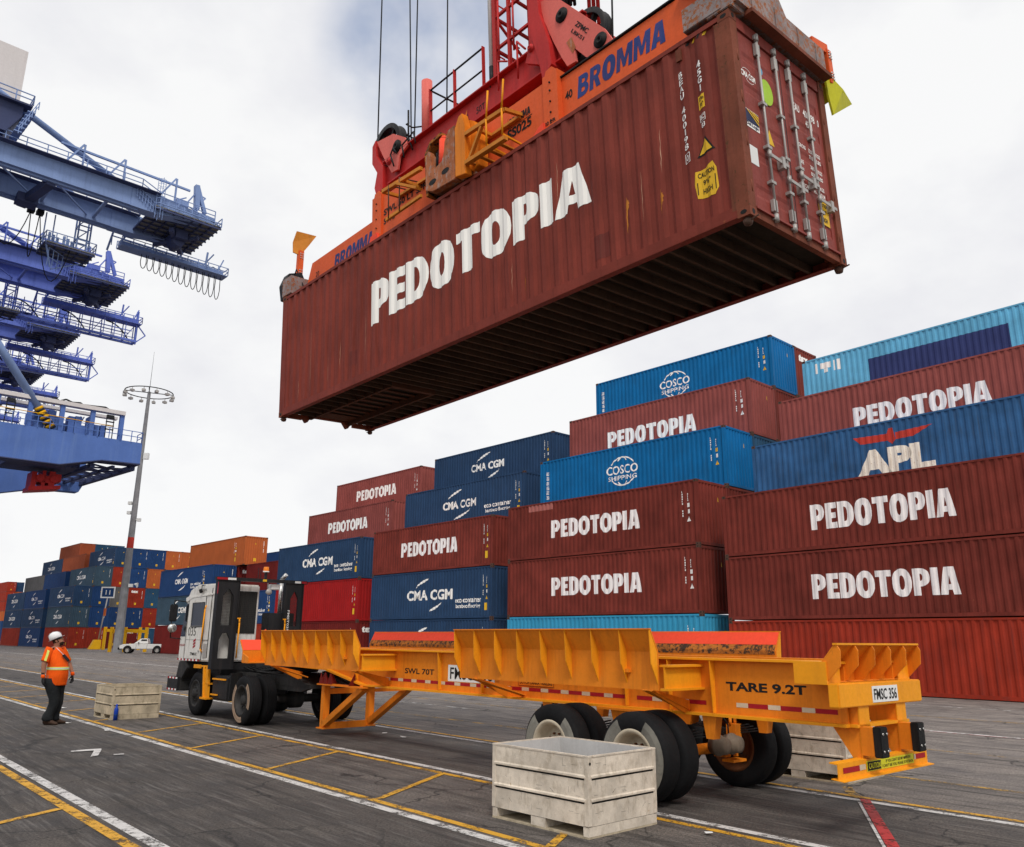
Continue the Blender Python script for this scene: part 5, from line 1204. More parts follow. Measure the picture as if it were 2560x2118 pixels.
bu = b.build('rear_bumper', M['traileryel'], trl)
def rear_rect(na, nb, z0, z1, mat, parent, nm, s=4.266):
    b = MB(); b.quad(tp(s, na, z0), tp(s, nb, z0), tp(s, nb, z1), tp(s, na, z1)); return b.build(nm, mat, parent)
def rear_word(txt, na, nb, z0, z1, mat, parent, s, bold=.01):
    bm = bmesh.new(); put(bm, text2d(txt, bold), lambda a, c: tp(s, na + (nb - na) * a, z0 + (z1 - z0) * c)); b = MB(); b.bm.free(); b.bm = bm; return link('lettering', b.mesh('lettering', mat), parent)
rear_rect(7.86, 8.18, .575, .625, M['tapered'], bu, 'reflector'); rear_rect(9.40, 9.63, .585, .635, M['tapered'], bu, 'reflector')
rear_rect(8.18, 8.30, .577, .627, M['tapewhite'], bu, 'reflector'); rear_rect(9.36, 9.40, .585, .635, M['tapewhite'], bu, 'reflector')
cs = rear_rect(8.32, 9.35, .552, .648, M['yelsign'], bu, 'warning_sign'); rear_rect(8.335, 8.61, .56, .64, M['black'], cs, 'sign_panel', 4.262)
rear_word('CAUTION', 8.35, 8.595, .575, .628, M['yelsign'], cs, 4.258, .02)
rear_word("IF YOU CAN'T SEE MY MIRRORS", 8.72, 9.27, .608, .636, M['black'], cs, 4.262); rear_word("I CAN'T SEE YOU. PLEASE STAY BACK.", 8.64, 9.33, .566, .594, M['black'], cs, 4.262)
# reflective tape and lettering along the left web
NW = NL - .0145
def side_rect(sa, sb_, z0, z1, mat, nm, n=NW, parent=trl):
    b = MB(); b.quad(tp(sb_, n, z0), tp(sa, n, z0), tp(sa, n, z1), tp(sb_, n, z1)); return b.build(nm, mat, parent)
def side_word(txt, sa, sb_, z0, z1, mat, n=NW, bold=.02, parent=trl):   # reads from sb_ (left) to sa (right)
    bm = bmesh.new(); put(bm, text2d(txt, bold), lambda a, c: tp(sb_ + (sa - sb_) * a, n, z0 + (z1 - z0) * c)); b = MB(); b.bm.free(); b.bm = bm; return link('lettering', b.mesh('lettering', mat), parent)
s = 4.50; k = 0
while s < 13.3:
    L_ = .245 if k % 2 == 0 else .15
    if not (5.7 < s < 5.98 or 6.45 < s < 6.6 or 7.05 < s < 7.3): side_rect(s, s + L_, 1.065, 1.113, M['tapered'] if k % 2 == 0 else M['tapewhite'], 'reflective_strip')
    s += L_ + .004; k += 1
side_word('TARE 9.2T', 4.83, 5.83, 1.235, 1.335, M['black'], bold=.035); side_word('SWL 70T', 11.5, 12.36, 1.20, 1.29, M['black'])
side_rect(9.95, 11.12, 1.125, 1.375, M['plate'], 'number_plate', NW); side_word('FMSC 356', 10.0, 11.06, 1.16, 1.34, M['black'], NW - .004, .01)
side_rect(8.66, 9.40, 1.135, 1.235, M['trailer'], 'maker_plate', NW - .003)
b = MB()
for a, c, e, f_ in ((8.66, 9.40, 1.135, 1.141), (8.66, 9.40, 1.229, 1.235), (8.66, 8.667, 1.141, 1.229), (9.393, 9.40, 1.141, 1.229)): b.quad(tp(c, NW - .006, e), tp(a, NW - .006, e), tp(a, NW - .006, f_), tp(c, NW - .006, f_))
b.build('plate_border', M['darkred'], trl); side_word('DUTCH LANKA TRAILERS', 8.69, 9.37, 1.16, 1.205, M['black'], NW - .006, .015)
# landing legs
for nn in (8.22, 9.22):
    b = MB()
    b.bar(tp(14.95, nn, .90), tp(14.95, nn, .12), .13, .12, (1, 0, 0)); b.bar(tp(14.92, nn, .18), tp(13.55, nn, .90), .13, .11)
    b.bar(tp(15.1, nn, .91), tp(13.4, nn, .91), .26, .025); sb(b, 14.84, 15.10, nn - .09, nn + .09, .10, .125)
    lg = b.build('landing_leg', M['trailer'], trl, .004)
    b = MB()
    for s in (15.05, 14.88, 14.7): sprism(b, [(s, .925), (s - .07, 1.13), (s - .15, .925)], nn - .11, nn - .10); 
    for s in (15.0, 14.75, 13.9): nprism(b, [(nn - .12, .925), (nn, 1.14), (nn + .12, .925)], s, s + .01)
    b.build('gusset', M['darkred'], lg)
b = MB(); b.bar(tp(14.95, 8.285, .15), tp(14.95, 9.155, .15), .05, .12); b.bar(tp(14.95, 8.285, .78), tp(14.95, 9.155, .78), .04, .10); b.bar(tp(13.6, 8.28, .86), tp(13.6, 9.16, .86), .06); b.build('leg_tie', M['trailer'], trl)
# running gear
def tyre_prof(w_, R_, r_):
    return [(-w_ / 2 + .02, r_), (-w_ / 2, r_ + .03), (-w_ / 2 - .006, (R_ + r_) / 2), (-w_ / 2 + .006, R_ - .045), (-w_ / 2 + .03, R_ - .008), (-w_ / 2 + .05, R_), (w_ / 2 - .05, R_), (w_ / 2 - .03, R_ - .008), (w_ / 2 - .006, R_ - .045), (w_ / 2 + .006, (R_ + r_) / 2), (w_ / 2, r_ + .03), (w_ / 2 - .02, r_)]
def wheel(parent, s, nn, z, R_=.495, w_=.275, face=-1, rim='cream', wedges=None, tyre='tyre', s_root=S0, hub=True, groove=False, dish=.12, sector=True):
    y = NC - nn; x = s - s_root; out = -face          # face -1: dished side looks to the left (+y)
    r_ = R_ * .57
    wh = bpy.data.objects.new('wheel', None); COL.objects.link(wh); wh.parent = parent; wh.location = (x, y, z); wh.empty_display_size = .1
    b = MB(); b.lathe(tyre_prof(w_, R_, r_), (0, 0, 0), 'Y', 56)
    if groove:
        for k in (-.09, -.045, 0, .045, .09): b.lathe([(k - .008, R_ + .001), (k - .008, R_ + .0015), (k + .008, R_ + .0015), (k + .008, R_ + .001)], (0, 0, 0), 'Y', 48)
    ty = b.build('tyre', M[tyre], wh)
    if groove: pass
    if wedges:      # dusty, bleached sectors on the outer sidewall
        for a0, a1 in wedges:
            b = MB(); n = 14
            ri, rm, ro = r_ + .032, (R_ + r_) / 2, R_ - .045
            for i in range(n):
                t0 = math.radians(a0 + (a1 - a0) * i / n); t1 = math.radians(a0 + (a1 - a0) * (i + 1) / n)
                for (ra, oa), (rb, ob) in (((ri, 0), (rm, .006)), ((rm, .006), (ro, -.006))):
                    P_ = lambda r, t, o: (r * math.cos(t), out * (w_ / 2 + o + .0035), r * math.sin(t))
                    b.quad(P_(ra, t0, oa), P_(rb, t0, ob), P_(rb, t1, ob), P_(ra, t1, oa))
            b.build('dusty_sidewall', M['sidewall'], ty)
    b = MB()
    pr = [(out * (w_ / 2 - .0), r_ + .032), (out * (w_ / 2 + .008), r_ + .020), (out * (w_ / 2 + .004), r_ - .004), (out * (w_ / 2 - .03), r_ - .028), (out * (w_ / 2 - dish), r_ - .05), (out * (w_ / 2 - dish - .02), r_ * .62), (out * (w_ / 2 - dish + .02), r_ * .55), (out * (w_ / 2 - dish + .02), .10)]
    b.lathe(pr, (0, 0, 0), 'Y', 40)
    b.lathe([(-out * (w_ / 2 - .0), r_ + .03), (-out * (w_ / 2 + .004), r_), (-out * (w_ / 2 - .05), r_ - .03), (out * (w_ / 2 - dish - .02), r_ - .05)], (0, 0, 0), 'Y', 40)
    rm_ = b.build('rim', M[rim], wh)
    if hub:
        b = MB(); b.lathe([(out * (w_ / 2 - dish + .02), .105), (out * (w_ / 2 - dish + .07), .095), (out * (w_ / 2 - dish + .09), .06), (out * (w_ / 2 - dish + .09), .001)], (0, 0, 0), 'Y', 20)
        for k in range(10):
            a = k * math.pi / 5; p = Vector((.145 * math.cos(a), out * (w_ / 2 - dish + .02), .145 * math.sin(a))); b.tube(p, p + Vector((0, out * .03, 0)), .014, n=6)
        b.build('hub', M['rustrim' if rim == 'cream' else 'chassis'], rm_)
    return wh
WD = [(-60, 62), (118, 250)]
for s in (6.62, 7.97):
    for nn, face in ((7.68, -1), (8.02, 1), (9.62, -1), (9.96, 1)):
        wheel(trl, s, nn, .495, face=face, wedges=(WD if s < 7 else [(-70, 52), (128, 260)]) if nn < 7.8 else None, rim='cream' if nn < 7.8 else 'rustrim', dish=.16 if nn != 9.62 else .05)
for s in (6.62, 7.97):
    b = MB(); b.tube(tp(s, 8.1, .495), tp(s, 9.5, .495), .065, n=16); ax = b.build('axle', M['trailer'], trl)
    b = MB()
    for nn in (8.45, 9.25): sb(b, s - .09, s + .09, nn - .05, nn + .05, .38, .62)
    b.build('axle_seat', M['trailer'], ax)
    for nn in (8.85, 9.12):
        b = MB(); b.lathe([(-.16, .001), (-.155, .05), (-.14, .095), (-.04, .11), (-.035, .125), (.0, .125), (.005, .11), (.07, .10), (.08, .03), (.08, .001)], (s - .22 - S0, NC - nn, .56), 'X', 20)
        ch_ = b.build('brake_chamber', M['brake'], ax)
        b = MB(); b.tube((s - .365 - S0, NC - nn, .56), (s - .355 - S0, NC - nn, .56), .03, n=10); b.path([(s - .2 - S0, NC - nn, .65), (s - .22 - S0, NC - nn + .03, .78), (s - .1 - S0, NC - nn + .05, .95)], .010); b.build('brake_hose', M['hydr'], ch_)
    for nn in (9.28,):
        b = MB(); sb(b, s - .24, s - .10, nn - .06, nn + .06, .60, .78); b.bar(tp(s - .18, nn, .40), tp(s - .18, nn, .64), .05, .04); sb(b, s - .25, s - .08, nn - .15, nn + .12, .34, .37)
        for o in (-.05, .05): b.tube(tp(s - .16, nn + o, .76), tp(s - .16, nn + o, .85), .02, n=8)
        b.build('spring_seat', M['trailer'], ax)
for nn in (NL, NR):
    b = MB(); sprism(b, [(7.05, .955), (7.55, .955), (7.48, .72), (7.12, .72)], nn - .09, nn + .09); sb(b, 6.85, 7.75, nn - .13, nn + .13, .925, .95)
    for s in (5.95, 8.65): sprism(b, [(s, .955), (s + .2, .955), (s + .15, .70), (s + .05, .70)], nn - .06, nn + .06)
    b.build('suspension_hanger', M['trailer'], trl)
    b = MB()
    for s in (6.62, 7.97):
        for k in range(4): b.bar(tp(s - .5 + .06 * k, nn, .66 + .02 * k + .06), tp(s, nn, .64 + .02 * k), .08, .014); b.bar(tp(s, nn, .64 + .02 * k), tp(s + .5 - .06 * k, nn, .66 + .02 * k + .06), .08, .014)
    b.build('leaf_spring', M['chassis'], trl)
b = MB(); b.path([tp(8.7, 8.1, .92), tp(8.62, 8.0, .80), tp(8.5, 8.0, .84), tp(8.42, 8.05, .95)], .014); sb(b, 8.5, 8.6, 8.0, 8.1, .78, .9); b.build('air_line', M['hydr'], trl)

# ------------------------------------------------------------------ yard tractor
S1 = 19.0
def qp(s, nn, z): return (s - S1, NC - nn, z)
trc = thing('yard_tractor', 'white single-seat terminal tractor with a tall black steel frame behind its cab', 'tractor', frame(LF, -LN, (0, 0, 1), gl(S1, NC)))
def qb(b, s0, s1, na, nb, z0, z1): b.box(s0 - S1, s1 - S1, NC - na, NC - nb, z0, z1); return b
def qsp(b, pts, na, nb): b.prism(pts, lambda s, z, n: qp(s, n, z), na, nb); return b
def qnp(b, pts, sa, sb_): b.prism(pts, lambda n, z, s: qp(s, n, z), sa, sb_); return b
CA, CB = 7.68, 8.72          # cab left and right faces
cabp = [(19.42, 1.22), (21.55, 1.20), (21.56, 1.78), (21.32, 2.62), (21.30, 2.72), (21.12, 2.92), (20.7, 3.02), (19.42, 3.00)]
b = MB(); qsp(b, cabp, CA, CB); cab = b.build('cab', M['cab'], trc, .03)
b = MB(); qsp(b, [(21.345, 2.60), (21.36, 2.72), (21.18, 2.75), (20.9, 2.74), (19.5, 2.78), (19.5, 2.745), (20.9, 2.70)], CA - .02, CB + .02); b.build('roof_edge', M['cab'], cab, .004)
b = MB(); b.quad(qp(21.565, CA + .06, 1.80), qp(21.565, CB - .06, 1.80), qp(21.335, CB - .08, 2.60), qp(21.335, CA + .08, 2.60)); 
b.quad(qp(21.52, CA - .004, 1.78), qp(21.27, CA - .004, 1.78) if False else qp(21.20, CA - .004, 1.78), qp(21.16, CA - .004, 2.58), qp(21.31, CA - .004, 2.58)); b.build('windscreen', M['glassd'], cab)
b = MB(); b.box(20.05 - S1, 21.12 - S1, NC - CA, NC - CA + .012, 1.26, 2.72); dr = b.build('cab_door', M['cab'], cab, .008)
b = MB(); b.box(20.12 - S1, 20.84 - S1, NC - CA + .013, NC - CA + .018, 2.03, 2.56); b.build('door_window', M['glassd'], dr)
def cab_word(txt, sa, sb_, z0, z1, mat, n=CA - .016, bold=.01, parent=dr):
    bm = bmesh.new(); put(bm, text2d(txt, bold), lambda a, c: qp(sb_ + (sa - sb_) * a, n, z0 + (z1 - z0) * c)); b = MB(); b.bm.free(); b.bm = bm; return link('lettering', b.mesh('lettering', mat), parent)
cab_word('035', 20.50, 21.0, 1.80, 2.0, M['black'], bold=-.005)
cab_word('TPMNX', 20.3, 20.75, 1.34, 1.41, M['black']); cab_word('PARAUDIT', 21.15, 21.5, 1.55, 1.60, M['tapered'], CA - .004, parent=cab)
cab_word('N6C035', 20.05, 20.5, 2.84, 2.90, M['black'], CA - .024, parent=cab)
b = MB()
for k in range(3): b.quad(qp(20.60, CA - .016, 1.50 + .07 * k), qp(20.45, CA - .016, 1.55 + .07 * k), qp(20.45, CA - .016, 1.60 + .07 * k), qp(20.60, CA - .016, 1.55 + .07 * k))
b.build('emblem', M['tapered'], dr)
b = MB()
for k in range(13):
    s = 20.15 + .11 * k
    if k % 2 == 0: b.quad(qp(s + .11, CA - .005, 1.215), qp(s, CA - .005, 1.215), qp(s, CA - .005, 1.26), qp(s + .11, CA - .005, 1.26))
b.build('reflective_strip', M['tapered'], cab)
b = MB()
for k in range(13):
    s = 20.15 + .11 * k
    if k % 2: b.quad(qp(s + .11, CA - .005, 1.215), qp(s, CA - .005, 1.215), qp(s, CA - .005, 1.26), qp(s + .11, CA - .005, 1.26))
b.build('reflective_strip', M['plate'], cab)
# driver's arm-rest seat hint behind the glass, mirror, grab rail
b = MB(); b.path([qp(21.30, CA - .02, 2.62), qp(21.55, CA - .22, 2.66), qp(21.60, CA - .24, 2.2), qp(21.62, CA - .22, 1.75), qp(21.45, CA - .02, 1.72)], .014); mb = b.build('mirror_arm', M['cabblack'], cab)
b = MB(); b.box(21.57 - S1, 21.66 - S1, NC - CA + .12, NC - CA + .30, 2.14, 2.56); b.build('mirror', M['cabblack'], mb, .02)
b = MB(); b.lathe([(-.04, .001), (-.03, .08), (0, .11), (.015, .11), (.01, .06), (.005, .001)], (21.60 - S1, NC - CA + .2, 1.98), 'X', 20); b.build('round_mirror', M['chrome'], mb)
b = MB(); b.path([qp(19.95, CA - .03, 2.5), qp(19.93, CA - .06, 2.42), qp(20.0, CA - .06, 1.5), qp(20.0, CA - .02, 1.42)], .018); b.build('grab_rail', M['traileryel'], trc)
b = MB(); b.box(19.415 - S1, 19.422 - S1, NC - 7.95, NC - 8.66, 1.90, 2.85) if False else None
b.box(19.405 - S1, 19.419 - S1, NC - 8.66, NC - 8.02, 1.86, 2.84); rw_ = b.build('rear_window', M['mesh'], cab)
b = MB()
for k in range(16):
    n_ = 8.04 + k * .04; b.bar(qp(19.40, n_, 1.87), qp(19.40, n_, 2.83), .006)
for k in range(22):
    z = 1.88 + k * .044; b.bar(qp(19.40, 8.02, z), qp(19.40, 8.66, z), .006)
b.build('guard_mesh', M['chassis'], rw_)
b = MB()
for s_, z0, z1 in ((21.13, 1.24, 2.72), (20.04, 1.24, 2.72), (19.7, 1.3, 2.9)): b.box(s_ - S1, s_ + .008 - S1, NC - CA + .001, NC - CA + .014, z0, z1)
b.box(19.7 - S1, 21.12 - S1, NC - CA + .001, NC - CA + .014, 1.70, 1.706); b.box(20.06 - S1, 20.12 - S1, NC - CA + .013, NC - CA + .022, 1.90, 1.97); b.build('panel_gap', M['cabblack'], cab)
b = MB(); b.box(20.10 - S1, 20.86 - S1, NC - CA + .0125, NC - CA + .02, 2.00, 2.02); b.box(20.10 - S1, 20.86 - S1, NC - CA + .0125, NC - CA + .02, 2.565, 2.585); b.box(20.085 - S1, 20.105 - S1, NC - CA + .0125, NC - CA + .02, 2.0, 2.585); b.box(20.855 - S1, 20.875 - S1, NC - CA + .0125, NC - CA + .02, 2.0, 2.585); b.build('window_seal', M['cabblack'], dr)
b = MB(); b.path([qp(20.3, CA + .05, 2.99), qp(20.3, CA - .05, 2.98), qp(20.25, CA - .06, 2.80)], .012); b.lathe([(0, .001), (0, .05), (.05, .06), (.05, .001)], (20.25 - S1, 0, 0), 'Y', 12) if False else None; b.tube(qp(20.30, CA - .04, 2.86), qp(20.30, CA - .09, 2.84), .05, .05, n=12); b.build('marker_lamp', M['cabblack'], cab)
b = MB(); b.tube(qp(20.2, CA + .05, 1.45), qp(20.2, CA - .03, 1.45), .03, n=10); b.box(19.75 - S1, 19.95 - S1, NC - CA + .001, NC - CA + .012, 1.30, 1.62); b.build('vent_panel', M['galv'], cab)
# black frame behind the cab
for na, nb, in ((7.60, 8.12), (9.30, 9.76)):
    w2 = nb - na
    b = MB(); s0_, s1_ = 19.20, 19.26; z0, z1 = 1.06, 3.06
    b.box(s0_ - S1, s1_ - S1, NC - na, NC - (na + .13), z0, z1); b.box(s0_ - S1, s1_ - S1, NC - (nb - .13), NC - nb, z0, z1)
    b.box(s0_ - S1, s1_ - S1, NC - (na + .13), NC - (nb - .13), 2.86, z1)
    nprism_ = lambda pts: b.prism(pts, lambda n, z, s: qp(s, n, z), s0_, s1_)
    nprism_([(na + .13, 1.86), (nb - .13, 1.86), (nb - .13, 2.04), (na + .13, 2.04)])
    c_ = (na + nb) / 2
    nprism_([(na + .13, 2.70), (na + .13, 2.86), (c_ - .02, 2.86)]); nprism_([(nb - .13, 2.70), (nb - .13, 2.86), (c_ + .02, 2.86)])
    nprism_([(na + .13, 1.72), (na + .13, 1.86), (c_ - .06, 1.86)]); nprism_([(nb - .13, 1.72), (nb - .13, 1.86), (c_ + .06, 1.86)])
    b.box(s0_ - S1, s1_ - S1, NC - (na + .13), NC - (nb - .13), z0, 1.30)
    for n_ in (na, nb - .02): b.box(s1_ - S1, s1_ + .12 - S1, NC - n_, NC - (n_ + .02), z0, z1)
    b.box(s0_ - .02 - S1, s0_ - S1, NC - (nb - .02), NC - nb, z0, z1)
    mp_ = b.build('frame_post', M['cabblack'], trc)
    b = MB()
    for k in range(9):
        n_ = na + .15 + k * (w2 - .30) / 8; b.bar(qp(19.245, n_, 2.04), qp(19.245, n_, 2.86), .008)
    for k in range(24): b.bar(qp(19.245, na + .13, 2.05 + k * .034), qp(19.245, nb - .13, 2.05 + k * .034), .006)
    b.build('guard_mesh', M['chassis'], mp_)
b = MB(); qb(b, 19.17, 19.29, 7.54, 9.84, 3.062, 3.14); cb_ = b.build('frame_top', M['cabblack'], trc)
for na, nb, mt in ((7.54, 7.80, 'tapered'), (7.80, 8.0, 'plate'), (9.50, 9.66, 'plate'), (8.66, 8.76, 'yel'), (9.68, 9.82, 'tapered')):
    b = MB(); b.quad(qp(19.166, na, 3.075), qp(19.166, nb, 3.075), qp(19.166, nb, 3.125), qp(19.166, na, 3.125)); b.build('reflector', M[mt], cb_)
b = MB(); b.quad(qp(19.19, 7.597, 2.75), qp(19.19, 7.55, 2.75) if False else qp(19.24, 7.597, 2.75), qp(19.24, 7.597, 3.02), qp(19.19, 7.597, 3.02)); b.build('reflector', M['tapered'], cb_)
bm = bmesh.new(); put(bm, text2d('FMST035', .015), lambda a, c: qp(19.175, 9.36 + .055 * c, 2.42 - .50 * a)); b = MB(); b.bm.free(); b.bm = bm; link('lettering', b.mesh('lettering', M['plate']), trc)
b = MB(); qb(b, 19.3, 19.7, 8.95, 9.60, 1.5, 2.35); b.build('engine_housing', M['cabblack'], trc, .01)
b = MB(); b.tube(qp(19.6, 9.35, 2.3), qp(19.6, 9.35, 3.18), .05, n=12); b.tube(qp(19.6, 9.35, 3.18), qp(19.5, 9.42, 3.30), .05, n=12); b.build('exhaust_pipe', M['chrome'], trc)
b = MB(); b.bar(qp(19.23, 8.75, 3.14), qp(19.23, 8.75, 3.30), .05); b.bar(qp(19.23, 8.62, 3.14), qp(19.23, 8.62, 3.36), .012); b.bar(qp(19.23, 8.56, 3.14), qp(19.23, 8.56, 3.40), .012); bs_ = b.build('beacon_stem', M['cabblack'], trc)
b = MB(); b.lathe([(3.30, .001), (3.30, .075), (3.33, .075), (3.33, .001)], (19.23 - S1, NC - 8.75, 0), 'Z', 20); b.build('beacon_base', M['plate'], bs_)
b = MB(); b.lathe([(3.33, .07), (3.42, .062), (3.43, .05), (3.43, .001)], (19.23 - S1, NC - 8.75, 0), 'Z', 20); b.build('beacon_lens', M['amber'], bs_)
b = MB(); b.lathe([(0, .001), (-.02, .06), (-.08, .075), (-.10, .07), (-.10, .001)], (19.30 - S1, NC - 8.86, 2.84), 'X', 20); b.bar(qp(19.3, 8.86, 2.9), qp(19.3, 8.86, 3.06), .02); b.build('work_lamp', M['galv'], trc)
b = MB(); qb(b, 19.25, 19.45, 8.92, 9.16, 2.90, 3.03); b.build('junction_box', M['plate'], trc, .015)
for nn in (8.14, 9.28):
    b = MB(); b.path([qp(19.12, nn, 2.18), qp(19.10, nn, 2.1), qp(19.12, nn, 1.30)], .018); b.bar(qp(19.12, nn - .05, 2.2), qp(19.12, nn + .03, 2.2), .02, .03); b.build('grab_rail', M['traileryel'], trc)
# chassis
b = MB()
for nn in (8.38, 9.28): qsp(b, [(15.85, .78), (16.2, .70), (21.4, .70), (21.4, .98), (17.0, 1.0), (16.3, .96), (15.75, .84)], nn - .05, nn + .05)
b.build('chassis_rail', M['chassis'], trc)
b = MB(); qsp(b, [(15.78, .865), (16.35, .985), (18.3, 1.03), (18.3, 1.045), (16.3, 1.0), (15.70, .85)], 8.30, 9.36); b.build('rear_deck', M['chassis'], trc)
for nn in (8.36, 9.30):
    b = MB(); qsp(b, [(15.7, .79), (15.7, .85), (16.45, 1.06), (17.0, 1.07), (17.0, .80)], nn - .04, nn + .04); qsp(b, [(15.70, .86), (16.5, 1.075), (16.55, 1.075), (15.75, .86)], nn - .14, nn + .14); b.build('pickup_ramp', M['chassis'], trc)
b = MB(); qsp(b, [(15.62, .79), (15.62, .86), (15.70, .86), (15.70, .79)], 8.25, 9.41); rb_ = b.build('rear_sill', M['chassis'], trc)
for nn, mt in ((8.5, 'tapered'), (8.64, 'plate'), (9.1, 'tapered')):
    b = MB(); b.quad(qp(15.616, nn, .80), qp(15.616, nn + .13, .80), qp(15.616, nn + .13, .85), qp(15.616, nn, .85)); b.build('reflector', M[mt], rb_)
b = MB(); b.lathe([(1.05, .001), (1.05, .42), (1.10, .44), (1.15, .42), (1.15, .001)], (17.35 - S1, 0, 0), 'Z', 28); b.build('fifth_wheel', M['chassis'], trc)
b = MB()
for k in range(5): b.path([qp(19.1, 8.35 + .1 * k, 1.1), qp(18.7, 8.4 + .1 * k, 1.03 + .02 * k), qp(18.0, 8.45 + .08 * k, 1.06), qp(17.8, 8.6 + .05 * k, 1.12)], .018)
b.build('air_line', M['hydr'], trc)
b = MB(); qb(b, 18.5, 19.4, 7.75, 8.30, .40, .92); b.build('fuel_tank', M['cabblack'], trc, .04)
b = MB(); qb(b, 19.0, 19.7, 9.4, 9.95, .45, 1.0); b.build('battery_box', M['cabblack'], trc, .02)
b = MB(); b.tube(qp(18.45, 7.95, .55), qp(18.05, 7.95, .55), .14, n=18); b.tube(qp(18.42, 7.95, .80), qp(18.1, 7.95, .80), .09, n=14); b.build('air_tank', M['galv'], trc)
b = MB(); qsp(b, [(19.45, 1.04), (19.5, .9), (19.6, .85), (20.7, .85), (21.0, 1.05), (21.3, 1.19), (19.45, 1.19)], 7.95, 9.7); qb(b, 20.6, 21.4, 8.3, 9.8, .45, .85); b.build('engine_bay', M['cabblack'], trc)
b = MB(); qb(b, 19.3, 21.5, 8.72, 9.9, 1.06, 1.24); b.build('deck_plate', M['chassis'], trc)
b = MB(); qsp(b, [(19.62, 1.12), (19.50, 1.12), (19.42, .42), (19.62, .42)], 7.66, 7.72); qb(b, 19.38, 19.75, 7.62, 7.66, .40, .44) ; qb(b, 19.40, 19.75, 7.66, 7.90, .40, .43); qb(b, 19.42, 19.75, 7.66, 7.90, .72, .75); qb(b, 19.42, 19.95, 7.66, 7.90, 1.10, 1.13); b.bar(qp(19.72, 7.66, 1.1), qp(19.60, 7.66, .42), .05, .05); b.build('cab_step', M['traileryel'], trc)
b = MB(); qb(b, 18.6, 19.3, 7.70, 7.74, .84, .87); qb(b, 19.0, 19.35, 7.70, 7.74, .50, .53); qb(b, 20.0, 20.4, 7.66, 7.70, 1.06, 1.14); b.build('guard_bar', M['traileryel'], trc)
b = MB(); qsp(b, [(21.45, 1.19), (21.0, 1.19), (20.85, 1.05), (21.2, .75), (21.2, .5), (21.62, .5), (21.56, .85)], 7.68, 9.95); b.build('front_fairing', M['chassis'], trc, .02)
b = MB(); qb(b, 21.25, 21.95, 7.62, 7.68, .50, .82); qb(b, 21.88, 21.95, 7.68, 9.98, .50, .82); bp_ = b.build('front_bumper', M['cabblack'], trc)
for z0, z1 in ((.775, .815), (.505, .545)):
    for k in range(6):
        b = MB(); s = 21.28 + .108 * k; b.quad(qp(s + .108, 7.616, z0), qp(s, 7.616, z0), qp(s, 7.616, z1), qp(s + .108, 7.616, z1)); b.build('reflector', M['tapered' if k % 2 else 'plate'], bp_)
wheel(trc, 20.22, 7.83, .49, R_=.49, w_=.28, face=-1, rim='chassis', s_root=S1, dish=.03, tyre='tyre'); wheel(trc, 20.22, 9.83, .49, R_=.49, w_=.28, face=1, rim='chassis', s_root=S1, dish=.03)
for nn, face in ((7.74, -1), (8.07, 1), (9.59, -1), (9.92, 1)):
    w_ = wheel(trc, 17.42, nn, .495, R_=.495, w_=.27, face=face, rim='chassis', s_root=S1, dish=.10, wedges=None, groove=True)
    if nn < 7.8:
        ty = [c for c in w_.children if c.name.startswith('tyre')][0]
        b = MB(); rr_ = .495 * .57
        for i in range(48):
            a = 2 * math.pi * i / 48; a2 = 2 * math.pi * (i + 1) / 48
            if 40 < math.degrees(a) < 120 or 200 < math.degrees(a) < 250: continue
            b.quad((.33 * math.cos(a), .1415, .33 * math.sin(a)), (.44 * math.cos(a), .1400, .44 * math.sin(a)), (.44 * math.cos(a2), .1400, .44 * math.sin(a2)), (.33 * math.cos(a2), .1415, .33 * math.sin(a2)))
        b.build('metal_ring', M['bronze'], ty)
b = MB(); b.tube(qp(17.42, 8.1, .495), qp(17.42, 9.5, .495), .09, n=14); b.lathe([(-.2, .09), (-.12, .2), (.12, .2), (.2, .09)], (17.42 - S1, 0, .495), 'Y', 20); b.tube(qp(20.22, 7.9, .49), qp(20.22, 9.8, .49), .06, n=12); b.build('axle', M['chassis'], trc)
b = MB(); qb(b, 18.02, 18.06, 7.60, 7.86, .45, 1.02); qb(b, 18.02, 18.06, 9.8, 10.06, .45, 1.02); b.build('mud_flap', M['hydr'], trc)
b = MB(); b.path([qp(19.15, 8.72 + .0, 1.86), qp(19.05, 8.78, 1.95), qp(18.95, 8.72, 1.9), qp(18.98, 8.66, 1.78), qp(18.9, 8.75, 1.6)], .016); b.build('coiled_hose', M['guidered'], trc)

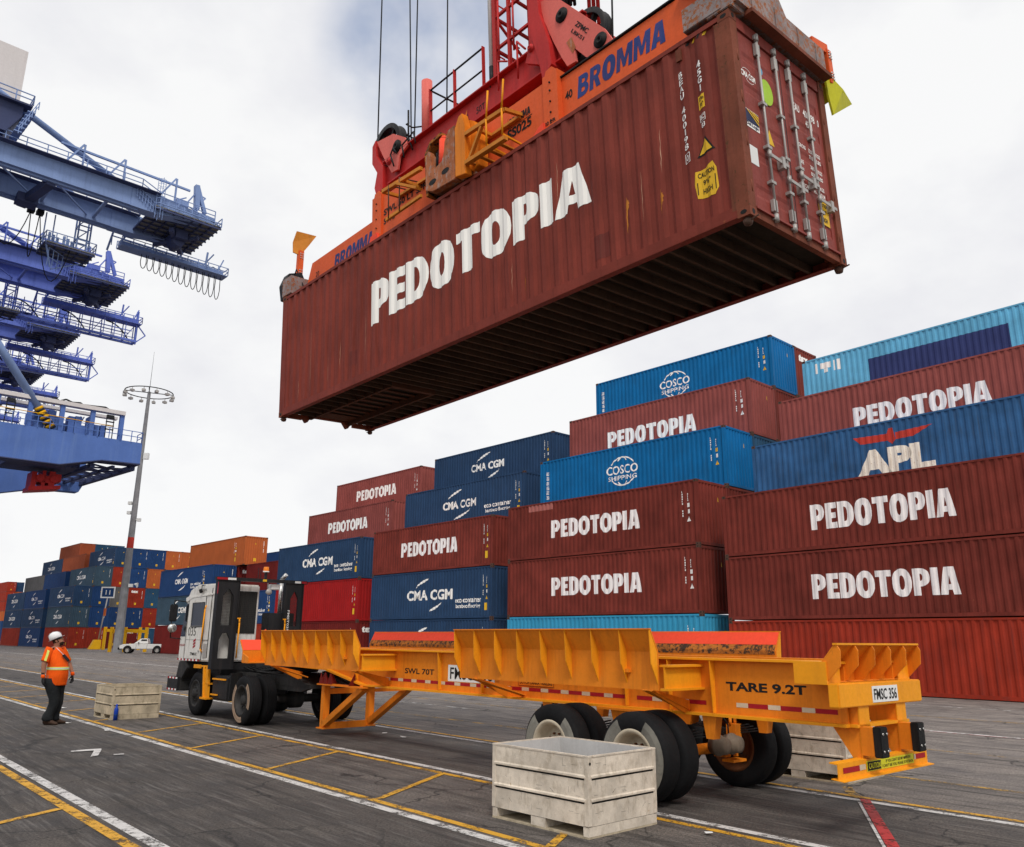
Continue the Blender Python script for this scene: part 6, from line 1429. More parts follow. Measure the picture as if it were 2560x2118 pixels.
# ------------------------------------------------------------------ crates
def crate(corner, a, c, h, label, mat, matin, base=.075, feet='a', torn=False, group='pallet crates standing on the asphalt'):
    """corner: the near bottom corner; a, c: vectors along the left and right faces"""
    a = Vector((a[0], a[1], 0)); c = Vector((c[0], c[1], 0)); la, lc = a.length, c.length; ua = a / la
    uc = c - ua * c.dot(ua); uc.normalize()
    t = thing('pallet_crate', label, 'crate', frame(ua, uc, (0, 0, 1), (corner[0], corner[1], 0)), group)
    if ua.cross(uc).z < 0: t.matrix_world = frame(uc, ua, (0, 0, 1), (corner[0], corner[1], 0)); la, lc = lc, la; feet = 'c' if feet == 'a' else 'a'
    th = .022; n = 3; hh = (h - base) / n
    for i in range(n):
        z0 = base + i * hh + .004; z1 = base + (i + 1) * hh - .012
        for nm, (x0, x1, y0, y1) in (('front', (0, la, 0, th)), ('back', (0, la, lc - th, lc)), ('left', (0, th, th, lc - th)), ('right', (la - th, la, th, lc - th))):
            b = MB(); b.box(x0, x1, y0, y1, z0, z1)
            # pressed ledge under each board
            e = .012
            if nm == 'front' and i: b.prism([(0, z0 - .0), (-e, z0 + .006), (-e, z0 + .022), (0, z0 + .034)], lambda p, q, s_: (s_, p, q), .03, la - .03)
            if nm == 'left' and i: b.prism([(0, z0 - .0), (-e, z0 + .006), (-e, z0 + .022), (0, z0 + .034)], lambda p, q, s_: (p, s_, q), .03, lc - .03)
            b.build('side_board', M[mat], t)
    b = MB(); b.box(.006, la - .006, .006, .016, base, h - .03); b.box(.006, .016, .016, lc - .016, base, h - .03); b.box(.006, la - .006, lc - .016, lc - .006, base, h - .03); b.box(la - .016, la - .006, .016, lc - .016, base, h - .03); b.build('inner_wall', M['black'], t)
    b = MB(); b.box(th, la - th, th, th + .004, base, h - .01); b.box(th, th + .004, th + .004, lc - th - .004, base, h - .01); b.box(th, la - th, lc - th - .004, lc - th, base, h - .01); b.box(la - th - .004, la - th, th + .004, lc - th - .004, base, h - .01)
    b.box(th, la - th, th, lc - th, base, base + .02); b.build('liner', M[matin], t)
    b = MB(); r = .012
    for x0, x1, y0, y1 in ((-.006, la + .006, -.006, r + .01), (-.006, la + .006, lc - r - .01, lc + .006), (-.006, r + .01, r + .01, lc - r - .01), (la - r - .01, la + .006, r + .01, lc - r - .01)): b.box(x0, x1, y0, y1, h - .014, h)
    b.build('rim', M[mat], t)
    for x in (-.004, la - .046):
        for y in (-.004, lc - .046):
            b = MB(); b.box(x, x + .05, y if y < .1 else lc + .0, (y + .004) if y < .1 else lc + .004, base + .01, h - .014); b.box(x if x < .1 else la, (x + .004) if x < .1 else la + .004, y + .004 if y < .1 else y, y + .05 if y < .1 else lc, base + .01, h - .014); cp_ = b.build('corner_strip', M[mat], t)
    b = MB(); b.lathe([(-.0065, .001), (-.0065, .014)], (.022, 0, h - .07), 'Y', 14); b.build('lifting_hole', M['black'], t)
    # pallet base: three runners, openings between
    for k in range(3):
        b = MB()
        if feet == 'a':
            x = [0.0, la / 2 - .10, la - .07][k]; wd = [.07, .2, .07][k]; b.box(x, x + wd, .004, lc - .004, .018, base)
        else:
            y = [0.0, lc / 2 - .10, lc - .07][k]; wd = [.07, .2, .07][k]; b.box(.004, la - .004, y, y + wd, .018, base)
        b.build('pallet_runner', M[mat], t)
    b = MB(); b.box(0, la, 0, lc, .0, .017); b.build('pallet_sheet', M['crate2'], t)
    rr_ = random.Random(int(la * 1000)); SC_ = []
    for q in range(26):
        x = rr_.uniform(.05, la - .05); z = rr_.uniform(base + .05, h - .05); l_ = rr_.uniform(.02, .09); a_ = rr_.choice((0, 0, 1.4, 1.6, .7)); SC_.append((x, z, l_, a_))
    b = MB()
    for x, z, l_, a_ in SC_:
        dx, dz = math.cos(a_) * l_, math.sin(a_) * l_; e_ = .0016
        b.quad((x, -.0012, z), (x + dx + e_, -.0012, z + dz), (x + dx, -.0012, z + dz + e_), (x - e_, -.0012, z + e_))
        y = x / la * lc
        b.quad((-.0012, y, z * .97), (-.0012, y + dx + e_, z * .97 + dz), (-.0012, y + dx, z * .97 + dz + e_), (-.0012, y - e_, z * .97 + e_))
    b.build('scratches', M['chassis'], t)
    return t
c1 = crate((.74, 8.30), (-.91, .97), (.77, .68), .72, 'large worn white pallet crate in front, nearest the camera, before the trailer wheels', 'crate', 'cratein', .10)
c2_ = crate((-8.71, 19.04), (-.80, .88), (.87, .56), .70, 'beige open pallet crate near the man, blue bottle standing against it', 'crate2', 'crate2', .10)
c3_ = crate((4.38, 11.45), (-.95, 1.02), (.80, .72), .72, 'dirty white pallet crate behind the rear end of the trailer', 'crate', 'cratein', .10)
P = Vector((-8.60, 19.03, 0)); b = MB(); b.lathe([(0, .001), (0, .045), (.22, .045), (.26, .03), (.27, .022), (.33, .022), (.335, .001)], (0, 0, 0), 'Z', 18); b.mi = 1; b.lathe([(.10, .0455), (.10, .046), (.12, .046), (.12, .0455)], (0, 0, 0), 'Z', 18)
bo = b.build('drink_bottle', [M['blue_plastic'], M['navybr']]); bo.location = P; tag(bo, 'tall blue bottle standing on the asphalt against the beige crate', 'bottle')

# ------------------------------------------------------------------ the man in orange
PX, PY_ = -9.47, 18.05
pyaw = math.radians(27.5)
man = thing('person', 'man in orange high-visibility shirt and white helmet looking up at the lifted container', 'person', Matrix.Translation((PX, PY_, 0)) @ Matrix.Rotation(pyaw, 4, 'Z'))
def skinmesh(nm, verts, edges, radii, mat, parent, sub=2, root=0):
    me = bpy.data.meshes.new(nm); me.from_pydata([Vector(v) for v in verts], edges, []); o = bpy.data.objects.new(nm, me); COL.objects.link(o)
    md = o.modifiers.new('s', 'SKIN'); md.use_smooth_shade = True
    for i, r in enumerate(radii):
        sv = me.skin_vertices[0].data[i]; sv.radius = r if isinstance(r, tuple) else (r, r); sv.use_root = (i == root)
    if sub: ms_ = o.modifiers.new('u', 'SUBSURF'); ms_.levels = sub; ms_.render_levels = sub
    dg = bpy.context.evaluated_depsgraph_get(); me2 = bpy.data.meshes.new_from_object(o.evaluated_get(dg)); bpy.data.objects.remove(o)
    me2.name = nm; me2.materials.clear(); me2.materials.append(M[mat])
    for p in me2.polygons: p.use_smooth = True
    return link(nm, me2, parent)
# u: screen right, w: away, v: up
shR, shL = (-.01, -.14, 1.465), (.25, .12, 1.465)
elR, elL = (-.105, -.19, 1.20), (.36, .17, 1.20)
wrR, wrL = (-.12, -.20, .96), (.42, .12, 1.00)
V_ = [(.07, 0, .86), (.10, 0, 1.08), (.12, 0, 1.30), (.12, 0, 1.46), (.14, 0, 1.55), (.16, .0, 1.66), (.145, 0, 1.76),
      shR, elR, wrR, shL, elL, wrL, (.01, -.08, .82), (.06, -.07, .46), (-.05, -.08, .12), (.12, .09, .82), (.10, .08, .46), (.06, .06, .12), (-.12, -.21, .90), (.42, .11, .94)]
E_ = [(0, 1), (1, 2), (2, 3), (3, 4), (4, 5), (5, 6), (3, 7), (7, 8), (8, 9), (3, 10), (10, 11), (11, 12), (0, 13), (13, 14), (14, 15), (0, 16), (16, 17), (17, 18), (9, 19), (12, 20)]
R_ = [.13, .15, .14, .09, .062, .092, .085, .065, .052, .036, .065, .052, .036, .09, .06, .04, .09, .06, .04, .025, .025]
skinmesh('body', V_, E_, R_, 'skin', man)
def ring(c, ax, bx, ra, rb, n=18, e=1.0):
    c = Vector(c); ax = Vector(ax).normalized(); bx = Vector(bx).normalized(); o = []
    for i in range(n):
        t = 2 * math.pi * i / n; cc, ss = math.cos(t), math.sin(t)
        o.append(c + ax * ra * math.copysign(abs(cc) ** e, cc) + bx * rb * math.copysign(abs(ss) ** e, ss))
    return o
# facing direction of the chest (toward screen right and the camera), and its side
fx = Vector((math.cos(math.radians(-48)), math.sin(math.radians(-48)), 0)); sx_ = Vector((-fx.y, fx.x, 0))
b = MB()
prof = [(.115, .775, .185, .180), (.105, .80, .195, .185), (.105, .90, .198, .198), (.115, 1.00, .195, .212), (.125, 1.10, .192, .205), (.13, 1.20, .190, .188), (.125, 1.30, .198, .165), (.115, 1.40, .200, .145), (.115, 1.46, .175, .125), (.125, 1.50, .125, .10), (.135, 1.535, .075, .075)]
b.loft([ring((u + fx.x * (.03 if .85 < z < 1.25 else 0), fx.y * (.03 if .85 < z < 1.25 else 0), z), sx_, fx, ra, rb, 24, .92) for u, z, ra, rb in prof], cap=True)
shirt = b.build('shirt', M['shirt'], man)
for sh_, el in ((shR, elR), (shL, elL)):
    a = Vector(sh_); c = Vector(el); d = (c - a).normalized(); s2 = d.cross(Vector((0, 1, 0))).normalized(); s3 = d.cross(s2)
    b = MB(); b.loft([ring(a - d * .05 + Vector((.0, 0, .02)), s2, s3, .065, .065, 14), ring(a, s2, s3, .078, .078, 14), ring(a + d * .10, s2, s3, .076, .076, 14), ring(a + d * .22, s2, s3, .076, .078, 14), ring(a + d * .235, s2, s3, .072, .074, 14), ring(a + d * .20, s2, s3, .06, .06, 14)]); b.build('sleeve', M['shirt'], shirt)
    b = MB(); w1_ = s3 * .0895
    o_ = Vector((0, -1, 0)) if sh_ is shR else Vector((1, 0, 0))
    pts = [a + Vector((0, 0, .08)), a + d * .02 + o_ * .084 + Vector((0, 0, .02)), a + d * .10 + o_ * .084, a + d * .21 + o_ * .082]
    sd = d.cross(o_).normalized() * .022
    for p, q in zip(pts[:-1], pts[1:]): b.quad(p - sd, p + sd, q + sd, q - sd)
    b.build('reflective_tape', M['lime'], shirt)
b = MB(); b.loft([ring((.128 + fx.x * .03, fx.y * .03, z), sx_, fx, .201, .213, 24, .92) for z in (1.085, 1.145)], cap=False); bd = b.build('waist_band', M['lime'], shirt)
b = MB(); b.loft([ring((.128 + fx.x * .03, fx.y * .03, z), sx_, fx, .204, .216, 24, .92) for z in (1.103, 1.127)], cap=False); b.build('band_stripe', M['silver'], bd)
b = MB(); b.path([(.13, -.09, 1.53), Vector((.13, 0, 1.40)) + fx * .18, Vector((.15, 0, 1.36)) + fx * .19], .006); b.build('lanyard', M['plate'], man)
b = MB(); c = Vector((.20, 0, 1.33)) + fx * .155; b.bar(c + Vector((-.05, -.02, .06)), c + Vector((.05, -.02, -.07)), .06, .045, (0, 1, 0)); b.build('hand_radio', M['cabblack'], man, .006)
# trousers
for hip, kn, an, dx in (((.03, -.08, .86), (.06, -.07, .47), (-.05, -.08, .10), 0), ((.14, .08, .86), (.13, .07, .47), (.06, .06, .10), 0)):
    H, K, A = Vector(hip), Vector(kn), Vector(an)
    b = MB(); b.loft([ring(H + Vector((0, 0, .06)), (1, 0, 0), (0, 1, 0), .155, .12, 16), ring(H - Vector((0, 0, .06)), (1, 0, 0), (0, 1, 0), .150, .12, 16), ring((H + K) / 2, (1, 0, 0), (0, 1, 0), .125, .11, 16), ring(K + Vector((.01, 0, .03)), (1, 0, 0), (0, 1, 0), .102, .10, 16), ring(K - Vector((0, 0, .06)), (1, 0, 0), (0, 1, 0), .098, .096, 16),
      ring((K + A) / 2, (1, 0, 0), (0, 1, 0), .092, .092, 16), ring(A + Vector((.0, 0, .09)), (1, 0, 0), (0, 1, 0), .10, .092, 16), ring(A + Vector((-.012, 0, .02)), (1, 0, 0), (0, 1, 0), .108, .092, 16), ring(A + Vector((-.005, 0, -.02)), (1, 0, 0), (0, 1, 0), .098, .085, 16)]); b.build('trouser_leg', M['trouser'], man)
for cx, cy, yw in ((-.04, -.085, -35), (.085, .06, 8)):
    a = math.radians(yw); f_ = Vector((math.cos(a), math.sin(a), 0)); s_ = Vector((-f_.y, f_.x, 0)); c = Vector((cx, cy, 0))
    b = MB(); rr = []
    for t, hw, h0, h1 in ((-.12, .030, .02, .07), (-.10, .045, .0, .12), (-.02, .048, .0, .14), (.05, .048, .0, .11), (.12, .052, .0, .075), (.17, .045, .002, .055), (.195, .02, .01, .035)):
        m_ = (h0 + h1) / 2; rr.append([c + f_ * t + s_ * (hw * math.cos(k * math.pi / 6)) + Vector((0, 0, m_ + (h1 - h0) / 2 * math.sin(k * math.pi / 6))) for k in range(12)])
    b.loft(rr); b.build('boot', M['boot'], man)
# gloved hands with fingers
def hand(wr, dirv, palm, nm='glove', side=1):
    w0 = Vector(wr); d = Vector(dirv).normalized(); p = Vector(palm).normalized(); s = d.cross(p).normalized() * side
    vs = [w0, w0 + d * .04, w0 + d * .085]; ed = [(0, 1), (1, 2)]; ra = [(.028, .022), (.040, .022), (.042, .020)]
    for k, (o, l) in enumerate(((-.033, .072), (-.011, .082), (.011, .078), (.032, .062))):
        i = len(vs); base = w0 + d * .09 + s * o
        vs += [base, base + d * l * .45 + p * .008, base + d * l * .75 + p * .028, base + d * l * .85 + p * .045]; ed += [(2, i), (i, i + 1), (i + 1, i + 2), (i + 2, i + 3)]; ra += [.0125, .0115, .0105, .009]
    i = len(vs); vs += [w0 + d * .03 - s * .035, w0 + d * .065 - s * .06 + p * .015, w0 + d * .095 - s * .062 + p * .03]; ed += [(1, i), (i, i + 1), (i + 1, i + 2)]; ra += [.015, .0125, .010]
    return skinmesh(nm, vs, ed, ra, 'cabblack', man, 1)
hR = hand((-.125, -.21, .93), (-.02, -.02, -1), (.7, .3, 0)); hL = hand((.42, .115, .965), (-.05, -.02, -1), (-.6, -.5, 0), side=-1)
b = MB(); b.tube((-.122, -.205, .99), (-.125, -.21, .93), .036, .042, n=12); b.build('cuff', M['shirt'], hR); b = MB(); b.tube((.418, .12, 1.03), (.42, .115, .965), .036, .042, n=12); b.build('cuff', M['shirt'], hL)
b = MB(); b.tube((-.121, -.202, 1.01), (-.12, -.202, 1.035), .036, n=12); b.build('watch', M['cabblack'], man)
# head: turned to screen right, tilted up
hc = Vector((.155, .0, 1.68)); hf = Vector((math.cos(math.radians(24)), -.22, math.sin(math.radians(24)))).normalized(); hu = Vector((-.42, .05, 1)).normalized(); hu = (hu - hf * hu.dot(hf)).normalized(); hs = hf.cross(hu)
def hp_(f, s, u): return hc + hf * f + hs * s + hu * u
b = MB()
rr = []
for u, fr, bk, sw in ((-.125, .062, -.01, .035), (-.11, .085, .035, .055), (-.07, .098, .065, .066), (-.02, .100, .085, .075), (.03, .100, .095, .078), (.07, .096, .095, .077), (.11, .075, .08, .065), (.13, .03, .04, .03)):
    rr.append([hp_((fr if math.cos(t) > 0 else bk) * math.cos(t), sw * math.sin(t), u) for t in [2 * math.pi * k / 20 for k in range(20)]])
b.loft(rr)
b.loft([[hp_(.094 + a * x, .018 * (1 - x * .3) * y, u) for x, y in ((0, -1), (1, -.3), (1, .3), (0, 1))] for u, a in ((.03, .004), (.0, .018), (-.025, .030), (-.035, .012))], smooth=True)
hd = b.build('head', M['skin'], man)
for sg in (-1, 1):
    b = MB(); b.lathe([(0, .001), (.004, .022), (.012, .026), (.014, .018), (.008, .001)], (0, 0, 0), 'Y', 12); 
    for v in b.bm.verts: v.co = hp_(v.co.x * .8 - .01, sg * (.074 + v.co.y), v.co.z * 1.15 - .01)
    b.build('ear', M['skin'], hd)
b = MB(); b.loft([[hp_(.104 * math.cos(t), .081 * math.sin(t), u) for t in [math.radians(-88 + 176 * k / 14) for k in range(15)]] + [hp_(.09 * math.cos(t), .07 * math.sin(t), u) for t in [math.radians(88 - 176 * k / 14) for k in range(15)]] for u in (.005, .04)], cap=True, smooth=False); b.build('safety_glasses', M['glassd'], hd)
b = MB(); b.loft([[hp_(a + .104 * math.cos(t) * k1, .070 * math.sin(t) * k1, u) for t in [math.radians(-80 + 160 * k / 12) for k in range(13)]] for u, a, k1 in ((-.125, -.022, .8), (-.105, -.004, .9), (-.075, .003, .97), (-.062, .003, .96))], cap=False); b.build('beard', M['hair'], hd)
b = MB(); b.loft([[hp_(.108, y, u) for y in (-.022, .022)] + [hp_(.098, y, u) for y in (.024, -.024)] for u in (-.070, -.058)], smooth=False); b.build('mouth', M['headpink'], hd)
b = MB(); b.loft([[hp_((.06 if math.cos(t) > 0 else .104) * math.cos(t) - .0, .083 * math.sin(t), u) for t in [2 * math.pi * k / 16 for k in range(16)]] for u in (-.04, .0, .05, .1)]); b.build('hair', M['hair'], hd)
ht = thing('hard_hat_anchor', 'x', 'x') if False else None
b = MB(); rr = []
for u, r in ((.045, 1.0), (.085, 1.0), (.12, .93), (.15, .78), (.17, .55), (.182, .28), (.185, .03)):
    rr.append([hp_(-.012 + .128 * r * math.cos(t), .108 * r * math.sin(t), u) for t in [2 * math.pi * k / 28 for k in range(28)]])
b.loft(rr, cap=True)
rr = []
for u, ex in ((.052, 0), (.045, .0), (.040, .012), (.046, .014)):
    rr.append([hp_(-.012 + (.128 + ex + (.045 if ex and math.cos(t) > .2 else .02 if ex else 0) * max(.3, abs(math.cos(t)))) * math.cos(t), (.108 + ex * 1.2) * math.sin(t), u) for t in [2 * math.pi * k / 28 for k in range(28)]])
b.loft(rr, cap=False)
for k in (-.03, 0, .03): b.loft([[hp_(-.012 + .128 * r * cc + .003 * cc, k + e_, u + .004) for e_ in (-.006, .006)] for u, r, cc in ((.085, 1.0, 1), (.12, .935, 1), (.15, .79, 1), (.175, .5, 1), (.19, .1, 1), (.175, .5, -1), (.15, .79, -1), (.12, .935, -1))], cap=False)
hh_ = b.build('hard_hat', M['hat'], man)
b = MB(); b.quad(*[hp_(-.012 + .132 * math.cos(t), -.112 * abs(math.sin(t)) * (1 if True else 1), u) for t, u in ((math.radians(115), .07), (math.radians(85), .07), (math.radians(85), .105), (math.radians(115), .105))]); b.build('helmet_sticker', M['orange'], hh_)

def lean(o):
    for c in o.children:
        if c.type == 'MESH':
            for v in c.data.vertices: v.co.x -= .150 * v.co.z
        lean(c)
lean(man)

# ------------------------------------------------------------------ light mast, barriers, sign, pickup
LP_ = gpt(292, 1632); LP_.z = 0
mast = thing('light_mast', 'tall tapering grey light mast with a ring of floodlights and one red band', 'light pole', Matrix.Translation(LP_))
b = MB(); zs = [(0, .50), (1.0, .48), (11.3, .36)]; b.loft([ring((0, 0, z), (1, 0, 0), (0, 1, 0), r, r, 12) for z, r in zs], smooth=False)
b.loft([ring((0, 0, z), (1, 0, 0), (0, 1, 0), r, r, 12) for z, r in ((12.5, .345), (20, .27), (29.6, .18))], smooth=False); b.build('pole', M['concrete'], mast)
b = MB(); b.loft([ring((0, 0, z), (1, 0, 0), (0, 1, 0), r, r, 12) for z, r in ((11.3, .362), (12.5, .348))], smooth=False); b.build('red_band', M['birdred'], mast)
b = MB(); b.tube((0, 0, 29.6), (0, 0, 34.6), .03, .012, n=6); b.build('lightning_rod', M['cable'], mast)
b = MB(); n = 28; rr_ = 2.65
for i in range(n):
    a, a2 = 2 * math.pi * i / n, 2 * math.pi * (i + 1) / n; b.bar((rr_ * math.cos(a), rr_ * math.sin(a), 29.5), (rr_ * math.cos(a2), rr_ * math.sin(a2), 29.5), .09)
for i in range(4):
    a = .4 + i * math.pi / 2; b.bar((0, 0, 29.5), (rr_ * math.cos(a), rr_ * math.sin(a), 29.5), .08)
rg_ = b.build('lamp_ring', M['cabblack'], mast)
for i in range(12):
    a = 2 * math.pi * i / 12 + .2; b = MB(); x, y = rr_ * math.cos(a), rr_ * math.sin(a)
    b.bar((x, y, 29.5), (x, y, 29.15), .05); b.bar((x - .18 * math.sin(a), y + .18 * math.cos(a), 29.05), (x + .18 * math.sin(a), y - .18 * math.cos(a), 29.05), .42, .26); b.build('floodlight', M['galv'], rg_)
b = MB(); b.box(.30, .85, -.2, .2, 21.5, 22.2); b.build('antenna_box', M['plate'], mast)
for z, s_ in ((14.5, 1), (15.3, -1), (7.2, 1), (16.4, -1)):
    b = MB(); b.bar((0, 0, z), (.75 * s_, -.1, z), .09); b.box(.6 * s_ - .15, .6 * s_ + .25, -.25, .1, z - .2, z + .15); b.build('camera_unit', M['plate'], mast)
b = MB(); b.loft([ring((1.1, -.3, 7.3), (0, 1, 0), (0, 0, 1), .06, .06, 8), ring((1.5, -.4, 7.2), (0, 1, 0), (0, 0, 1), .28, .28, 12)]); b.build('loudspeaker', M['plate'], mast)
# yellow guard frame round the foot of the mast
def ypt(px, py=1632): p = gpt(px, py); p.z = 0; return p
def barrier(label, pxs, base_y, h, rearpx):
    A = ypt(pxs[0], base_y); t = thing('guard_frame', label, 'barrier', Matrix.Translation(A), 'yellow guard frames round the light mast')
    posts = [ypt(p, base_y) - A for p in pxs]
    for p in posts: b = MB(); b.bar(p, p + Vector((0, 0, h)), .30, .30, (1, 0, 0)); b.build('post', M['baryel'], t)
    b = MB(); d_ = (posts[-1] - posts[0]).normalized()
    for z in ([h - .45] if len(pxs) > 1 else []): 
        for p, q in zip(posts[:-1], posts[1:]): b.bar(p + d_ * .15 + Vector((0, 0, z)), q - d_ * .15 + Vector((0, 0, z)), .25, .34)
    b.build('crossbar', M['baryel'], t)
    return t
barrier('yellow steel guard frame nearest the pickup, in front of the mast', (273, 307, 361), 1630.5, 2.75, None)
barrier('yellow steel guard frame just behind the mast foot', (257, 345), 1625, 2.9, None)
B0 = ypt(222, 1624); B1 = ypt(251, 1624); d_ = (B1 - B0)
t = MB(); u_ = d_.normalized(); v_ = Vector((-u_.y, u_.x, 0)); L_ = d_.length
t.loft([[B0 * 0 + u_ * x * 1.0 + v_ * y for x, y in ((0, 0), (L_, 0), (L_, 1.6), (0, 1.6))], [u_ * x + v_ * y + Vector((0, 0, 1.25)) for x, y in ((.55, .25), (L_, .2), (L_, 1.4), (.55, 1.4))]], smooth=False)
o = t.build('concrete_block', M['baryel'], None, .03); o.location = B0; tag(o, 'yellow painted concrete block with one sloping side, left of the guard frames', 'block')
SP = ypt(245, 1616) ; SP.z = 1.25
sg_ = thing('sign_post', 'thin leaning post with a white-framed square panel standing on the yellow block', 'sign', Matrix.Translation(B0 + u_ * (L_ * .8) + v_ * .8 + Vector((0, 0, 1.25))))
b = MB(); b.tube((0, 0, 0), (.5, 0, 5.6), .09, n=8); b.build('post', M['galv'], sg_)
b = MB(); b.box(-.35, 1.35, -.05, .0, 5.6, 6.8); pn = b.build('panel', M['navybr'], sg_)
b = MB(); 
for x0, x1, z0, z1 in ((-.45, 1.45, 5.45, 5.62), (-.45, 1.45, 6.78, 6.95), (-.45, -.28, 5.62, 6.78), (1.28, 1.45, 5.62, 6.78), (.2, .3, 5.9, 6.5), (.7, .8, 5.9, 6.5)): b.box(x0, x1, -.09, -.055, z0, z1)
b.build('panel_frame', M['plate'], pn)
b = MB(); b.box(.28, .52, -.16, .1, 3.1, 4.1); b.build('signal_box', M['orange'], sg_)
# pickup
PK = Vector((-38.75, 90.6, 0))
pk = thing('pickup_truck', 'white pickup truck facing left, its tail hidden behind the dark red container', 'pickup', Matrix.Translation(PK) @ Matrix.Rotation(math.radians(194), 4, 'Z'))
def pprism(b, pts, y0, y1): b.prism(pts, lambda x, z, t: (x, t, z), y0, y1); return b
body = [(-2.1, .45), (-2.1, .95), (-.35, .97), (.9, 1.0), (2.0, .93), (2.35, .80), (2.38, .45)]
b = MB(); pprism(b, body, -.82, .82); pb = b.build('body', M['carwhite'], pk, .05)
b = MB(); b.loft([[(x, y * .82, .98) for x, y in ((-.42, -1), (.98, -1), (.98, 1), (-.42, 1))], [(x, y * .66, 1.52) for x, y in ((-.30, -1), (.35, -1), (.35, 1), (-.30, 1))]], smooth=False); cbn = b.build('cabin', M['carwhite'], pk, .04)
b = MB(); b.quad((-.30, .80, 1.02), (.42, .80, 1.02), (.28, .69, 1.44), (-.25, .69, 1.44)); b.quad((.42, -.80, 1.02), (-.30, -.80, 1.02), (-.25, -.69, 1.44), (.28, -.69, 1.44)); b.quad((.98, -.70, 1.04), (.98, .70, 1.04), (.44, .60, 1.47), (.44, -.60, 1.47)); b.build('window', M['black'], cbn)
for x in (-1.35, 1.55):
    for y in (-.74, .74):
        b = MB(); b.lathe([(-.11, .20), (-.11, .31), (-.08, .345), (.08, .345), (.11, .31), (.11, .20)], (x, y, .345), 'Y', 24); wt = b.build('wheel', M['tyre'], pk)
        b = MB(); sg = 1 if y > 0 else -1; b.lathe([(.112 * sg, .21), (.08 * sg, .16), (.10 * sg, .05), (.10 * sg, .001)], (x, y, .345), 'Y', 20); b.build('hubcap', M['galv'], wt)
        b = MB(); b.lathe([(.825 * sg - y, .001), (.825 * sg - y, .42)], (x, y, .40), 'Y', 20); b.build('wheel_arch', M['black'], pb)
b = MB(); b.box(2.3, 2.5, -.84, .84, .38, .60); b.build('bumper', M['black'], pk, .03)
for y in (-.62, .62): b = MB(); b.box(2.34, 2.40, y - .16, y + .16, .68, .84); b.build('headlight', M['chrome'], pk)
b = MB(); b.box(-2.0, -.5, -.70, .70, .955, .985); b.build('load_bed', M['chassis'], pk)
b = MB(); b.box(.45, .55, .83, .98, 1.02, 1.15); b.build('door_mirror', M['black'], pk)
b = MB(); b.box(.72, .74, .823, .829, .5, .93); b.box(-.34, -.32, .823, .829, .5, .95); b.build('door_seam', M['black'], pb)

# ------------------------------------------------------------------ quay cranes
def cranedeck(t, b0, b1, a0, a1, z, mat, grid, nm='platform'):
    b = MB(); b.box(b0, b1, a0, a1, z, z + .12); o = b.build(nm, M['grate'], t)
    b = MB(); k = b0
    while k <= b1 + .01: b.bar((k, a0, z - .10), (k, a1, z - .10), .14, .2); k += grid
    k = a0
    while k <= a1 + .01: b.bar((b0, k, z - .22), (b1, k, z - .22), .12, .2); k += grid
    b.build('deck_beam', M['cranedk'], o); return o
def rail(b, pts, h=1.1, step=2.0, r=.045, mid=True):
    for p, q in zip(pts[:-1], pts[1:]):
        p, q = Vector(p), Vector(q); n = max(1, int((q - p).length / step))
        for k in range(n + 1): c = p + (q - p) * (k / n); b.bar(c, c + Vector((0, 0, h)), r * 2)
        for z in ((h, h * .5) if mid else (h,)): b.bar(p + Vector((0, 0, z)), q + Vector((0, 0, z)), r * 1.8)
def drape0(x0, x1, y, z0, z1, n=8): return [(x0 + (x1 - x0) * (j / n) ** .7, y, z0 + (z1 - z0) * (j / n) ** 1.6) for j in range(n + 1)]
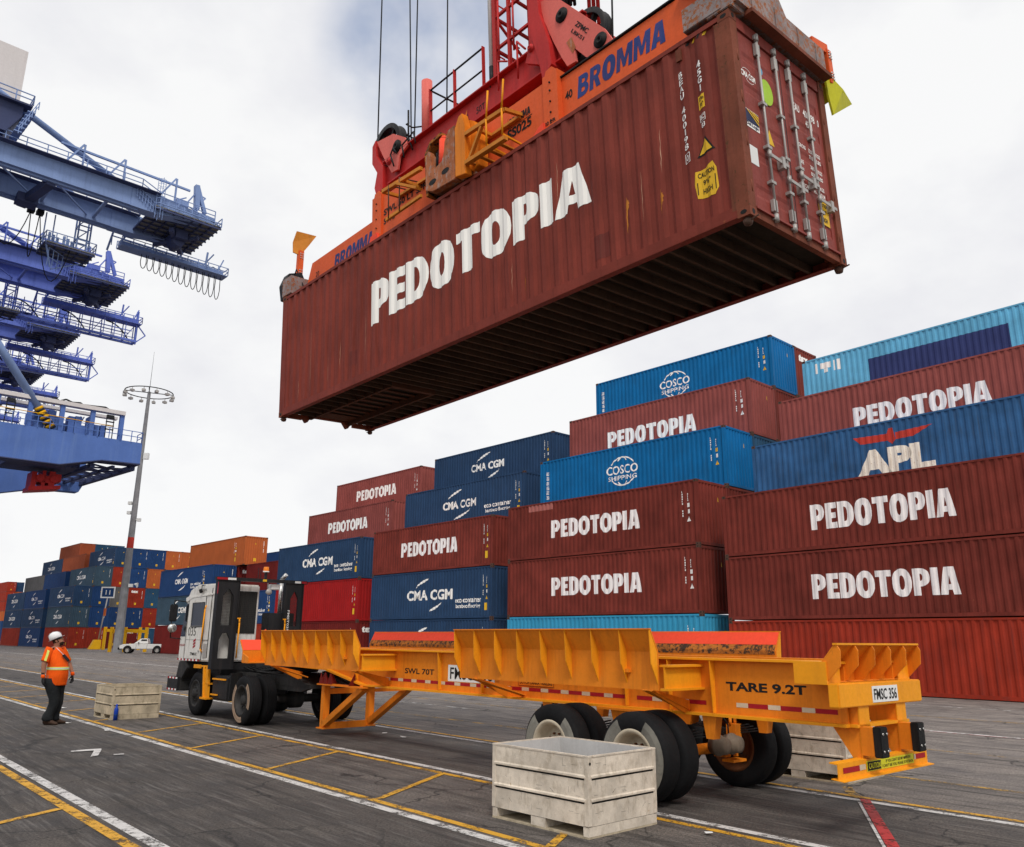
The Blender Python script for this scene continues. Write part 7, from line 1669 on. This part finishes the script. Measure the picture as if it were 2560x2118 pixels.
def qcrane(mat, label, tip_n, tip_d, detail=True, first=None):
    """local x: along the boom toward its tip, local y: -d1 (away along the quay)"""
    O = n1 * tip_n + d1 * tip_d
    # x = n1, y = z cross x = -d1... right-handed
    m = frame(n1, -d1, (0, 0, 1), O)
    t = thing('quay_crane', label, 'crane', m, 'ship-to-shore cranes along the quay')
    MT = M[mat]
    for y, nm in ((0, 'boom_girder'), (6.7, 'boom_girder')):
        b = MB(); b.box(-62, -6.5, y, y + 1.3, 47.9, 50.1); b.prism([(-9.5, 47.85), (-6.5, 47.85), (-4.5, 48.2), (0, 48.7), (0, 49.7), (-4.5, 49.9), (-7.0, 50.35), (-9.5, 50.35)], lambda x, z, q: (x, q, z), y - .05, y + 1.35); g_ = b.build(nm, MT, t)
        b = MB(); b.box(-60, -8.5, y + .4, y + .9, 47.7, 47.9); b.build('trolley_rail', MT, g_)
        b = MB(); rail(b, [(-24 if y == 0 else -26, y - .4, 50.15), (-8.6, y - .4, 50.15), (-6.6, y - .4, 49.3), (-.2, y - .4, 49.3)], 1.1, 1.9); b.build('walkway_rail', MT, g_)
        b = MB(); b.box(-60, -6.6, y - .9, y - .06, 50.0, 50.08); b.build('walkway', M['cranedk'], g_)
    dk = cranedeck(t, -7.0, .6, -.6, 8.6, 48.5, mat, 1.1)
    b = MB(); rail(b, [(-7, 8.6, 48.6), (.6, 8.6, 48.6), (.6, -.6, 48.6)], 1.1, 1.2); b.build('walkway_rail', MT, dk)
    b = MB(); b.box(-3.4, -2.0, 2.6, 6.4, 47.2, 48.3); b.bar((-4.2, 2, 47.6), (-1.2, 7, 47.4), .5); b.bar((-1.0, 2, 47.6), (-4.4, 7, 47.4), .4); b.tube((-2.7, 3.4, 47.2), (-2.7, 5.4, 47.2), .7, n=12); b.build('rope_reeving', M['cranedk'], t)
    # tip frame
    b = MB(); b.bar((-2.2, .3, 50.2), (-2.45, .3, 53.2), .7, .5, (1, 0, 0)); b.bar((-1.2, .3, 50.0), (-2.3, .3, 53.0), .4); b.bar((-3.6, .3, 50.2), (-2.5, .3, 52.2), .16); b.bar((-1.3, .3, 52.0), (-1.9, .3, 51.2), .16); b.bar((-2.3, .3, 52.2), (-1.3, .3, 52.0), .12); b.build('tip_frame', MT, t)
    # stays
    b = MB(); b.tube((-11.2, .5, 50.4), (-38, .5, 62.0), .34, n=12); b.tube((-11.8, 8.2, 50.2), (-38, 8.2, 61.8), .34, n=12); b.build('boom_stay', MT, t)
    # beam carried on little triangular frames
    b = MB()
    for x in (-14.8, -10.6, -4.9):
        b.bar((x - 1.6, .2, 50.3), (x, .2, 53.1), .18); b.bar((x + .1, .2, 53.1), (x + .1, .2, 50.2), .18)
    b.bar((-17, .2, 52.4), (-3.2, .2, 52.2), .22); b.build('hanger_frame', MT, t)
    # festoon rail below the far girder, with its loops of cable
    b = MB(); b.box(-8.6, 4.2, 10.2, 11.0, 46.3, 46.9); b.box(-8.6, 4.6, 9.6, 11.4, 46.1, 46.2)
    for x in (-8.4, -5, -1.6, 1.6): b.bar((x, 9.6, 46.9), (x, 9.3, 48.4), .2); b.bar((x, 11.2, 46.9), (x + .8, 9.3, 48.4), .12)
    rail(b, [(-8.6, 11.4, 46.2), (4.6, 11.4, 46.2), (4.6, 9.6, 46.2), (-8.6, 9.6, 46.2)], 1.0, 1.3); b.bar((3.6, 10.5, 46.9), (4.2, 10.5, 48.6), .14)
    fb = b.build('festoon_beam', MT, t); fb.location = (1.1, -.9, .9)
    if not detail:      # the farther cranes carry a long lattice tray below the rail instead of open loops
        b = MB()
        for y in (10.0, 11.4):
            b.bar((-16, y, 43.4), (4.2, y, 43.4), .28, .34); b.bar((-16, y, 44.9), (3.4, y, 44.9), .12)
        for k in range(14):
            x = -15.5 + k * 1.5; b.bar((x, 11.4, 43.4), (x, 11.4, 46.1), .12); b.bar((x, 10.0, 43.4), (x, 10.0, 46.1), .10); b.bar((x, 10.0, 43.4), (x, 11.4, 43.4), .12)
            if k % 3 == 0: b.bar((x, 11.4, 43.4), (x + 1.5, 11.4, 46.1), .09)
        b.bar((4.2, 10.7, 43.2), (4.2, 10.7, 48.4), .3); b.bar((4.2, 10.7, 43.4), (5.6, 10.7, 44.9), .16); b.bar((5.6, 10.7, 44.9), (4.4, 10.7, 46.2), .14)
        rail(b, [(-16, 11.6, 43.5), (4.4, 11.6, 43.5)], 1.0, 1.5, .04); b.build('festoon_tray', MT, fb)
        b = MB()
        for k in range(3): b.path(drape0(-12 + 6 * k, -8.5 + 6 * k, 11.2, 46.0, 43.6), .10, 5)
        b.build('festoon_cable', M['hydr'], fb)
    r = random.Random(int(tip_d))
    for k in range(13 if detail else 0):
        x = -5.6 + k * .78; b = MB(); dp = 1.9 + .11 * k
        pts = [(x + .36 * math.cos(math.pi * j / 8) * (1 if 0 < j < 8 else .75), 10.6, 46.2 - dp * (math.sin(math.pi * j / 8) ** .55)) for j in range(9)]
        b.path(pts, .05, 5); b.build('festoon_cable', M['hydr'], fb)
        b = MB(); b.lathe([(-.06, .24), (-.06, .30), (.06, .30), (.06, .24)], (x, 10.6, 47.0), 'Y', 12); b.build('festoon_wheel', M['hydr'], fb)
    b = MB()
    for k in range(10):
        x = -60 + k * 5.4; b.bar((x, 1.3, 48.4), (x, 7.6, 48.4), .3)
        if k < 9: b.bar((x, 1.3, 48.4), (x + 5.4, 7.6, 48.4), .14)
    for k in range(12): b.bar((-8.4 + 1.05 * k, 9.5, 46.9), (-8.4 + 1.05 * k, 9.5, 48.1), .09)
    b.bar((-8.4, 9.5, 48.1), (3.2, 9.5, 48.1), .12); b.bar((-8.5, 9.0, 48.3), (-8.5, 10.6, 46.6), .2)
    for k in range(8): b.bar((-6.6 + .9 * k, -.7, 48.5), (-6.6 + .9 * k, -.7, 49.4), .09)
    b.bar((-6.8, -.75, 48.9), (.6, -.75, 48.9), .10); b.bar((.6, -.7, 48.5), (-3.6, -.3, 50.0), .10); b.box(-4.6, -3.2, .1, 1.1, 50.0, 50.7); b.bar((-4.6, .6, 50.6), (-3.4, .6, 51.4), .12)
    b.build('bracing', MT, t)
    # stair tower and the hanging service platform
    b = MB()
    for x in (-12.2, -10.9):
        for y in (8.9, 10.2): b.bar((x, y, 44.3), (x, y, 51.2), .16)
    for z in (44.5, 46.2, 47.9, 49.6, 51.1): b.bar((-12.2, 8.9, z), (-10.9, 8.9, z), .12); b.bar((-12.2, 10.2, z), (-10.9, 10.2, z), .12); b.bar((-12.2, 8.9, z), (-12.2, 10.2, z), .12)
    for z in (44.5, 46.2, 47.9, 49.6): b.bar((-12.2, 8.9, z), (-10.9, 8.9, z + 1.6), .1)
    b.build('stair_tower', MT, t)
    d2_ = cranedeck(t, -15.6, -10.4, 7.6, 11.2, 44.2, mat, 1.2, 'service_platform')
    b = MB(); rail(b, [(-15.6, 7.6, 44.3), (-10.4, 7.6, 44.3), (-10.4, 11.2, 44.3), (-15.6, 11.2, 44.3), (-15.6, 7.6, 44.3)], 1.2, 1.0)
    for k in range(6): b.bar((-15.2 + .5 * k, 8.0 + .4 * (k % 3), 44.3), (-15.2 + .5 * k, 8.0 + .4 * (k % 3), 45.5), .25)
    b.bar((-15.6, 7.6, 44.3), (-14.6, 8.4, 41.6), .12); b.bar((-10.6, 11.0, 44.3), (-14.4, 9.0, 41.6), .12); rail(b, [(-15.0, 8.2, 41.6), (-13.2, 9.6, 41.6)], 2.2, .6, .04)
    b.build('service_rail', MT, d2_)
    for x in (-15.8, -14.9): b = MB(); b.bar((x, 8.1, 44.2), (x, 8.1, 47.8), .12); b.build('hanger_post', MT, d2_)
    # draped supply cable under the far girder
    b = MB()
    def drape(x0, x1, y, z0, z1, sag, n=10):
        p = []
        for j in range(n + 1):
            q = j / n; p.append((x0 + (x1 - x0) * q, y, z0 + (z1 - z0) * q - sag * 4 * q * (1 - q)))
        return p
    for x0, x1, sg in ((-26, -21.2, 4.2), (-21.2, -17.3, 4.8), (-17.3, -16.4, 5.5), (-16.4, -12.8, 6.0)): b.path(drape(x0, x1, 8.4, 47.6, 47.6 if x1 < -14 else 44.5, sg), .055, 5)
    for x in (-21.2, -17.3, -16.4): b.box(x - .35, x + .35, 8.0, 8.8, 47.4, 47.9)
    b.build('supply_cable', M['hydr'], t)
    # gangways, trolley box between the girders, caged ladder
    b = MB(); b.bar((-17.2, .7, 47.8), (-18.4, 8.0, 47.8), .9, .8); b.box(-19.2, -17.2, 5.8, 7.4, 47.2, 48.2); b.build('trolley_beam', M['cranedk'], t)
    b = MB(); rail(b, [(-9.0, -.2, 49.0), (-6.8, -.2, 47.6)], 1.3, .35, .04); 
    for z in range(7): b.lathe([(0, .42), (.06, .42)], (-6.6, -.6, 48.2 + z * .6), 'Z', 10)
    for k in range(4): b.bar((-6.6 + .42 * math.cos(k * 1.57), -.6 + .42 * math.sin(k * 1.57), 47.0), (-6.6 + .42 * math.cos(k * 1.57), -.6 + .42 * math.sin(k * 1.57), 52.0), .05)
    b.build('caged_ladder', MT, t)
    # root of the boom: upper platform, dark housing, machine house, legs out of the picture
    pf = MB(); pf.box(-40, -20.3, -1.2, 9.0, 54.3, 54.5); pf.prism([(-40, 51.0), (-22.2, 51.0), (-21.0, 53.2), (-21.0, 54.3), (-40, 54.3)], lambda x, z, q: (x, q, z), -.6, 8.4); up_ = pf.build('apex_housing', M['cranedk'], t)
    b = MB(); rail(b, [(-30, -1.2, 54.5), (-20.3, -1.2, 54.5), (-20.3, 9, 54.5)], 1.1, 1.5, .05)
    for k in range(6): b.box(-21.6 + .18 * k, -20.4 + .18 * k - .5, -1.3, 1.2, 51.0 + .52 * k, 51.12 + .52 * k)
    rail(b, [(-21.2, -1.3, 50.8), (-19.8, -1.3, 54.2)], .9, .6, .04); b.build('apex_rail', MT, up_)
    b = MB(); b.box(-42, -21.3, .5, 9.5, 54.6, 61.4); b.build('machine_house', M['house'], t)
    b = MB()
    for x in (-36, -58):
        for y in (-3, 11.5): b.bar((x, y, 0), (x, y + (1.5 if y < 0 else -1.5), 51.0), 1.8, 1.8, (1, 0, 0))
        b.box(x - .9, x + .9, -3, 11.5, 20, 22.4); b.box(x - 1, x + 1, -1.5, 10, 50.3, 51.5)
    b.box(-58, -36, -3.8, -2.2, 19.5, 21.5); b.box(-58, -36, 10.7, 12.3, 19.5, 21.5)
    for x in (-36, -58):
        b.bar((x, .6, 51.5), (-38, .6, 66), 1.0); b.bar((x, 8.2, 51.5), (-38, 8.2, 66), 1.0)
    b.build('portal_leg', MT, t)
    b = MB(); 
    for y in (-3, 11.5):
        for x in (-36, -58): b.box(x - 4, x + 4, y - .7, y + .7, .4, 1.8)
    b.build('bogie', M['cranedk'], t)
    return t
for k, (tn, td, mt, lab) in enumerate([(33.7, -89.1, 'crane1', 'nearest blue quay crane, steel-blue boom with long row of hanging cable loops'), (31.7, -114.5, 'crane2', 'second blue quay crane boom, just below the nearest one'),
        (32.4, -139.4, 'crane2', 'third blue quay crane boom in the receding row'), (33.7, -165.9, 'crane2', 'smallest and farthest blue quay crane boom, above the low girder crane'),]):
    if k < 2: t_ = qcrane(mt, lab, tn, td, k == 0); qc = t_
    else:
        c_ = copy_tree(qc); c_.matrix_world = frame(n1, -d1, (0, 0, 1), n1 * tn + d1 * td); c_['label'] = lab
for k, (tn, td) in enumerate([(33.0, -193.0), (33.0, -220.0)]):
    c_ = copy_tree(qc); c_.matrix_world = frame(n1, -d1, (0, 0, 1), n1 * tn + d1 * td); c_['label'] = ['faint fifth blue boom end at the far left edge of the crane row', 'sixth blue boom end at the left edge, hidden behind the diagonal pipe'][k]

# the lower girder crane
LM = frame(n1, -d1, (0, 0, 1), n1 * 28.6 + d1 * -89.0)
lc = thing('girder_crane', 'low blue girder crane with deck frame on top and red head block slung beneath', 'crane', LM)
pr = [(-40, 18.1), (-7.6, 18.15), (-3.8, 19.15), (-.2, 19.25), (0, 19.3), (0, 21.5), (-40, 21.4)]
for y in (0, 13.5):
    b = MB(); b.prism(pr if y == 0 else [(x - 1.6, z) for x, z in [(-40, 16.6), (-8.6, 16.6), (-4.6, 17.6), (-.4, 17.7), (0, 18.6), (0, 21.5), (-40, 21.4)]], lambda x, z, q: (x, q, z), y, y + 1.5); g_ = b.build('girder', M['cranelow'], lc)
    b = MB(); xs = 0 if y == 0 else -1.6
    if y: b.box(-40 + xs, xs - 8.6, y - .15, y + 1.65, 16.5, 16.59)
    else: b.prism([(-40 + xs, 18.0), (-7.6 + xs, 18.05), (-3.8 + xs, 19.05), (xs, 19.15), (xs, 19.28), (-3.8 + xs, 19.14), (-7.6 + xs, 18.14), (-40 + xs, 18.09)], lambda x, z, q: (x, q, z), y - .15, y + 1.65); b.build('bottom_flange', M['cranedk'], g_)
    b = MB(); rail(b, [(-20, y - .1, 21.5), (-.1, y - .1, 21.5)] + ([(-.1, y + 1.5, 21.5)] if y == 0 else []), 1.1, 1.1, .035); b.build('walkway_rail', M['cranelow'], g_)
b = MB()
for k in range(5):
    x0 = -13.6 + k * 2.85; b.bar((x0, .5, 21.5), (x0, .5, 24.2), .42, .42, (1, 0, 0))
b.build('deck_post', M['cranelow'], lc)
b = MB(); b.box(-16.5, -2.0, .1, .9, 24.2, 24.6); b.box(-16.5, -2.0, 2.6, 3.2, 24.2, 24.5); b.build('deck_beam', M['house'], lc)
b = MB()
for x in (-12.5, -3.4):
    b.bar((x - .35, .2, 21.5), (x - .35, .2, 23.8), .08); b.bar((x + .35, .2, 21.5), (x + .35, .2, 23.8), .08)
    for z in (22.4, 22.8, 23.2): b.box(x - .4, x + .4, .1, .3, z, z + .1)
    b.box(x - .4, x + .3, .0, .3, 23.6, 23.95)
b.build('ladder_frame', M['cabblack'], lc)
b = MB()
for k in range(11):
    r = random.Random(k); x = -10.2 + .62 * k; b.box(x, x + r.uniform(.3, .7), 1.0, 2.2, 21.6, 21.6 + r.uniform(.8, 2.1))
b.tube((-8.6, 1.6, 22.6), (-7.6, 1.6, 22.6), .6, n=14); b.bar((-6.4, 1.4, 21.6), (-5.6, 1.4, 23.6), .1); b.bar((-6.9, 1.4, 21.6), (-5.9, 1.4, 23.6), .1)
b.build('winch_machinery', M['cranelow'], lc)
b = MB(); b.path([(-9.2 + .1, 1, 24.6), (-8.6, 1, 25.0), (-8.2, 1, 24.7), (-7.6, 1, 25.0), (-7.0, 1, 24.8), (-6.2, 1, 24.9), (-6.0, 1, 24.7)], .09, 6); b.path([(-6.6, 1, 24.7), (-5, 1, 24.8), (-3.8, 1, 24.9), (-3.4, 1, 24.7), (-3.4, 1, 24.4)], .1, 6); b.build('cable_coil', M['cabblack'], lc)
b = MB(); b.path([(-16, -.2, 22.9), (-3.2, -.2, 22.75)], .04); b.build('yellow_rail', M['baryel'], lc)
b = MB(); b.tube((-9.6, .4, 22.9), (-20, .4, 36.4), .38, n=14); st = b.build('diagonal_stay', M['crane1'], lc)
b = MB()
for k in range(10):
    a = Vector((-8.6, .4, 21.6)); c = Vector((-10.1, .4, 23.55)); p = a + (c - a) * (k / 10); q = a + (c - a) * ((k + 1) / 10); b.mi = k % 2; b.tube(p, q, .42, n=14)
b.build('hazard_sleeve', [M['cabblack'], M['baryel']], lc)
b = MB(); b.bar((-.4, .9, 18.9), (-1.9, 14.0, 18.7), .5); b.bar((-4.3, .9, 18.6), (-5.6, 14.0, 18.4), .45)
for k in range(6):
    y0, y1 = .9 + 2.18 * k, .9 + 2.18 * (k + 1); f0 = lambda y: -.4 - 1.5 * (y - .9) / 13.1; f1 = lambda y: -4.3 - 1.3 * (y - .9) / 13.1
    b.bar((f0(y0), y0, 18.75), (f1(y1), y1, 18.75), .16); b.bar((f1(y0), y0, 18.75), (f0(y1), y1, 18.75), .16)
b.bar((-2.3, .9, 18.75), (-3.7, 14.0, 18.6), .3); b.build('end_truss', M['cranedk'], lc)
b = MB(); b.box(-11.5, -5.2, 2.2, 8.0, 18.4, 18.9); rail(b, [(-12.5, 2.2, 18.3), (-5.2, 2.2, 18.3)], .8, .6, .05); b.build('trolley', M['cranedk'], lc)
b = MB()
for k, (x0, x1, z0, z1) in enumerate(((-9.6, -9.0, 15.8, 18.0), (-9.0, -7.6, 16.6, 17.6), (-7.6, -6.9, 15.7, 18.3), (-6.9, -6.2, 16.9, 18.0), (-8.4, -8.0, 16.0, 18.3))): b.box(x0, x1, 4.4, 6.4, z0, z1)
b.prism([(-9.8, 15.2), (-6.2, 15.9), (-6.2, 16.4), (-9.8, 15.8)], lambda x, z, q: (x, q, z), 4.2, 6.6); b.tube((-8.6, 4.2, 17.2), (-8.6, 6.6, 17.2), .5, n=14); b.tube((-7.0, 4.2, 17.2), (-7.0, 6.6, 17.2), .5, n=14)
for v in b.bm.verts: v.co = Vector((-7.6 + (v.co.x + 8.0) * .8, v.co.y, 17.0 + (v.co.z - 17.0) * .72 + .15))
b.build('head_block', M['headred'], lc)
b = MB()
for x in (-22, -38):
    for y in (0, 13.5): b.box(x - .8, x + .8, y, y + 1.5, 0, 18.1 if y < 1 else 16.5)
b.build('leg', M['cranelow'], lc)

# ------------------------------------------------------------------ pieces that do not touch become parts of their own
SPLIT = {'telescopic_beam', 'web_stiffener', 'rear_block', 'end_sill', 'door_header', 'axle', 'cross_beam', 'rail_post', 'cage_post', 'bolt', 'gusset', 'chassis_rail', 'portal_leg', 'bogie', 'leg', 'ladder_frame', 'bracket',
         'beam_flange', 'rail', 'window', 'drop_pipe', 'slot', 'side_wall_', 'patch', 'axle_seat', 'tie_bar', 'deck_post', 'guide_flange', 'guard_bar', 'mud_flap', 'hanger_frame', 'boom_stay', 'load_bed', 'beam_girder', 'deck_beam', 'cylinder', 'suspension_hanger', 'cab_step_', 'rubbed_band'}
def base_name(n): return n.rsplit('.', 1)[0] if n[-3:].isdigit() and '.' in n else n
def islands(me):
    par = list(range(len(me.vertices)))
    def f(i):
        while par[i] != i: par[i] = par[par[i]]; i = par[i]
        return i
    for e in me.edges:
        a, b_ = f(e.vertices[0]), f(e.vertices[1])
        if a != b_: par[a] = b_
    g = {}
    for i in range(len(par)): g.setdefault(f(i), []).append(i)
    out_ = []
    for vs in g.values():
        P = [me.vertices[i].co for i in vs]
        out_.append([set(vs), [min(p[k] for p in P) - .006 for k in range(3)], [max(p[k] for p in P) + .006 for k in range(3)]])
    ch = True
    while ch:
        ch = False
        for i in range(len(out_)):
            for j in range(i + 1, len(out_)):
                A, B_ = out_[i], out_[j]
                if all(A[1][k] <= B_[2][k] and B_[1][k] <= A[2][k] for k in range(3)):
                    A[0] |= B_[0]; A[1] = [min(p, q) for p, q in zip(A[1], B_[1])]; A[2] = [max(p, q) for p, q in zip(A[2], B_[2])]; out_.pop(j); ch = True; break
            if ch: break
    return [o[0] for o in out_]
for o in [o for o in bpy.data.objects if o.type == 'MESH' and o.parent and o.data.users == 1 and base_name(o.name) in SPLIT and not o.children]:
    isl = islands(o.data)
    if not 2 <= len(isl) <= 24: continue
    nm = base_name(o.name); src = o.data
    for k, vs in enumerate(isl):
        bm = bmesh.new(); bm.from_mesh(src); bm.verts.ensure_lookup_table()
        bmesh.ops.delete(bm, geom=[v for v in bm.verts if v.index not in vs], context='VERTS')
        me = bpy.data.meshes.new(nm); bm.to_mesh(me); bm.free()
        for m in src.materials: me.materials.append(m)
        if k == 0: o.data = me
        else:
            c = bpy.data.objects.new(nm, me); COL.objects.link(c); c.parent = o.parent; c.matrix_parent_inverse = o.matrix_parent_inverse.copy(); c.matrix_basis = o.matrix_basis.copy()
